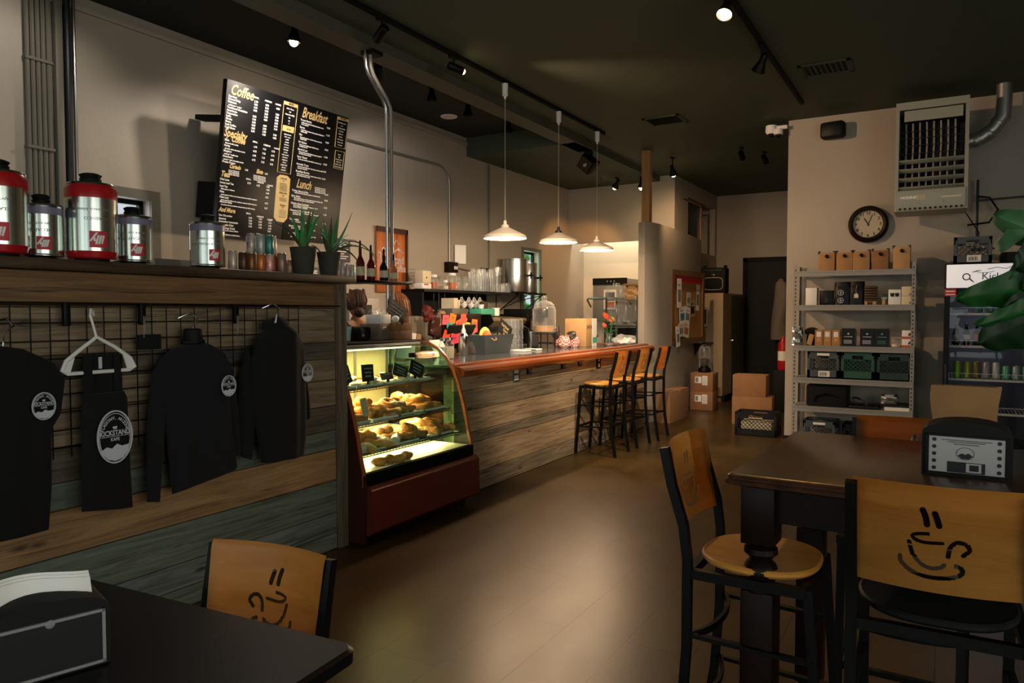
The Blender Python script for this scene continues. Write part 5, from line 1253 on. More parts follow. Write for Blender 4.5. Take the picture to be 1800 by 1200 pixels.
# menu board: text set in board coordinates (u right, v up), metres
bw, bh = 1.36, 1.195
mb_o = thing('menu_board', 'large black menu board with gold headings tilted off the left wall', 'menu board', (-5.02, 3.88, 2.115))
tl = math.atan2(.17, 1.18); 
BM = TX((0, 0, 0), (0, 1, 0), (math.sin(tl), 0, math.cos(tl)))
def bq(b): return b.push(BM)
q = bq(MB()); q.box(0, bw/2-.002, 0, bh, -.05, 0, .003); q.build('left_panel', 'board', mb_o)
q = bq(MB()); q.box(bw/2+.002, bw, 0, bh, -.05, 0, .003); q.build('right_panel', 'board', mb_o)
for a in ((.1, .2, .1, .4, -.40), (1.1, 1.2, .1, .4, -.40), (.1, .2, .9, .94, -.50), (1.1, 1.2, .9, .94, -.50)): q = bq(MB()); q.box(*a[:4], a[4], -.05); q.build('wall_bracket', 'blackm', mb_o)
def uv(cx, cy):
    # photo crop position -> board fraction
    TL, TRt, BR, BL = (115, 65), (930, 325), (878, 1222), (60, 1125)
    u = v = .5
    for _ in range(12):
        px = (1-v)*((1-u)*TL[0]+u*TRt[0])+v*((1-u)*BL[0]+u*BR[0]); py = (1-v)*((1-u)*TL[1]+u*TRt[1])+v*((1-u)*BL[1]+u*BR[1])
        dxu = (1-v)*(TRt[0]-TL[0])+v*(BR[0]-BL[0]); dyu = (1-v)*(TRt[1]-TL[1])+v*(BR[1]-BL[1])
        dxv = (1-u)*(BL[0]-TL[0])+u*(BR[0]-TRt[0]); dyv = (1-u)*(BL[1]-TL[1])+u*(BR[1]-TRt[1])
        D = dxu*dyv-dxv*dyu; ex, ey = cx-px, cy-py
        u += (ex*dyv-dxv*ey)/D; v += (dxu*ey-ex*dyu)/D
    return u*bw, (1-v)*bh
wh = MB().push(BM)
def gt(s_, cx, cy, size, sx=.72, rot=.0):
    x, y = uv(cx, cy); g = MB().push(BM); g.text(s_, size, TR(x, y, .002) @ Matrix.Rotation(rot, 4, 'Z'), .0022, .35, sx=sx); g.build('gold_heading', 'menugold', mb_o)
def wt_(s_, cx, cy, size=.023, sx=1.0, al='LEFT', bold=.0009):
    x, y = uv(cx, cy); wh.text(s_, size, TR(x, y, .002), bold, 0, al, sx)
gt('Coffee', 130, 165, .115); gt('Specialty', 98, 452, .092, .66); gt('Coffee', 140, 490, .07, .7); gt('Teas', 84, 730, .062); gt('And More', 75, 975, .05, .75)
gt('Cortado', 132, 672, .045, .7); gt('Elote', 293, 703, .045, .7); gt('Breakfast', 578, 308, .125, .64); gt('Lunch', 556, 800, .105, .68)
L1 = ['Espresso', 'Brewed Drip', 'Kickstart', '  cold brew & a shot', 'Traditional Macchiato', 'Americano', 'Cappuccino', 'Latte', 'Mocha', 'Breve', 'Iced Coffee', 'Cold Brew']
for k, s_ in enumerate(L1): wt_(s_, 122-k*1.7, 184+k*19.2, .022 if s_[0] != ' ' else .016)
for k in range(11):
    for c_, p_ in enumerate(('3.00', '4.00', '4.25')):
        if (k*3+c_) % 7 != 5: wt_(['2.50', '3.50', '4.50', '5.00', '4.00'][(k+c_*2) % 5], 272+c_*68-k*1.7, 215+c_*22+k*20.3, .021)
for X_, Y_ in ((270, 185), (268, 490), (232, 750), (236, 992)):
    for c_, s_ in enumerate(('SMALL', '/ MEDIUM', '/ LARGE')): wt_(s_, X_+c_*66, Y_+c_*21, .0165)
L2 = ['Endo', '  flavored with mocha', 'Harley', '  caramel, white chocolate mocha', 'Slingshot', '  caramel & vanilla latte', 'Strawberry', '  mocha & dark chocolate mocha', 'Frozen Frappe']
for k, s_ in enumerate(L2): wt_(s_, 104-k*1.5, 484+k*18.6, .021 if s_[0] != ' ' else .015)
for k in range(4):
    for c_ in range(3): wt_(['6.75', '7.25', '8.75'][c_], 274+c_*56-k*3, 527+k*30+c_*14, .02)
wt_('3.25', 224, 688, .018); wt_('4.25', 346, 712, .018)
for k in range(4): wt_('espresso with steamed', 128, 690+k*10, .011); wt_('espresso, milk & sweet corn', 276, 722+k*10, .011)
L3 = ['Chai Latte', 'Loose Leaf Tea', 'Iced Tea', '   Black, green or hibiscus', 'Pixie', '   yerba mate & mulberry tea, honey, steamed oat milk & cinnamon', 'Pixie Lady', '   yerba mate & mulberry tea, raspberry, steamed milk & cinnamon', 'Almond Haze', '   chocolate mate tea, hazelnut, steamed almond milk & nutmeg']
for k, (s_, y) in enumerate(zip(L3, (755, 778, 803, 820, 842, 860, 880, 897, 912, 930))): wt_(s_, 80, y, .021 if s_[0] != ' ' else .0135)
for x, y, s_ in ((240, 780, '5.75'), (296, 795, '6.25'), (358, 805, '7.00'), (358, 826, '4.00'), (356, 850, '4.00'), (352, 878, '4.25'), (350, 920, '6.25'), (348, 955, '6.25')): wt_(s_, x, y, .02)
L4 = ['Hot Chocolate', 'Steamer', 'Cucumber Lemonade', 'Hot Apple Cider', 'Kafe energy Drink', '  Italian with your choice of flavor', 'Matcha', '  Peach, Strawberry, or Mixed Berry']
for k, (s_, y) in enumerate(zip(L4, (1007, 1030, 1050, 1073, 1095, 1110, 1125, 1140))): wt_(s_, 76, y, .021 if s_[0] != ' ' else .014)
for k in range(4):
    for c_ in range(3): wt_(['3.00', '5.00', '7.00', '5.50', '6.00', '4.50'][(k+2*c_) % 6], 252+c_*62, 1025+k*20+c_*8, .02)
wt_('7.25', 302, 1140, .02); wt_('7.50', 372, 1120, .02)
# narrow panels
def frame(x0, y0, x1, y1, x2, y2, x3, y3, w_=.008):
    P = [uv(x0, y0), uv(x1, y1), uv(x2, y2), uv(x3, y3)]
    g = MB().push(BM)
    for a, c in zip(P, P[1:]+P[:1]): g.bar([(a[0], a[1], .001), (c[0], c[1], .001)], w_, .002, (0, 0, 1))
    g.build('panel_frame', 'menugold', mb_o)
frame(458, 200, 550, 228, 514, 710, 426, 692); frame(840, 310, 925, 335, 908, 540, 828, 520); frame(834, 545, 905, 562, 893, 685, 826, 668)
def gfill(pts): MB().push(BM).prism([uv(*p) for p in pts], 'z', .0, .0015).build('gold_panel', 'menugold', mb_o)
gfill([(458, 200), (550, 228), (548, 250), (456, 222)]); gfill([(456, 366), (532, 384), (526, 425), (452, 405)]); gfill([(840, 308), (925, 335), (924, 352), (838, 328)])
ML = ['Add a Flavor', '1.00', 'Alternative Milk', 'Oat', 'Soy', '.75']
for k, s_ in enumerate(ML): x, y = uv(500-k*1.5, 262+k*20); wh.text(s_, .019 if k in (0, 2) else .015, TR(x, y, .002), .0006, 0, 'CENTER', .85)
for k, s_ in enumerate(['almond extra', 'irish cream', 'vanilla', 'caramel', 'hazelnut', 'coconut', 'lavender', 'mocha', 'white mocha', 'cinnamon', 'raspberry', 'mango', 'peppermint', 'almond', 'pumpkin']): x, y = uv(488-k*1.6, 438+k*17.6); wh.text(s_, .0155, TR(x, y, .002), .0006, 0, 'CENTER', .95)
gfill([(446, 714), (496, 722), (515, 744), (502, 1022), (478, 1052), (430, 1042), (411, 1012), (425, 732)])
bk_ = MB().push(BM)
for s_, y, z_ in (('Golden Milk', 745, .017), ('5.25', 762, .013), ('Matcha Latte', 848, .019), ('6.25', 866, .013), ('Mudslide', 935, .02), ('5.75', 950, .013)): x, u_ = uv(468, y); bk_.text(s_, z_, TR(x, u_, .004), .0005, 0, 'CENTER', .85)
for k in range(14): 
    y = 778+k*10 if k < 6 else 880+(k-6)*9 if k < 9 else 965+(k-9)*12
    x, u_ = uv(468, y); bk_.box(x-.04, x+.04, u_, u_+.0025, .003, .004)
x, u_ = uv(505, 222); bk_.text('MORE', .022, TR(x, u_-.012, .004), .0008, 0, 'CENTER', .9)
x, u_ = uv(882, 326); bk_.text('ADD-ONS', .02, TR(x, u_-.01, .004), .0008, 0, 'CENTER', .8)
x, u_ = uv(494, 392); bk_.text('Syrups', .02, TR(x, u_-.012, .004), .0004, 0, 'CENTER', .9)
B1 = [('Yogurt Parfait', '   vanilla greek yogurt, housemade granola, mixed', '   berry compote', '11.00'), ('Benny', '   2 eggs with pancetta, tomato, potato, hollandaise &', '   english muffin', '11.50'), ('Flag', '   Egg, veggie sausage, cheddar cheese, served on', '   english muffin', '10.50'), ('Big Kicker', '   Bacon, green chilies, egg, cheddar cheese', '   breakfast burrito', '10.50'), ('Bagel & Lox', '   Cream cheese, smoked salmon, capers, tomato &', '   red onion, choice of bagel', '14.50'), ('Spicy Classic', '   Bacon, egg, cheddar, green chile on toasted bread', '', '11.00'), ('Avocado Toast', '   Avocado, hard boiled egg & seasonings, arugula, radish', '   everything seasoning', '12.00'), ('Breakfast Burrito', '   Choice of bacon, sausage, or veggie sausage, cheddar,', '   eggs, potatoes, salsa on side', '12.00')]
for k, (a, c, d, p) in enumerate(B1):
    y = 333+k*51; x = 571-k*3
    wt_(a, x, y, .023); wt_(c, x, y+15, .0145, .95); wt_(d, x, y+27, .0145, .95); wt_(p, 760-k*3, y+58, .02)
for k, s_ in enumerate(['Avocado, bacon,', 'eggs,', 'sliced deli meat', '+ $3 each', 'Extra egg,', 'cheese,', 'veggie sauce,', 'greens, salsa', '+ $1 each']): x, y = uv(876-k*1.5, 362+k*19); wh.text(s_, .0155, TR(x, y, .002), .0005, 0, 'CENTER', .95)
for k, s_ in enumerate(['Bagel', '6.50', 'Toasted with', 'choice of', 'butter, plain', 'cream cheese']): x, y = uv(866-k*1.5, 582+k*17); wh.text(s_, .0165, TR(x, y, .002), .0005, 0, 'CENTER', .95)
B2 = [('Turkey, Bacon & Brie', 'turkey, bacon, brie, fig jam, sprouts on toasted focaccia', '', '12.50'), ('Spicy Italian', 'salami, capicola, ham, provolone, banana peppers, lettuce with', 'horseradish and mayo on toasted baguette', '13.00'), ('Chicken Salad Sandwich', 'house chicken salad, provolone & lettuce on toasted', 'choose CONTAINS PECANS', '12.75'), ('Hummus & Veggie Bar Mi-ish', 'red pepper hummus, provolone, lettuce, tomato, cucumber,', 'goat cheese on baguette', '11.50'), ('Turkey Melt', 'turkey, provolone & green chilies mayo on sourdough', '', '12.25'), ('Grown-up Grilled Cheese', 'provolone, cheddar, goat cheese, arugula, red onion', '', '11.50'), ('Quinoa Salad', 'quinoa, spring mix, avocado, tomato, cucumber & feta', 'lemon dressing on the side', '12.25')]
for k, (a, c, d, p) in enumerate(B2):
    y = (826, 864, 916, 966, 1030, 1078, 1128)[k]; x = 528-k*3
    wt_(a, x, y, .022); wt_(c, x+18, y+15, .0145, .95); wt_(d, x+18, y+27, .0145, .95); wt_(p, 765-k*2, y+38 if k else y+34, .02)
for k in range(4): wt_('All sandwiches served with', 690, 806+k*11, .012)
wh.build('white_lettering', 'menuwhite', mb_o); bk_.build('dark_lettering', 'board', mb_o)
# small black sign at the lower right of the menu
t = thing('small_menu_sign', 'small black sign on the wall below the menu board right corner', 'sign', (XL+.02, 5.62, 2.0))
MB().box(0, .015, 0, .22, 0, .24).build('panel', 'board', t)
b = MB()
for k in range(8): b.box(.015, .0165, .03, .19-.03*(k % 3), .2-.024*k, .208-.024*k)
b.build('lettering', 'menuwhite', t)
# wood sign with white mountain drawing
t = thing('wood_sign', 'orange wood plank sign with white mountain drawing reading Kickstand Coffee', 'sign', (XL+.005, 6.26, 1.70))
b = MB()
for k in range(3): b.box(0, .03, .005+k*.175, .175+k*.175, 0, .73, .003)
b.build('boards', 'signwood', t)
b = MB().box(.03, .045, 0, .53, .67, .73).box(.03, .045, .505, .535, 0, .73); b.build('frame', 'darkcherry', t)
b = MB(TR(.033, 0, 0))
b.text('Kickstand', .13, TX((0, .10, .33), (0, 1, 0), (0, 0, 1)), .0, sx=.72).text('Coffee', .12, TX((0, .28, .24), (0, 1, 0), (0, 0, 1)), .0, sx=.72)
b.tube([(0, .22, .50), (0, .27, .52), (0, .335, .60), (0, .38, .56), (0, .41, .55)], .004, 5).tube([(0, .3, .46), (0, .37, .51), (0, .42, .47), (0, .47, .455)], .005, 5)
b.prism([(.33, .475), (.37, .51), (.41, .47), (.39, .485), (.38, .47), (.365, .487)], 'x', 0, .001)
b.tube([(0, .02, .44), (0, .05, .44), (0, .07, .36), (0, .12, .28), (0, .17, .25), (0, .2, .25)], [.01, .006, .006, .005, .004, .003], 5)
b.tube([(0, .075, .46), (0, .11, .50), (0, .15, .47)], .006, 5)
b.build('white_drawing', 'print', t)
# conduits
t = thing('wall_conduit', 'thin grey conduit running along the left wall and bending down to an outlet', 'conduit', (XL+.02, 0, 0))
pts = [(0, 5.3, 3.28), (0, 7.45, 3.30)]+[(0, 7.45+.22*math.sin(a), 3.08+.22*math.cos(a)) for a in [PI/2*q/6 for q in range(1, 7)]]+[(0, 7.67, 2.12)]
MB().tube(pts, .012, 8).build('pipe', 'alu', t)
MB().box(-.02, .06, 7.58, 7.78, 1.98, 2.11, .004).build('outlet_box', 'espresso', t); b = MB()
for y in (7.70, 7.745): b.box(.06, .064, y-.015, y+.015, 2.02, 2.06)
b.build('sockets', 'white', t)
t = thing('white_panel_light', 'small white plate projecting beside the outlet on the left wall', 'plate', (XL+.01, 7.79, 2.1)); MB(Matrix.Rotation(-.5, 4, 'Z')).box(0, .02, 0, .16, 0, .24, .004).build('plate', 'white', t)
t = thing('dark_conduit', 'dark vertical conduit on the left wall with a branch to the outlet', 'conduit', (XL+.015, 0, 0)); MB().tube([(0, 8.62, 3.5), (0, 8.62, 1.98)], .012, 8).tube([(0, 7.8, 2.05), (0, 8.62, 1.98)], .01, 6).build('pipe', 'trimgrey', t)
t = thing('wall_outlet', 'double white outlet on the left wall left of the urns', 'outlet', (XL+.01, 8.83, 1.98)); MB().box(0, .015, 0, .13, 0, .14, .003).build('plate', 'wall', t); b = MB()
for y in (.03, .085):
    for z_ in (.02, .08): b.box(.015, .02, y, y+.035, z_, z_+.045, .003)
b.build('sockets', 'white', t)
# grouped pipes at the far left
t = thing('pipe_bundle', 'bundle of grey vertical pipes and ducts on the left wall behind the tins', 'pipes', (XL+.01, 2.75, 0))
for k in range(5): MB().cyl((.02, -.05+.035*k, 0), (.02, -.05+.035*k, 3.76), .016, 8).build('pipe', 'trimgrey', t)
MB().box(-.005, .05, .125, .175, 0, 3.76, .004).build('duct', 'trimgrey', t); MB().cyl((.03, .215, 0), (.03, .215, 3.76), .024, 12).build('pipe', 'gun', t); MB().cyl((.03, .262, 0), (.03, .262, 3.76), .012, 10).build('pipe', 'steel', t)
for z_ in (1.9, 2.6, 3.2): MB().box(-.005, .045, -.07, .11, z_, z_+.02).build('pipe_strap', 'trimgrey', t)
tag(MB().box(-.01, .012, -2.5, 8.09, -.05, 0, .004).build('crown_conduit', 'wall', None, (XL+.013, 0, 3.70)), 'thin painted strip running along the top of the left wall', 'strip')
# shelf with jars and glasses
t = thing('glass_shelf', 'long dark shelf on the left wall loaded with glass jars', 'shelf', (XL, 6.68, 1.742))
MB().box(0, .36, 0, 2.05, -.03, 0, .003).build('board', 'espresso', t); MB().box(.36, .372, 0, 2.05, -.03, .0).build('front_edge', 'gun', t)
MB().box(0, .03, .02, 1.85, -.30, -.03).build('back_panel', 'blackm', t); MB().box(.0, .34, .0, .03, -.3, -.03).build('end_panel', 'blackm', t)
zs = 1.743; xs = XL+.26
t = thing('figurine_box', 'cream square figure with a small dark face at the left end of the jar shelf', 'ornament', (xs, 6.80, zs)); MB().box(-.06, .06, -.08, .08, 0.07, .21, .008).build('head', 'cream', t); MB().ball((.061, -.01, .13), .012, 8, 6, (.2, 1, 1)).build('nose', 'board', t); MB().box(-.07, .06, -.09, .09, 0, .07, .015).build('body', 'white', t); MB().box(.06, .065, -.06, .02, .045, .06).build('scarf', 'redp', t)
def jar(y, r, h_, label, m_='jar', lid=None, fill=None, fm=None, grp='glass jars on the long shelf', x=None):
    t = thing('glass_jar', label, 'jar', (x or xs, y, zs), 0, grp)
    MB().lathe([(r*.85, 0), (r, .01), (r, h_*.75), (r*.7, h_*.88), (r*.7, h_)], n=18, cap1=False).build('body', m_, t)
    if lid: MB().lathe([(r*.75, h_-.01), (r*.75, h_+.02), (.002, h_+.02)], n=16).build('lid', lid, t)
    if fill: MB().lathe([(r*.9, .014), (r*.9, h_*fill), (.002, h_*fill)], n=16).build('contents', fm, t)
M['spice'] = mat('orange_spice', '#a8552a', .8)
jar(7.0, .06, .155, 'squat jar of orange powder beside the cream figure', lid='white', fill=.55, fm='spice'); jar(7.14, .045, .1, 'small clear jar between two orange filled jars'); jar(7.24, .04, .1, 'small white capped jar on the long shelf', lid='white', fill=.5, fm='cream'); jar(7.38, .065, .19, 'tall jar of orange powder with a wooden lid', lid='white', fill=.5, fm='spice')
for k in range(7): jar(7.52+k*.085+(.02 if k > 3 else 0), .04, .15+.03*(k % 2), 'clear bottle-necked glass in the left cluster on the long shelf', x=xs-.08*(k % 2), grp='clear glasses left of the tall tumblers')
def tumbler(x, y, z_, r, h_, label, grp, m_='jar', cat='glass', name='drinking_glass'):
    o = MB().lathe([(r*.8, 0), (r, h_)], n=14, cap1=False).build(name, m_, None, (x, y, z_)); return tag(o, label, cat, grp)
for k in range(14): tumbler(xs-.1+.13*(k % 2), 7.93+.057*(k//2), zs, .033, .26+.02*((k*7) % 3), 'tall clear tumbler packed in the middle of the long shelf', 'tall tumblers on the long shelf')
t = thing('wire_glass_rack', 'tall narrow glass cylinder standing right of the tumblers', 'jar', (xs+.04, 8.37, zs)); MB().lathe([(.05, 0), (.05, .33)], n=18, cap1=False).build('body', 'jar', t)
for k in range(9): tumbler(xs-.04+.1*(k % 2), 8.44+.03*k, zs, .03, .09+.02*(k % 3), 'short clear glass at the right of the long shelf', 'short glasses by the urns')
t = thing('dark_niche', 'dark recessed niche on the left wall behind the glasses', 'niche', (XL+.001, 8.42, 1.75)); MB().box(0, .02, 0, .22, .0, .33).build('recess', 'espresso', t)
# hanging mugs and ladles
for k, y in enumerate((7.52, 7.68, 7.80, 7.93)):
    t = thing('hanging_mug', ['white mug hanging by its handle, leftmost under the jar shelf', 'white mug hanging second from left under the shelf', 'white mug hanging third under the shelf', 'white mug hanging rightmost under the shelf'][k], 'mug', (xs+.06, y, 1.575), 0, 'mugs hanging under the shelf')
    Q = Matrix.Rotation(.9, 4, 'X')
    MB(Q).lathe([(.03, -.04), (.042, -.035), (.045, .045), (.042, .045), (.038, -.03), (.002, -.032)], n=18, cap1=False).build('body', 'white', t)
    MB().tube([(0, -.02+.026*math.cos(a), .055+.03*math.sin(a)) for a in [2*PI*q/14 for q in range(14)]], .006, 6, True).build('handle', 'white', t)
    MB().tube([(0, -.02, .132), (0, -.01, .10), (0, -.02, .085), (0, -.03, .095)], .003, 5).build('hook', 'gun', t)
for k, y in enumerate((6.98, 7.08, 7.2, 7.72, 7.9)):
    t = thing('hanging_ladle', 'steel spoon hanging below the jar shelf', 'spoon', (xs+.02, y, 1.50), 0, 'steel spoons under the shelf')
    MB().bar([(0, 0, .205), (0, 0, .0)], .008, .003, (0, 1, 0)).ball((0, 0, -.01), .022, 10, 6, (.4, 1, 1)).build('spoon', 'steel', t)
# urns
for k, (x, y, r, h_) in enumerate(((-5.19, 8.93, .185, .46), (-5.2, 9.33, .13, .43))):
    t = thing('coffee_urn', ['big brushed steel coffee urn, nearer and larger', 'smaller steel coffee urn in front of the back window'][k], 'urn', (x, y, 1.755))
    MB().lathe([(r*.97, 0), (r, .01), (r, h_*.45), (r*1.012, h_*.455), (r*1.012, h_*.47), (r, h_*.475), (r, h_-.02), (r*1.02, h_-.015), (r*1.02, h_), (r*.5, h_+.006), (.002, h_+.006)], n=40).build('tank', 'steel', t)
    b = MB().cyl((r-.01, .02, h_*.5), (r+.07, .02, h_*.5), .014, 10).box(r+.05, r+.08, -.02, .06, h_*.47, h_*.53, .006).cyl((r+.06, .02, h_*.4), (r+.06, .02, h_*.6), .011, 8); b.build('tap', 'black', t)
t = thing('urn_shelf', 'black wire bracket shelf under the steel urns', 'shelf', (XL+.005, 8.72, 1.74))
MB().box(0, .40, .05, .86, -.012, .01).build('top', 'black', t)
b = MB()
for y in (.09, .78): b.tube([(.01, y, -.01), (.38, y, -.01), (.01, y, -.28), (.01, y, -.01)], .008, 6)
b.tube([(.01, .09, -.25), (.2, .4, -.1), (.38, .78, -.02)], .006, 6).tube([(.38, .09, -.02), (.2, .45, -.12), (.01, .78, -.25)], .006, 6)
b.build('bracket', 'black', t)
# plants outside the back window
o = MB()
for k in range(110):
    y = R.uniform(9.6, 15); z_ = R.uniform(.9, 3.0); o.push(TR(-6.9+R.uniform(-.3, .3), y, z_) @ Matrix.Rotation(R.uniform(0, 3), 4, 'X')); o.ball((0, 0, 0), .16, 7, 5, (1, .8, .4)); o.pop()
o = o.build('yard_foliage', 'green1'); tag(o, 'green foliage seen outside the back window', 'foliage', kind='stuff')
# ================================================================ on the bar and behind it
zc = 1.059
def bt_(name, label, cat, x, y, rz=0, group=None, z=None): return thing(name, label, cat, (x, y, zc if z is None else z), rz, group)
for k, (x, y) in enumerate(((-3.80, 5.28), (-3.82, 5.40))):
    t = bt_('shaker_jar', ['glass shaker jar of pale sugar, nearer one beside the case', 'glass shaker jar of pale sugar, second one behind the first'][k], 'jar', x, y)
    MB().lathe([(.035, 0), (.042, .01), (.042, .13), (.03, .15), (.03, .17)], n=18, cap1=False).build('jar', 'jar', t); MB().lathe([(.036, .005), (.039, .11), (.002, .11)], n=16).build('contents', 'cream', t); MB().lathe([(.032, .165), (.032, .19), (.002, .195)], n=16).build('lid', 'steel', t)
t = bt_('papers_stand', 'slanted white papers on a small stand behind the shaker jars', 'papers', -4.0, 5.55); MB(Matrix.Rotation(-.5, 4, 'Y')).box(-.005, .005, -.1, .1, 0, .18).build('sheets', 'paper', t)
t = bt_('steel_canister', 'shiny steel syrup canister on the bar', 'canister', -3.98, 5.86); MB().lathe([(.045, 0), (.048, .01), (.048, .19), (.03, .215), (.002, .215)], n=24).build('body', 'chrome', t); MB().lathe([(.02, .215), (.022, .24), (.01, .27), (.006, .31), (.002, .31)], n=14).build('pump', 'white', t)
t = bt_('syrup_bottle', 'clear bottle of brown syrup right of the steel canister', 'bottle', -4.05, 6.14); MB().lathe([(.045, 0), (.05, .01), (.05, .12), (.022, .16), (.022, .2)], n=18, cap1=False).build('bottle', 'jar', t); MB().lathe([(.044, .005), (.046, .08), (.002, .08)], n=16).build('syrup', 'stem', t)
t = bt_('small_tray', 'small reddish wooden tray under the syrup bottle', 'tray', -4.12, 6.14, 0); MB().box(-.07, .0, -.12, .12, 0, .01).build('tray', 'edgewood', t)
t = bt_('planter_box', 'slate grey metal planter box of cards and snacks on the bar', 'planter', -3.98, 6.36)
b = MB(); r0 = b.ring([(-.08, -.24, 0), (.08, -.24, 0), (.08, .24, 0), (-.08, .24, 0)]); r1 = b.ring([(-.11, -.28, .19), (.11, -.28, .19), (.11, .28, .19), (-.11, .28, .19)]); r2 = b.ring([(-.10, -.27, .19), (.10, -.27, .19), (.10, .27, .19), (-.10, .27, .19)]); r3 = b.ring([(-.07, -.23, .02), (.07, -.23, .02), (.07, .23, .02), (-.07, .23, .02)])
b.bridge([r0, r1, r2, r3]); b.build('box', 'planter', t); MB().tube([(.108, -.17, .16), (.125, -.15, .14), (.125, -.1, .14), (.108, -.08, .16)], .005, 6).build('handle', 'kraft2', t)
t = bt_('snack_packet', 'yellow snack packet sticking out of the slate planter', 'packet', -3.98, 6.28, z=zc+.1); M['yellow'] = mat('dull_yellow_print', '#c9b35a', .5); b = MB(Matrix.Rotation(.5, 4, 'X')); b.ball((0, 0, .09), .1, 12, 8, (.35, 1, .9)); b.build('packet', 'yellow', t)
t = bt_('orange_fruit', 'small orange fruit in the left of the slate planter', 'fruit', -3.93, 6.2, z=zc+.15); MB().ball((0, 0, .04), .045, 14, 10).build('fruit', 'orangepic', t)
t = bt_('chalk_sign', 'black chalk sign with yellow handwriting standing in the slate planter', 'chalk sign', -3.95, 6.50, z=zc+.08); Q = Matrix.Rotation(-.45, 4, 'X'); MB(Q).box(0, .006, -.12, .14, 0, .25).build('panel', 'chalk', t)
b = MB(Q); 
for s_, y, z_ in (('Fresh Bread', -.09, .19), ('Chips &', -.04, .15), ('Snacks', -.02, .11), ('$1.25', -.1, .07), ('Each', .0, .04)): b.text(s_, .042, TX((.007, y, z_), (0, 1, 0), (0, 0, 1)), .001, .3, sx=.75)
b.build('handwriting', 'menugold', t)
tg = None
for i in range(3):
    for j in range(2):
        for k in range(3):
            t = bt_('stacked_glass', 'ribbed clear tumbler stacked upside down on the bar', 'glass', -4.16+.09*j, 6.92+.09*i-.02*k*0, 0, 'tumblers stacked on the bar', zc+k*.115)
            MB().lathe([(.042, 0), (.036, .11), (.002, .11)], n=12, cap0=False, cap1=False).build('glass', 'jar', t) if tg is None else None
            if tg is None: tg = t
            else:
                c = kids(tg)[0].copy(); C.objects.link(c); c.parent = t
tag(MB().box(-.03, .15, -.2, .2, 0, .02, .004).box(-.03, .15, -.05, .05, -.0, .02).build('glass_tray', 'white', None, (-3.93, 6.90, zc)), 'pale shallow tray on the bar in front of the tumblers', 'tray')
t = thing('wall_panel_sign', 'black chalk sign leaning in front of the glass drink dispenser', 'chalk sign', (-3.92, 7.16, zc)); MB(Matrix.Rotation(-.35, 4, 'X') @ Matrix.Rotation(-.15, 4, 'Y')).box(0, .006, -.05, .10, .03, .19).build('panel', 'chalk', t); MB().box(-.02, .02, -.02, .05, 0, .04, .004).build('clip', 'black', t)
t = bt_('drink_dispenser', 'large glass drink dispenser with a domed lid and tap on a wire stand', 'drink dispenser', -3.98, 7.52)
b = MB()
for a in [PI/4+PI/2*q for q in range(4)]: b.cyl((.13*math.cos(a), .13*math.sin(a), 0), (.13*math.cos(a), .13*math.sin(a), .19), .008, 6)
b.tube([(.14*math.cos(a), .14*math.sin(a), .17) for a in [2*PI*q/24 for q in range(24)]], .007, 6, True).tube([(.14*math.cos(a), .14*math.sin(a), .06) for a in [2*PI*q/24 for q in range(24)]], .006, 6, True)
b.build('wire_stand', 'gun', t)
MB().lathe([(.12, .18), (.135, .19), (.137, .44), (.125, .475), (.11, .485)], n=32, cap1=False).build('jar', 'jar', t)
MB().lathe([(.118, .485), (.12, .50), (.08, .535), (.03, .55), (.025, .56), (.035, .585), (.03, .6), (.002, .605)], n=28).build('lid', 'jar', t)
MB().lathe([(.115, .195), (.116, .26), (.002, .26)], n=24).build('iced_tea', 'kraft', t); MB().cyl((.13, 0, .23), (.19, 0, .23), .012, 10).box(.17, .19, -.01, .01, .19, .26).build('tap', 'chrome', t)
for k, (x, y, r_) in enumerate(((-3.96, 7.86, .075), (-3.82, 7.72, .075), (-3.78, 7.90, .07))):
    t = bt_('gingham_jar', ['jar in a red gingham cloth wrap, farther one by the carton', 'jar in a red gingham cloth wrap, left one by the dispenser', 'jar in red gingham wrap with a silver lid tilted on top'][k], 'jar', x, y)
    b = MB(); b.lathe([(.05, 0), (r_, .03), (r_*1.02, .07), (r_*.8, .12), (.055, .14)], n=20, cap1=True)
    for v in b.bm.verts: v.co *= 1+.05*mnoise.noise(v.co*30)
    b.build('cloth_wrap', gingham(), t)
    if k != 1: MB(Matrix.Rotation(.4, 4, 'X')).lathe([(.05, .14), (.055, .15), (.055, .19), (.03, .2), (.002, .2)], n=20).build('lid', 'steel', t)
t = bt_('drink_carton', 'tall tan and white carton with a green band on the bar', 'carton', -3.84, 8.22, .02); MB().box(-.14, .14, -.16, .16, 0, .34, .003).build('carton', 'kraft2', t); MB().box(.02, .1415, .161, .165, 0, .34).box(.14, .143, .02, .16, 0, .34).build('white_side', 'paper', t); MB().box(.143, .1445, .03, .16, .04, .11).build('green_band', 'teal', t)
b = MB().text('VAYA', .06, TX((.1435, -.14, .22), (0, 1, 0), (0, 0, 1)), .001); b.build('lettering', 'stem', t)
t = bt_('cutting_board', 'brown wooden board leaning on the back end of the bar', 'board', -4.0, 8.66, 0); b = MB(Matrix.Rotation(-.35, 4, 'Y')); b.box(-.15, .15, -.2, .2, .05, .075, .005); b.build('board', 'edgewood', t); MB().box(-.17, .10, -.18, .18, 0, .04, .004).build('lower_board', 'kraft', t)
t = bt_('flower_vase', 'glass vase of orange and yellow zinnias at the far end of the bar', 'vase', -3.52, 8.36)
MB().lathe([(.03, 0), (.045, .03), (.05, .07), (.03, .12), (.028, .135), (.045, .16)], n=24, cap1=False).build('vase', 'jar', t)
fl = [(-.02, -.06, .37, .055, 'fl_orange'), (.02, .05, .335, .042, 'fl_yellow'), (-.01, -.13, .26, .035, 'fl_coral'), (.0, .11, .315, .035, 'fl_red'), (.02, -.01, .31, .03, 'fl_orange2')]
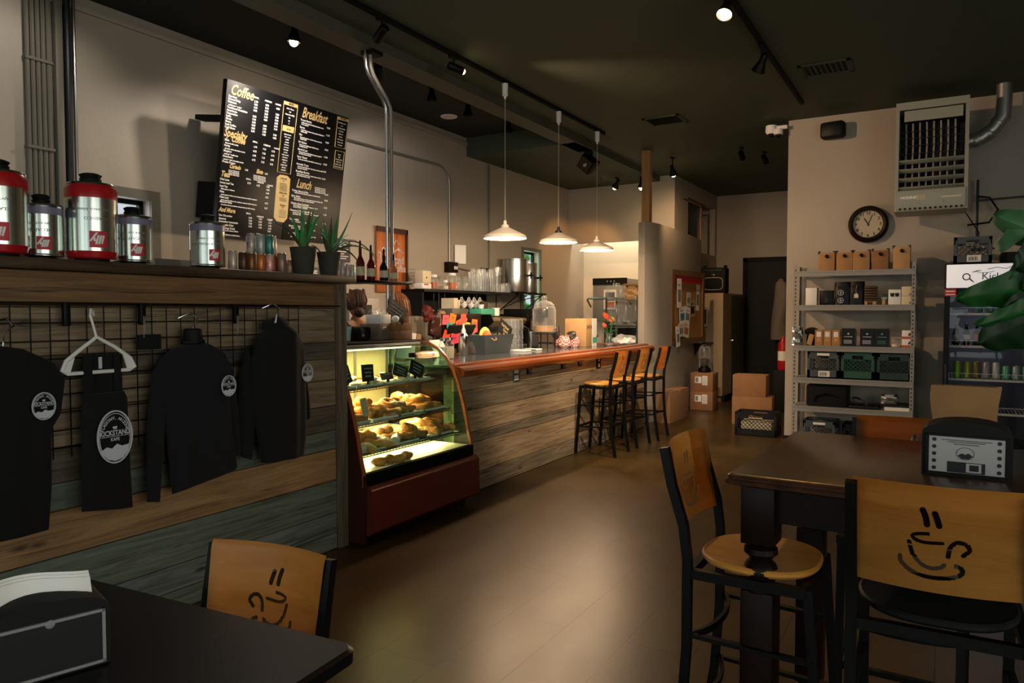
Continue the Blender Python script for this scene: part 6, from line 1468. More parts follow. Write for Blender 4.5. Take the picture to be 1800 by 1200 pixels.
for n_, c_ in (('fl_orange', '#e8491a'), ('fl_yellow', '#f0b429'), ('fl_coral', '#c94a3a'), ('fl_red', '#8a2a20'), ('fl_orange2', '#d9501e')): M[n_] = mat(n_, c_, .6)
for x, y, z_, r_, m_ in fl:
    d_ = Vector((x+.5, y*2, .25)).normalized(); Q = TR(x, y, z_) @ d_.to_track_quat('Z', 'Y').to_matrix().to_4x4()
    b = MB(Q)
    for ring_, (rr_, n2, zz) in enumerate(((1, 14, 0), (.75, 12, .008), (.5, 9, .014))):
        for k in range(n2):
            a = 2*PI*k/n2+ring_; c_, s_ = math.cos(a), math.sin(a); R1 = r_*rr_
            b.face([(R1*.15*c_, R1*.15*s_, zz), (R1*.7*math.cos(a-.2), R1*.7*math.sin(a-.2), zz+.004), (R1*c_, R1*s_, zz-.002), (R1*.7*math.cos(a+.2), R1*.7*math.sin(a+.2), zz+.004)])
    b.ball((0, 0, .012), r_*.22, 8, 6, (1, 1, .6)); fo = b.build('flower', m_, t)
    MB().tube([(0, 0, .04), (x*.5, y*.4, .18), (x, y, z_-.003)], .0025, 5).build('stem', 'leafg', t)
b = MB()
for k in range(22):
    a = R.uniform(0, 6.28); z_ = R.uniform(.17, .29); r_ = R.uniform(.03, .1)
    b.push(TR(r_*math.cos(a)*.8, r_*math.sin(a), z_) @ Matrix.Rotation(a, 4, 'Z') @ Matrix.Rotation(R.uniform(-.8, .6), 4, 'Y')); b.prism([(-.045, 0), (0, -.014), (.05, 0), (0, .014)], 'z', 0, .001); b.pop()
b.build('foliage', 'leafg', t)
t = bt_('crumpled_cloth', 'crumpled white cloth heaped at the far end of the bar', 'cloth', -3.5, 8.86); b = MB(); b.ball((0, 0, .035), .12, 26, 16, (.8, 1.1, .42))
for v in b.bm.verts: v.co *= 1+.35*mnoise.noise(v.co*22); v.co.z = max(0, v.co.z)
b.build('cloth', 'paper', t)
# outlets and hooks on the bar front
for k, (y, lb) in enumerate(((5.70, 'grey double outlet under the bar edge near the pastry case'), (7.52, 'white outlet under the bar edge behind the nearest stool'))):
    t = thing('bar_outlet', lb, 'outlet', (-3.298, y, .92)); MB().box(-.004, .006, -.06, .06, -.065, .065, .002).build('plate', 'trimgrey' if not k else 'blackm', t); b = MB()
    for yy in ((-.05, -.01) if not k else (-.015,)):
        for z_ in (-.05, .01): b.box(.006, .01, yy, yy+.035, z_, z_+.04, .003)
    b.build('sockets', 'white', t)
for k, (y, lb) in enumerate(((5.9, 'black coat hook on the bar front, nearest the pastry case'), (6.60, 'black coat hook on the bar front, the farther one'), (7.0, 'black coat hook just left of the nearest bar stool'))):
    t = thing('coat_hook', lb, 'hook', (-3.298, y, .93)); MB().box(0, .006, -.012, .012, -.02, .03, .002).tube([(.005, 0, .02), (.03, 0, .0), (.04, 0, .015), (.042, 0, .035)], .004, 6).tube([(.005, -.01, -.01), (.025, -.03, -.02), (.035, -.035, 0)], .004, 6).tube([(.005, .01, -.01), (.025, .03, -.02), (.035, .035, 0)], .004, 6).build('hook', 'black', t)
# back counter
t = thing('back_counter', 'dark counter along the left wall behind the bar', 'counter', (XL+.01, 4.0, 0)); MB().box(0, .62, 0, 7.0, .86, .9, .004).build('worktop', 'gun', t); MB().box(.0, .58, .02, 6.98, 0, .86).build('cabinets', 'espresso', t)
zb = .901
# espresso machine
t = thing('espresso_machine', 'wide espresso machine with a brass-toned top and cups on it', 'espresso machine', (-4.98, 8.0, zb))
MB().box(-.24, .26, -.44, .44, .06, .16, .01).box(-.24, -.02, -.44, .44, .16, .44).build('body', 'steel', t)
MB().prism([(-.24, .44), (.2, .40), (.26, .47), (.24, .5), (-.24, .53)], 'y', -.44, .44).build('top_housing', mat('champagne_metal', '#a89468', .35, .7), t)
MB().box(.0, .22, -.43, .43, .33, .40, .01).build('group_panel', 'gun', t)
for y in (-.45, .45): MB().prism([(-.26, 0), (.28, 0), (.24, .14), (.1, .3), (.29, .46), (.25, .55), (-.26, .55)], 'y', y-.012, y+.012).build('side_cheek', 'black', t)
for y in (-.28, 0, .28):
    MB().lathe([(.035, .27), (.04, .33)], (.16, y, 0), 18).build('group_head', 'chrome', t); MB().cyl((.16, y, .26), (.3, y, .25), .014, 8).lathe([(.036, .245), (.038, .275)], (.16, y, 0), 18).build('portafilter', 'chrome', t)
MB().box(.261, .264, -.4, .4, .08, .14).build('drip_panel', 'steel', t)
MB().tube([(.22, -.4, .4), (.3, -.41, .36), (.32, -.41, .18)], .006, 6).tube([(.22, .4, .4), (.3, .41, .36), (.32, .41, .18)], .006, 6).build('steam_wand', 'chrome', t)
zm = zb+.53
t = thing('teal_basket', 'mint green basket of cups and lids on top of the espresso machine', 'basket', (-5.0, 7.78, zm)); MB().box(-.09, .09, -.16, .16, 0, .09, .01).build('basket', 'teal', t)
t = thing('cup_stack', 'brown stack of cups rising from the mint basket', 'cups', (-4.98, 7.78, zm+.091)); MB().lathe([(.05, 0), (.055, .03), (.05, .08), (.002, .10)], n=18).build('cup', 'stem', t)
t = thing('takeaway_cup', 'white paper cup rising from the mint basket left end', 'cup', (-4.96, 7.69, zm+.091)); MB().lathe([(.033, 0), (.04, .05), (.002, .05)], n=16).build('cup', 'white', t)
t = thing('white_mug', 'white mug with a handle on top of the espresso machine', 'mug', (-4.95, 8.02, zm)); MB().lathe([(.05, 0), (.055, .1), (.05, .1), (.045, .01), (.002, .01)], n=20, cap1=False).build('body', 'white', t); MB().tube([(0, .05+.04*math.sin(a), .05+.035*math.cos(a)) for a in [PI*q/10 for q in range(11)]], .007, 6).build('handle', 'white', t)
# second machine and grinders
t = thing('coffee_brewer', 'black and steel coffee brewer under the steel urns', 'brewer', (-5.05, 8.95, zb)); MB().box(-.2, .2, -.22, .22, 0, .08, .01).box(-.2, -.02, -.22, .22, .08, .6).box(-.2, .25, -.24, .24, .5, .62, .01).build('body', 'blackm', t); MB().lathe([(.08, 0), (.085, .22), (.05, .24)], (.1, 0, .09), 20).build('carafe', 'steel', t)
t = thing('copper_flower_hanging', 'dried orange paper flowers hanging beside the urn shelf', 'decoration', (-4.95, 9.15, 1.42)); b = MB()
for k in range(3): b.ball((0, .09*k-.08, .03*math.sin(k*2)), .085, 12, 8, (.5, 1, 1.15))
b.build('flower', 'orangepic', t); MB().tube([(0, 0, .05), (-.05, .02, .2), (-.1, .0, .3)], .004, 5).build('string', 'stem', t)
# register with sticky notes
t = thing('register_stand', 'black point-of-sale stand behind the pastry case end', 'register', (-4.38, 6.35, .9))
b = MB(); b.box(-.12, .12, -.2, .2, 0, .02).cyl((0, 0, 0), (0, 0, .3), .02, 10); b.push(TR(0, 0, .33) @ Matrix.Rotation(.5, 4, 'Y')); b.box(-.012, .012, -.24, .24, -.15, .13, .005); b.pop(); b.build('screen', 'blackm', t)
MB().box(-.015, -.005, -.28, .45, .30, .56, .003).build('back_panel', 'espresso', t)
MB().box(-.02, .002, -.30, .47, .285, .30).build('panel_rail', 'kraft2', t)
tag(MB().box(-4.62, -4.26, 5.95, 8.9, .86, .899, .003).box(-4.6, -4.3, 6.0, 8.85, .0, .86).build('work_counter', 'blackm'), 'low black work counter on the staff side of the bar', 'counter')
SN = [('#e8546a', 7.5), ('#f07a1e', 0)]
notes = [(-.23, .50, '#e0566a', 'pink'), (-.11, .51, '#ee7a1c', 'orange'), (-.0, .45, '#e2603a', 'red-orange'), (.08, .48, '#ee8040', 'light orange'), (-.17, .42, '#2f8f8a', 'teal'), (.14, .42, '#b8cf4a', 'lime'), (.28, .45, '#ee7a2c', 'bright orange'), (.285, .40, '#e8645a', 'salmon'), (-.24, .34, '#ee4a22', 'vermilion'), (-.1, .34, '#f0602c', 'deep orange'), (.02, .35, '#f06a3a', 'warm orange'), (-.12, .30, '#cc3358', 'crimson'), (-.02, .31, '#d84a60', 'rose')]
for k, (y, z_, c_, cn) in enumerate(notes):
    m_ = mat('note_%s' % cn.replace(' ', '_'), c_, .75)
    q = MB(Matrix.Rotation(.35*math.sin(k*3.7), 4, 'X') @ Matrix.Rotation(.12, 4, 'Y')).box(.0, .0015, -.055, .055, -.05, .05); q.i = 1; q.tube([(.003, -.03+.06*p/8, .01+.008*math.sin(p*2)) for p in range(9)], .0012, 4)
    tag(q.build('sticky_note', [m_, 'stem'], None, (-4.38+.004+.0022*k, 6.35+y, .9+z_)), '%s sticky note on the panel behind the register' % cn, 'sticky note')
t = thing('sticky_note', 'pink sticky note standing up on the syrup pump by the steel canister', 'sticky note', (-3.98, 5.86, zc+.31)); MB().box(0, .002, -.045, .045, 0, .09).build('note', 'fl_coral', t)
# notices, snack bag, towel roll on the left wall side
for k, (y, z0, z1, lb) in enumerate(((6.15, 1.15, 1.62, 'white price list sheet beside the second barista'), (7.02, 1.15, 1.55, 'white sheet taped beside the hanging snack bags'), (6.30, 1.62, 1.80, 'pink patterned paper strip on the left wall by the wood sign'))):
    yy = y+.62
    q = MB().box(0, .004, -.11 if k < 2 else -.06, .11 if k < 2 else .06, z0, z1); q.i = 1
    for p in range(9): q.box(.004, .005, -.04, .06, z0+.04+p*.04, z0+.05+p*.04)
    tag(q.build('wall_sheet', ['paper' if k < 2 else 'cream', 'gray'], None, (XL+.005, yy, 0)), lb, 'notice')
t = thing('snack_bags', 'red and brown snack bags hanging beside the price list', 'snack bags', (-4.85, 6.45, 1.15))
for nm_, y_, z_, h_, w_, m_, sd in (('red_bag', .02, .24, .17, .14, 'cherry', 1), ('brown_bag', .12, .06, .26, .22, 'darkcherry', 2), ('foil_bag', .24, .14, .2, .16, 'kraft', 3)):
    b = MB(TR(0, y_, z_) @ Matrix.Rotation(.3*math.sin(sd*2), 4, 'X')); pillow(b, .07, w_, h_, .008, .2)
    for v in b.bm.verts: v.co += Vector((.02, .015, .01))*mnoise.noise(v.co*25+Vector((sd, 0, 0)))
    b.build(nm_, m_, t)
MB().cyl((0, .1, -.24), (0, .1, .3), .008, 6).build('stand_rod', 'gun', t)
t = thing('steel_server', 'brushed steel espresso grinder column on the back counter behind the baristas', 'grinder', (-5.1, 5.55, zb)); MB().box(-.15, .15, -.22, .22, 0, .72, .01).build('body', 'greysteel', t); MB().box(.151, .155, -.05, .1, .55, .65).build('display', 'board', t); b = MB().text('Fetco', .07, TX((.153, -.2, .58), (0, 1, 0), (0, 0, 1)), .001, .3, sx=.8); b.build('maker_lettering', 'menugold', t)
t = thing('steel_tumbler', 'steel shaker hanging above the first barista', 'shaker', (-5.05, 5.12, 1.58)); MB().lathe([(.04, 0), (.05, .03), (.055, .18), (.002, .18)], n=20).build('body', 'chrome', t)
tag(MB().box(-.2, .2, -.4, .55, 0, .02, .003).build('upper_shelf', 'espresso', None, (-5.24, 5.2, 1.765)), 'short dark wall shelf with cups above the baristas', 'shelf')
for k in range(5): tumbler(-5.1+.03*(k % 2), 5.15+.085*k, 1.787, .04, .16, 'tall clear cup on the short shelf above the baristas', 'cups on the short shelf')
t = thing('love_sign', 'dark sign with pale letters on the short shelf above the baristas', 'sign', (-5.08, 4.86, 1.787)); MB().box(-.01, .01, 0, .2, 0, .11).build('panel', 'board', t); b = MB().text('LOVE', .08, TX((.0115, .01, .025), (0, 1, 0), (0, 0, 1)), .002, sx=.85); b.build('lettering', 'white', t)
t = thing('tools_rail', 'steel utensil hanging on the far left behind the first barista', 'utensil', (-4.9, 4.55, 1.3)); MB().cyl((0, 0, 0), (0, 0, .36), .006, 6).cyl((0, -.04, .24), (0, .05, .24), .004, 6).build('utensil', 'steel', t)
tag(MB().box(-.03, .03, -.03, .03, 0, .4).build('utensil_post', 'blackm', None, (-4.92, 4.55, .9)), 'black post holding the utensil', 'post')
t = thing('card_box', 'upright box with black lettering by the case end', 'box', (-4.1, 5.12, zc+.008)); MB(Matrix.Rotation(-.12, 4, 'X')).box(-.05, .05, -.07, .07, 0, .23, .003).build('carton', 'paper', t); MB(Matrix.Rotation(-.12, 4, 'X')).box(-.05, .052, .0705, .14, 0, .23, .003).build('wrap_side', 'kraft', t)
# cone filters and brown bin
t = thing('utensil_bin', 'grey bin of pale paper bags above the sticky notes', 'bin', (-5.0, 7.12, zb)); MB().box(-.1, .1, -.13, .2, 0, .62, .01).build('bin', 'trimgrey', t); MB().box(-.08, .1, -.1, -.02, .62, .74).box(-.08, .08, .02, .05, .62, .72).build('paper_bags', 'cream', t)
# kitchen: hood dishwasher and wire rack
t = thing('hood_dishwasher', 'steel hood dishwasher with a wrap-around handle in the kitchen', 'dishwasher', (-4.69, 11.4, 0))
MB().box(-.29, .31, -.28, .28, 1.32, 2.02, .01).build('hood', 'greysteel', t); MB().box(-.29, .31, -.29, -.28, 1.92, 2.03).build('control_strip', 'blackm', t)
b = MB()
for x in (-.03, .03, .09): b.ball((x, -.292, 1.975), .012, 8, 6)
b.build('buttons', 'steel', t)
MB().tube([(-.36, -.2, 1.56), (-.37, -.33, 1.68), (-.33, -.36, 1.70), (.33, -.36, 1.70), (.37, -.33, 1.68), (.36, -.2, 1.56)], .014, 8).build('handle', 'steel', t)
MB().box(-.29, .31, -.28, .28, .1, .86, .01).build('base', 'gun', t); MB().box(-.29, .31, .2, .28, .86, 1.32).build('rear_column', 'gun', t)
for x in (-.25, .27):
    for y in (-.24, .24): MB().cyl((x, y, 0), (x, y, .1), .02, 8).build('foot', 'gun', t)
q = MB().box(-.09, .13, -.296, -.2815, 1.52, 1.84); q.i = 1; q.box(-.06, .10, -.298, -.295, 1.66, 1.80); q.i = 2; q.box(-.06, .1, -.298, -.295, 1.55, 1.64)
q.build('taped_poster', ['paper', 'gun', 'orangepic'], t)
t = thing('wire_rack', 'chrome wire rack of clear tubs in front of the kitchen', 'rack', (-4.14, 10.5, 0))
for x in (-.25, .24):
    for y in (-.2, .2): MB().cyl((x, y, 0), (x, y, 1.70), .016, 10).build('post', 'chrome', t)
for z_ in (.5, .95, 1.28, 1.66):
    b = MB()
    for y in (-.2, .2): b.cyl((-.25, y, z_), (.24, y, z_), .006, 6).cyl((-.25, y, z_-.03), (.24, y, z_-.03), .005, 6)
    for k in range(16): x = -.25+.49*k/15; b.cyl((x, -.2, z_), (x, .2, z_), .003, 4)
    b.build('wire_shelf', 'steel', t)
t = thing('clear_tub', 'clear lidded jug on top of the wire rack', 'tub', (-4.28, 10.42, 1.667)); MB().box(-.13, .13, -.12, .12, 0, .2, .02).lathe([(.05, .2), (.05, .25)], n=16).build('tub', 'jar', t)
t = thing('brown_bag_pile', 'pile of kraft bags and paper rolls on top of the wire rack', 'bags', (-4.02, 10.45, 1.667)); b = MB(); pillow(b, .2, .2, .2, .02, .5); b.build('bags', 'kraft2', t); b = MB(); b.box(-.12, .12, -.1, .1, .205, .235, .004); b.build('folded_box', 'card', t)
for k in range(3):
    t = thing('clear_container', 'tall clear plastic container on the second shelf of the wire rack', 'container', (-4.30+.15*k, 10.45, 1.288), 0, 'clear containers on the wire rack'); MB().box(-.068, .068, -.12, .12, 0, .3, .01).build('container', 'jar', t)
t = thing('white_towels', 'heap of white towels on the lower wire rack shelf', 'towels', (-4.15, 10.45, .958)); b = MB(); b.ball((0, 0, .08), .18, 20, 12, (1.1, .9, .5))
for v in b.bm.verts: v.co *= 1+.25*mnoise.noise(v.co*14); v.co.z = max(.001, v.co.z)
b.build('towels', 'paper', t)
tag(MB().box(-.15, .1, -.1, .1, 0, .05, .005).build('tin_tray', 'card', None, (-4.1, 10.45, 1.55)), 'brown shallow tray below the top rack shelf', 'tray') if False else None
# ================================================================ tins on the ledge, plants, clothes rail
zl = 1.703
def illy(label, x, y, r, h_, red, rz):
    t = thing('coffee_tin', label, 'coffee tin', (x, y, zl), rz)
    band = 'red' if red else 'mauve'
    MB().lathe([(r*.62, 0), (r*.66, .004), (r*.66, .012), (r*.5, .014)], n=32).build('foot_cap', 'blackm', t)
    if red: pf = [(r*.86, .012), (r*.93, .018), (r, .045)]
    else: pf = [(r*.95, .012), (r*1.02, .016), (r*1.02, .02), (r, .024)]
    MB().lathe(pf, n=40, cap1=False).build('bottom_band', 'red' if red else 'tin', t)
    top_ = h_*.80 if red else h_*.82
    z0_ = .045 if red else .024
    MB().lathe([(r, z0_), (r, top_)], n=40, cap0=False, cap1=False).build('body', 'tin', t)
    MB().lathe([(r*1.002, top_-.002), (r*1.002, h_-.03), (r*.9, h_-.012)] if red else [(r*1.002, top_-.002), (r*1.002, h_-.012)], n=40, cap0=False, cap1=False).build('top_band', band, t)
    MB().lathe([(r*.9, h_-.014), (r*.93, h_-.008), (r*.9, h_-.003), (r*.6, h_+.004), (.01, h_+.006)] if red else [(r*1.002, h_-.014), (r*1.02, h_-.008), (r*.98, h_), (r*.6, h_+.008), (.01, h_+.008)], n=40).build('rim', 'tin', t)
    MB().lathe([(r*.40, h_), (r*.42, h_+.02), (r*.36, h_+.024), (r*.44, h_+.038), (r*.3, h_+.045), (.002, h_+.045)], n=28).build('valve_cap', 'blackm', t)
    # wrapped label: everything is upside down, as the tins stand on their lids
    def wrap(b, v0=0):
        for v in b.bm.verts:
            a = v.co.x/r; z_ = v.co.z; k = r+.0006+v.co.y
            v.co = Vector((k*math.sin(a), -k*math.cos(a), z_))
    w_ = r*.68; lz = h_*.17
    for ao in (.35, .35-2.15):
        b = MB(); b.grid(lambda u, v: (ao*r-w_/2+w_*u, 0, lz+w_*v), 8, 1); wrap(b); b.build('label', 'redp', t)
        b = MB(); b.text('illy', w_*.72, TX((ao*r+w_*.36, .0008, lz+w_*.72), (-1, 0, 0), (0, 0, -1)), .004 if False else .002, .25, sx=.95); wrap(b); b.build('brand_lettering', 'white', t)
    b = MB(); b.text('CLASSICO' if red else 'DECAFFEINATO', .018, TX((r*.75, .0006, h_*.55), (-1, 0, 0), (0, 0, -1)), .0, sx=1.2).text('espresso blend', .018, TX((r*.8, .0006, h_*.66), (-1, 0, 0), (0, 0, -1)), 0, .3, sx=1.2); wrap(b); b.build('small_lettering', 'gray', t)
    return t
f = math.atan2(3.3, 1.7)
illy('tall silver and red coffee tin at the left edge of the ledge', -3.31, 1.525, .108, .345, True, .8)
illy('short silver and mauve coffee tin, second from the left on the ledge', -3.355, 1.715, .082, .235, False, .85)
illy('tall silver and red coffee tin in front of the small wall window', -3.31, 1.905, .106, .35, True, .95)
illy('short silver and mauve coffee tin right of the tall red one', -3.36, 2.13, .087, .232, False, .9)
illy('short silver and mauve coffee tin standing apart near the menu board', -3.33, 2.525, .086, .24, False, .98)
t = thing('silver_tin_box', 'flat silver metal box behind the rightmost coffee tin', 'metal box', (-3.52, 2.47, zl)); MB().prism([(-.07, 0), (.07, 0), (.06, .05), (-.06, .05)], 'y', -.16, .13).build('box', 'steel', t)
tag(MB().box(-.09, .09, -.18, .16, 0, .006, .002).build('thin_tray', 'gun', None, (-3.40, 2.83, zl)), 'thin dark tray on the ledge under the small cans', 'tray')
cans_ = [(-3.47, 2.80, 0, .115, '#b08a72', 'pale tan'), (-3.43, 2.84, 0, .11, '#5b3a24', 'dark brown'), (-3.44, 2.905, 0, .11, '#8a5a30', 'copper'), (-3.44, 2.905, 1, .11, '#6b4426', 'bronze'), (-3.43, 2.965, 0, .11, '#d08040', 'orange and white'), (-3.43, 2.965, 1, .11, '#b8c0b8', 'silver grey'), (-3.42, 3.02, 0, .11, '#d8482a', 'bright vermilion'), (-3.42, 3.02, 1, .11, '#4a8f80', 'green-teal'), (-3.45, 3.07, 0, .11, '#c05a34', 'rust red'), (-3.45, 3.07, 1, .11, '#c99a84', 'pink-beige'), (-3.40, 3.095, 0, .12, '#9a7a68', 'dull pink'), (-3.44, 3.135, 0, .125, '#a89a90', 'tall grey-pink'), (-3.43, 3.19, 0, .085, '#dd9a2a', 'amber')]
for k, (x, y, up_, h_, c_, cn) in enumerate(cans_):
    m_ = mat('tin_%s' % cn.replace(' ', '_').replace('-', '_'), c_, .35, .3, col2='#d8d0c4' if k % 3 == 0 else None, var=.3, vs=25)
    t = thing('drink_can', '%s drink can in the small cluster left of the aloe pots' % cn, 'drink can', (x-.01, y, zl+.007+up_*.111), 0)
    MB().lathe([(.022, 0), (.026, .006), (.026, h_-.012), (.021, h_-.003)], n=16, cap1=False).build('body', m_, t); MB().lathe([(.022, h_-.004), (.022, h_), (.002, h_-.002)], n=16).build('lid', 'alu', t)
can2 = [(3.60, .12, '#c9c4bc', 'white lettered'), (3.655, .12, '#bfbab4', 'pale striped'), (3.705, .11, '#c8563a', 'white and red'), (3.75, .11, '#2f3550', 'navy and red'), (3.80, .1, '#b84a3c', 'crimson-topped'), (3.845, .1, '#2f8a58', 'green and red')]
tag(MB().box(-.1, .1, -.17, .74, 0, .02, .003).build('can_shelf', 'espresso', None, (-3.52, 3.62, zl-.021)), 'short dark shelf extending the ledge behind the end post', 'shelf')
for k, (y, h_, c_, cn) in enumerate(can2):
    t = thing('drink_can', '%s drink can in the row right of the aloe pots' % cn, 'drink can', (-3.50, y-.05, zl), 0)
    m_ = mat('tin2_%d' % k, c_, .35, .2, col2='#d8d4cc' if k > 1 else None, var=.2, vs=25); MB().lathe([(.02, 0), (.024, .006), (.024, h_-.012), (.019, h_-.003)], n=16, cap1=False).build('body', m_, t); MB().lathe([(.02, h_-.004), (.02, h_), (.002, h_-.002)], n=16).build('lid', 'alu', t)
tag(MB().lathe([(.05, 0), (.035, .1), (.002, .1)], n=20).build('glass_cup', 'jar', None, (-3.42, 3.36, zl)), 'clear cup upside down between the two aloe pots', 'cup')
M['darkred'] = mat('dark_red_bottle', '#5a1614', .15); 
for k, (x, y, h_, m_, lb) in enumerate(((-3.58, 3.97, .235, 'darkred', 'dark red syrup bottle with a white label above the baristas'), (-3.56, 4.06, .21, 'darkred', 'dark bottle beside the syrup bottle above the baristas'), (-3.55, 4.19, .19, 'black', 'squat black bottle right of the red syrup bottles'), (-3.54, 4.29, .16, 'orangepic', 'small amber bottle at the right of the bottle row'))):
    t = thing('syrup_bottle', lb, 'bottle', (x, y, zl)); MB().lathe([(.027, 0), (.031, .01), (.031, h_*.55), (.011, h_*.75), (.011, h_), (.002, h_)], n=18).build('bottle', m_, t); MB().lathe([(.0315, h_*.15), (.0315, h_*.42)], n=18, cap0=False, cap1=False).build('label', 'cream', t); MB().lathe([(.008, h_), (.008, h_+.04), (.002, h_+.05)], n=10).build('pourer', 'black', t)
# aloe pots
def aloe(label, x, y, r, h_, leaves):
    t = thing('potted_aloe', label, 'potted plant', (x, y, zl))
    MB().lathe([(r*.72, 0), (r, h_*.97), (r*1.03, h_), (r*.93, h_), (r*.9, h_*.9), (.002, h_*.88)], n=32).build('pot', 'pot', t)
    for (dx, dy, dz, w_, bend, m_) in leaves:
        p0 = Vector((0, 0, h_*.88)); p2 = Vector((dx, dy, h_+dz)); p1 = (p0+p2)/2+Vector((0, 0, bend))
        pts = []; 
        for q in range(11):
            f_ = q/10; pts.append((1-f_)**2*p0+2*f_*(1-f_)*p1+f_*f_*p2)
        MB().tube(pts, [1.35*w_*(1-.0*f_)*(.9+.25*math.sin(PI*min(1, f_*1.6)))*(1-f_**1.8)+.0008 for f_ in [q/10 for q in range(11)]], 8, flat=.35).build('leaf', m_, t)
aloe('aloe-like spiky plant in an olive grey pot, the left of two', -3.34, 3.20, .078, .165, [(-.0, -.30, .10, .010, .14, 'aloe2'), (.0, -.10, .20, .016, .03, 'aloe'), (.03, -.02, .23, .018, .0, 'aloe'), (.02, .05, .24, .016, .02, 'aloe2'), (.0, .10, .26, .018, -.02, 'aloe'), (.02, .14, .22, .015, .06, 'aloe'), (-.02, .12, .14, .014, .05, 'aloe2'), (.03, .17, -.1, .009, .14, 'aloe2'), (.04, -.05, .15, .016, .03, 'aloe'), (-.03, .02, .27, .014, 0, 'aloe')])
aloe('aloe-like spiky plant in an olive grey pot, the right of two', -3.34, 3.415, .074, .15, [(.0, .22, .28, .012, -.05, 'aloe'), (.0, .10, .27, .014, .0, 'aloe'), (.0, .03, .24, .014, 0, 'aloe2'), (.0, -.05, .22, .013, .02, 'aloe'), (.02, -.10, .16, .012, .04, 'aloe'), (.05, .42, -.05, .011, .24, 'aloe2'), (.07, .40, -.02, .012, .15, 'aloe2'), (.03, .30, -.12, .011, .18, 'aloe2'), (.1, .15, .08, .012, .08, 'aloe2'), (.08, -.16, .1, .010, .08, 'aloe2'), (-.05, .25, .14, .011, .05, 'aloe'), (.05, .2, .04, .012, .1, 'aloe')])
# grid panel on the partition
t = thing('grid_panel', 'black wire grid panel fixed to the plank partition', 'grid panel', (-3.21, 0, 0))
b = MB(); y0, y1, z1 = .6, 3.03, 1.51
for k in range(20): z_ = z1-.076*k; b.cyl((0, y0, z_), (0, y1, z_), .003, 5) if z_ > .85 else None
for k in range(33): y = y1-.076*k; b.cyl((.004, y, .86), (.004, y, z1), .003, 5) if y > y0 else None
b.cyl((.004, y0, z1+.01), (.004, 3.37, z1+.005), .004, 5)
b.build('wire_grid', 'black', t)
for y in (1.80, 2.14, 2.66):
    t2 = thing('black_clip', ['black clip on the top rail of the grid left of the white hanger', 'black clip on the top rail with a pale tie, above the long-sleeve shirt', 'black clip on the top rail left of the sweatshirt hanger'][(1.80, 2.14, 2.66).index(y)], 'clip', (-3.19, y-.08, 1.44)); MB().box(-.012, .012, -.014, .014, -.02, .08, .004).build('clip', 'black', t2); 
    if y > 2: MB().cyl((.013, 0, .02), (.013, 0, -.08), .002, 5).cyl((.013, .008, .02), (.013, .004, -.06), .002, 5).build('tie', 'gray', t2)
# garments: each traced as an outline in real size, given depth and folds
def inside(px, py, P):
    c = False; n = len(P); j = n-1
    for i in range(n):
        if (P[i][1] > py) != (P[j][1] > py) and px < (P[j][0]-P[i][0])*(py-P[i][1])/(P[j][1]-P[i][1])+P[i][0]: c = not c
        j = i
    return c
def spans(P, z):
    xs = []
    n = len(P)
    for i in range(n):
        a, c = P[i], P[(i+1) % n]
        if (a[1] > z) != (c[1] > z): xs.append(a[0]+(z-a[1])*(c[0]-a[0])/(c[1]-a[1]))
    return sorted(xs)
def piece(P, depth, fold, seed, rows=60, cols=26, x0=0, maxz=None):
    """one tube of cloth: rows of a closed flattened cross-section following a simple outline"""
    zs = [p[1] for p in P]; za, zb_ = min(zs), max(zs); rings = []; b = MB()
    for k in range(rows+1):
        z = za+(zb_-za)*(k/rows); zz = min(max(z, za+1e-4), zb_-1e-4)
        s_ = spans(P, zz); y0, y1 = s_[0], s_[-1]; ring = []
        w = y1-y0; dp = depth*min(1, w/.12)
        for q in range(cols*2):
            a = 2*PI*q/(cols*2); c_ = math.cos(a); s2 = math.sin(a)
            y = (y0+y1)/2+w/2*math.copysign(abs(c_)**.8, c_); hem = .006*math.sin(y*40+seed)*(1 if k == 0 else 0)
            f_ = fold*(math.sin(y*34+seed+2.2*z)*.5+.5*math.sin(y*61+seed*2-3*z))*(1-.5*k/rows)
            ring.append((x0+dp*s2*.5+(f_ if s2 > 0 else 0), y, z+hem))
        rings.append(b.ring(ring))
    return b.bridge(rings)
def badge(b, y, z, rr, x, ov=1.22):
    """round cafe emblem: ring, name, cup, mountains"""
    rz_ = rr*ov
    T = TX((x, y, z), (0, 1, 0), (0, 0, 1)); b.push(T)
    for k_, w_ in ((1, .0028), (.9, .0012)):
        b.tube([(rr*k_*math.cos(a), rz_*k_*math.sin(a), 0) for a in [2*PI*q/36 for q in range(36)]], w_*rr/.05 if rr > .03 else w_*.8, 4, True)
    b.prism([(-rr*.84, -rz_*.50), (-rr*.5, -rz_*.36), (-rr*.2, -rz_*.44), (rr*.1, -rz_*.28), (rr*.4, -rz_*.38), (rr*.86, -rz_*.34), (rr*.74, -rz_*.62), (rr*.42, -rz_*.85), (0, -rz_*.94), (-rr*.42, -rz_*.85), (-rr*.74, -rz_*.62)], 'z', 0, .0008)
    b.text('KICKSTAND', rr*.40, TR(0, rr*.10, .0005), rr*.012, 0, 'CENTER', .80); b.text('KAFE', rr*.25, TR(0, -rr*.22, .0005), rr*.008, 0, 'CENTER', .9)
    b.box(-rr*.85, rr*.85, rr*.02, rr*.045, 0, .001)
    b.prism([(-rr*.14, rr*.6), (rr*.14, rr*.6), (rr*.1, rr*.45), (-rr*.1, rr*.45)], 'z', 0, .0008)
    n_ = 'FLAGSTAFF, ARIZONA'
    for k, ch in enumerate(n_):
        a = math.radians(158-136*k/(len(n_)-1)); b.text(ch, rr*.24, TR(rr*.70*math.cos(a), rz_*.66*math.sin(a)+rr*.02, .0005) @ Matrix.Rotation(a-PI/2, 4, 'Z'), rr*.006, 0, 'CENTER', .9)
    b.pop(); return b
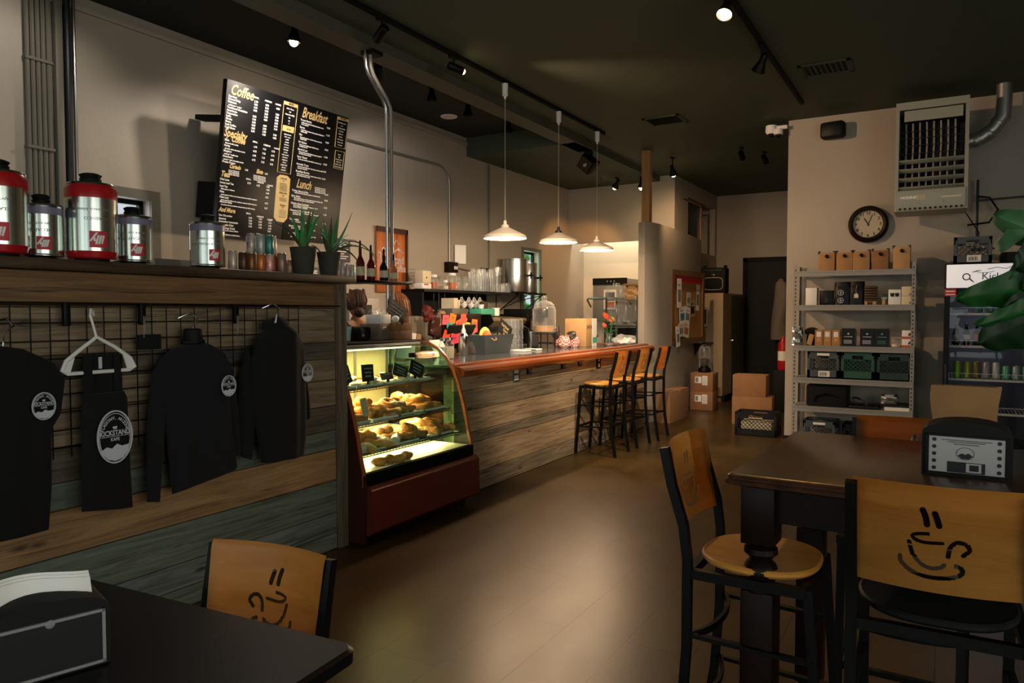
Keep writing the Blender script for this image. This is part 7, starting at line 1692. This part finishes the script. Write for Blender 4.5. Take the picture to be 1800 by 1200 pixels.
XC = -3.135
# 1 black T-shirt at the far left
t = thing('black_tshirt', 'black T-shirt with a small white round emblem at the far left of the rail', 't-shirt', (0, 0, 0))
piece([(1.22, .60), (1.60, .585), (1.615, .75), (1.62, 1.0), (1.66, 1.06), (1.68, 1.20), (1.64, 1.27), (1.52, 1.335), (1.38, 1.36), (1.2, 1.33), (1.1, 1.25), (1.16, 1.0), (1.2, .9)], .07, .006, 1, x0=XC).build('body', 'cloth', t)
badge(MB(), 1.568, 1.105, .044, XC+.052).build('emblem', 'print', t)
MB().tube([(XC, 1.45, 1.34), (XC, 1.455, 1.40), (XC, 1.49, 1.425), (XC-.03, 1.48, 1.455), (XC-.07, 1.45, 1.44)], .004, 6).build('hanger_hook', 'chrome', t)
# 2 tank top on a white hanger
t = thing('white_hanger', 'white plastic hanger carrying the black tank top', 'hanger', (0, 0, 0))
MB().tube([(XC, 1.815, 1.37), (XC, 1.80, 1.43), (XC, 1.79, 1.465), (XC-.02, 1.805, 1.49), (XC-.05, 1.83, 1.488), (XC-.07, 1.845, 1.465)], .005, 8).build('hook', 'white', t)
MB().tube([(XC, 1.815, 1.372), (XC, 1.75, 1.325), (XC, 1.685, 1.275), (XC, 1.668, 1.235), (XC, 1.69, 1.222), (XC, 1.96, 1.222), (XC, 1.985, 1.235), (XC, 1.965, 1.275), (XC, 1.89, 1.33)], .0085, 8, True).build('frame', 'white', t)
for s_, yy in ((-1, 1.70), (1, 1.95)): MB().prism([(yy, 1.225), (yy+s_*.03, 1.235), (yy+s_*.01, 1.27), (yy-s_*.02, 1.29)], 'x', XC-.004, XC+.004).build('shoulder_plate', 'white', t)
t = thing('black_tank_top', 'black tank top with the big white cafe emblem on a white hanger', 'tank top', (0, 0, 0))
piece([(1.73, .635), (1.955, .60), (1.945, .9), (1.94, 1.10), (1.925, 1.13), (1.75, 1.13), (1.735, 1.05), (1.735, .8)], .05, .005, 4, x0=XC+.01).build('body', 'cloth', t)
for p in ([(1.75, 1.10), (1.80, 1.10), (1.785, 1.30), (1.752, 1.30)], [(1.885, 1.10), (1.925, 1.10), (1.915, 1.29), (1.885, 1.30)]): piece(p, .035, .002, 5, 14, 10, x0=XC+.006).build('strap', 'cloth', t)
MB().box(XC-.012, XC-.008, 1.76, 1.92, 1.13, 1.30).build('back_panel', 'cloth', t); MB().box(XC-.0075, XC-.0055, 1.825, 1.84, 1.235, 1.285).build('neck_tag', 'print', t)
badge(MB(), 1.855, .94, .076, XC+.054, 1.48).build('emblem', 'print', t)
# 3 long-sleeve shirt
t = thing('long_sleeve_shirt', 'charcoal long-sleeve shirt with a white emblem in the middle of the rail', 'shirt', (0, 0, 0))
piece([(2.16, .62), (2.53, .67), (2.50, .9), (2.49, 1.10), (2.50, 1.21), (2.47, 1.27), (2.38, 1.32), (2.30, 1.34), (2.18, 1.31), (2.11, 1.26), (2.12, 1.1), (2.14, .85)], .075, .007, 7, x0=XC).build('body', 'cloth2', t)
piece([(2.035, .60), (2.10, .60), (2.125, .9), (2.15, 1.22), (2.12, 1.27), (2.075, 1.20), (2.04, .95)], .06, .004, 2, 40, 14, x0=XC-.005).build('sleeve', 'cloth2', t)
piece([(2.52, .72), (2.575, .74), (2.56, .95), (2.53, 1.18), (2.49, 1.25), (2.47, 1.1), (2.51, .9)], .055, .004, 3, 40, 14, x0=XC-.02).build('sleeve', 'cloth2', t)
MB().tube([(XC+.03*math.cos(a), 2.285+.05*math.sin(a), 1.335) for a in [2*PI*q/20 for q in range(20)]], .012, 8, True).lathe([(.045, 1.33), (.042, 1.395), (.03, 1.40)], (XC, 2.285, 0), 18).build('collar', 'blackm', t)
badge(MB(), 2.445, 1.11, .042, XC+.055).build('emblem', 'print', t)
MB().tube([(XC, 2.285, 1.38), (XC, 2.29, 1.42), (XC, 2.315, 1.45), (XC-.02, 2.29, 1.475), (XC-.06, 2.25, 1.45)], .003, 6).build('hanger_hook', 'chrome', t)
tag(MB().box(-.01, .01, -.05, .06, -.07, .0, .004).build('folded_tag', 'cloth', None, (-3.19, 2.09, 1.375)), 'small dark cloth hanging left of the long-sleeve shirt collar', 'cloth')
# 4 hooded sweatshirt
t = thing('black_sweatshirt', 'black hooded sweatshirt with an emblem on its side, at the right of the rail', 'sweatshirt', (0, 0, 0))
piece([(2.69, .665), (2.97, .66), (3.0, .80), (2.995, 1.0), (2.99, 1.15), (2.985, 1.27), (2.95, 1.36), (2.87, 1.40), (2.76, 1.40), (2.66, 1.34), (2.62, 1.2), (2.62, 1.0), (2.66, .82)], .11, .009, 9, x0=XC+.01).build('body', 'cloth', t)
piece([(2.96, .83), (3.045, .87), (3.04, 1.0), (3.01, 1.2), (2.97, 1.3), (2.94, 1.2), (2.98, 1.0)], .09, .006, 3, 40, 14, x0=XC-.01).build('sleeve', 'cloth', t)
piece([(2.57, .72), (2.64, .70), (2.66, .9), (2.66, 1.2), (2.62, 1.3), (2.575, 1.15), (2.56, .95)], .08, .006, 6, 40, 14, x0=XC-.02).build('sleeve', 'cloth', t)
b = MB(); b.ball((XC+.0, 2.80, 1.405), .075, 18, 10, (.7, 1.15, .6))
for v in b.bm.verts: v.co.x += .01*mnoise.noise(v.co*30); v.co.z += .02*mnoise.noise(v.co*18)
b.build('hood', 'cloth', t)
badge(MB(Matrix.Identity(4)), 2.955, 1.14, .040, XC+.075).build('emblem', 'print', t)
MB().tube([(XC, 2.80, 1.43), (XC, 2.80, 1.47), (XC, 2.83, 1.50), (XC-.02, 2.80, 1.525), (XC-.06, 2.76, 1.50)], .003, 6).build('hanger_hook', 'chrome', t)
MB().prism([(2.75, 1.40), (2.775, 1.47), (2.765, 1.40)], 'x', XC+.035, XC+.04).build('size_tag', 'white', t)
# ================================================================ the two baristas behind the case
def skin_mesh(name, verts, edges, radii, m_, parent, root=0, sub=2):
    me = bpy.data.meshes.new(name); me.from_pydata(verts, edges, []); o = bpy.data.objects.new(name, me); C.objects.link(o)
    sk = o.modifiers.new('s', 'SKIN'); sk.use_smooth_shade = True
    for v, r in zip(me.skin_vertices[0].data, radii): v.radius = r if isinstance(r, tuple) else (r, r); v.use_root = False
    me.skin_vertices[0].data[root].use_root = True
    sb = o.modifiers.new('u', 'SUBSURF'); sb.levels = sub; sb.render_levels = sub
    me.materials.append(M[m_]); o.parent = parent; return o
M['hair1b'] = mat('light_brown_strand', '#6d4426', .45); M['hair2b'] = mat('light_copper_strand', '#96592c', .4)
def person(label, loc, rz, hair, top, style, tiltx=0, tilty=0):
    t = thing('person', label, 'person', loc, rz)
    # figure faces +y; standing, forearms on the counter
    V = [(0, 0, .95), (0, .0, 1.12), (0, .01, 1.30), (0, -.005, 1.42), (0, .005, 1.48), (0, .015, 1.535),
         (-.09, 0, .90), (-.10, .01, .50), (-.10, -.01, .10), (-.10, .10, .04), (.09, 0, .90), (.10, .01, .50), (.10, -.01, .10), (.10, .10, .04),
         (-.17, 0, 1.385), (-.215, .02, 1.12), (-.17, .22, 1.03), (-.15, .28, 1.02), (.17, 0, 1.385), (.215, .02, 1.12), (.17, .22, 1.03), (.15, .28, 1.02)]
    E_ = [(0, 1), (1, 2), (2, 3), (3, 4), (4, 5), (0, 6), (6, 7), (7, 8), (8, 9), (0, 10), (10, 11), (11, 12), (12, 13), (3, 14), (14, 15), (15, 16), (16, 17), (3, 18), (18, 19), (19, 20), (20, 21)]
    Rd = [(.15, .11), (.13, .10), (.15, .11), (.09, .07), .052, .05, .085, .055, .04, .035, .085, .055, .04, .035, .055, .042, .03, .026, .055, .042, .03, .026]
    skin_mesh('body', V, E_, Rd, 'skin', t)
    # fingers: one chain each, rooted in the palm
    for s_ in (-1, 1):
        px, py, pz = s_*.15, .30, 1.02
        FV, FE, FR = [(px, py-.02, pz), (px, py+.03, pz)], [(0, 1)], [.028, .026]
        for q in range(4):
            fx = px+(q-1.5)*.018; L = (.055, .066, .062, .048)[q]; n0 = len(FV)
            FV += [(fx, py+.055, pz), (fx, py+.055+L*.5, pz-.012), (fx, py+.055+L*.85, pz-.03)]; FE += [(1, n0), (n0, n0+1), (n0+1, n0+2)]; FR += [.0095, .0085, .0075]
        n0 = len(FV); FV += [(px-s_*.03, py+.01, pz-.005), (px-s_*.05, py+.04, pz-.015), (px-s_*.052, py+.065, pz-.02)]; FE += [(0, n0), (n0, n0+1), (n0+1, n0+2)]; FR += [.012, .010, .009]
        skin_mesh('hand', FV, FE, FR, 'skin', t, sub=1)
    # clothing
    skin_mesh('top', [(0, 0, .93), (0, 0, 1.12), (0, .01, 1.30), (0, -.003, 1.425), (-.175, 0, 1.385), (-.22, .02, 1.14), (.175, 0, 1.385), (.22, .02, 1.14)],
              [(0, 1), (1, 2), (2, 3), (3, 4), (4, 5), (3, 6), (6, 7)], [(.165, .125), (.15, .115), (.165, .125), (.085, .075), .068, .058, .068, .058], top, t)
    for s_ in (-1, 1): skin_mesh('trouser_leg', [(s_*.08, 0, .96), (s_*.1, .01, .5), (s_*.1, -.01, .07)], [(0, 1), (1, 2)], [(.11, .11), .075, .06], 'blackm', t)
    # head
    hd = thing('head_pivot', None, None); C.objects.unlink(hd); bpy.data.objects.remove(hd)
    Q = TR(0, .02, 1.62) @ Matrix.Rotation(tiltx, 4, 'X') @ Matrix.Rotation(tilty, 4, 'Z')
    b = MB(Q); b.ball((0, 0, 0), .1, 28, 20, (.76, .95, 1.16))
    for v in b.bm.verts:
        c = Q.inverted() @ v.co
        if c.z < 0: c.x *= 1+c.z*2.2; c.y = c.y*(1+c.z*1.2)+.0
        if c.y > .05 and abs(c.x) < .02 and -.04 < c.z < .02: c.y += .018*(1-abs(c.x)/.02)*(1-(c.z+.04)/.07)
        v.co = Q @ c
    for s_ in (-1, 1): b.ball((s_*.076, -.005, -.005), .02, 10, 8, (.4, .7, 1.3))
    b.build('head', 'skin', t)
    f_ = MB(Q)
    for s_ in (-1, 1): f_.ball((s_*.03, .087, .008), .010, 10, 8, (1.2, .4, .7))
    f_.build('eye', 'white', t)
    f_ = MB(Q)
    for s_ in (-1, 1): f_.ball((s_*.03, .091, .008), .005, 8, 6, (1, .5, 1)); f_.bar([(s_*.018, .093, .028), (s_*.045, .082, .028)], .004, .004, (0, 0, 1))
    f_.build('pupil_and_brow', 'stem', t)
    MB(Q).ball((0, .086, -.052), .018, 12, 6, (1.1, .35, .28)).build('mouth', mat('lips', '#8f4a40', .5), t)
    h = MB(Q)
    if style == 'bun':
        h.ball((0, -.016, .016), .108, 30, 20, (.82, .98, 1.12))
        for v in h.bm.verts:
            c = Q.inverted() @ v.co
            if c.y > .045 and c.z < .075: c.y = .045-.02
            if c.z < -.035: c.z = -.035-.01*math.sin(c.x*60); c.y *= .9
            c *= 1+.035*mnoise.noise(Vector((c.x*40, c.y*40, c.z*12)))
            v.co = Q @ c
        h.ball((.0, -.125, -.05), .045, 18, 12, (1, .9, 1)); h.ball((0, -.10, -.035), .03, 12, 8)
    else:
        h.ball((0, -.02, .012), .113, 30, 20, (.86, 1.0, 1.12))
        for v in h.bm.verts:
            c = Q.inverted() @ v.co
            if c.y > .05 and c.z < .08: c.y = .05
            if c.z < -.03: c.z = -.03+(c.z+.03)*2.4; c.y = c.y*.72-.02
            c *= 1+.03*mnoise.noise(Vector((c.x*45, c.y*45, c.z*10)))
            v.co = Q @ c
    rr = random.Random(3 if style == 'bun' else 5)
    for k in range(150):
        h.i = k % 2
        a = rr.uniform(0, 2*PI); end = Vector((0, -.105, -.045)) if style == 'bun' else Vector((.088*math.cos(a), -.02+.075*math.sin(a), -.14))
        pts = []
        for q in range(8):
            f_ = q/7
            if style == 'bun':
                ph = 1.35*(1-f_); base = Vector((.09*math.cos(a)*math.cos(ph*.6), -.016+.108*math.sin(a)*math.cos(ph*.6), .016+.122*math.sin(ph))) if math.sin(a) < .45 else Vector((.09*math.cos(a), .04, .09))
                p_ = base.lerp(end, f_**1.4)
                d0 = p_-Vector((0, -.016, .016)); e_ = math.sqrt((d0.x/.09)**2+(d0.y/.107)**2+(d0.z/.122)**2) or 1
                p_ = Vector((0, -.016, .016))+d0*max(1, 1/e_) if f_ < .8 else p_
            else:
                ph = PI/2*(1-f_*1.25); y_ = max(math.cos(ph), 0); p_ = Vector((.1*math.cos(a)*y_, -.02+.115*(math.sin(a) if math.sin(a) < .5 else .5)*y_, .012+.13*math.sin(ph)))
                if f_ > .8: p_ = Vector((p_.x, p_.y, p_.z-.10*(f_-.8)*3))
            pts.append(p_+Vector((rr.uniform(-.002, .002), rr.uniform(-.002, .002), rr.uniform(-.002, .002))))
        h.tube(pts, [.0045*(1-.6*q/7) for q in range(8)], 4)
    h.i = 0
    h.build('hair', [hair, hair+'b'], t)
    return t
person('person with brown hair in a bun seen from behind at the left of the case', (-4.40, 4.83, -.075), .95, 'hair1', 'shirt_dark', 'bun', .15, .0)
person('person with copper-brown hair and a cream top behind the conduit pipes', (-4.42, 5.42, -.10), 1.9, 'hair2', 'shirt_cream', 'long', -.2, 0)
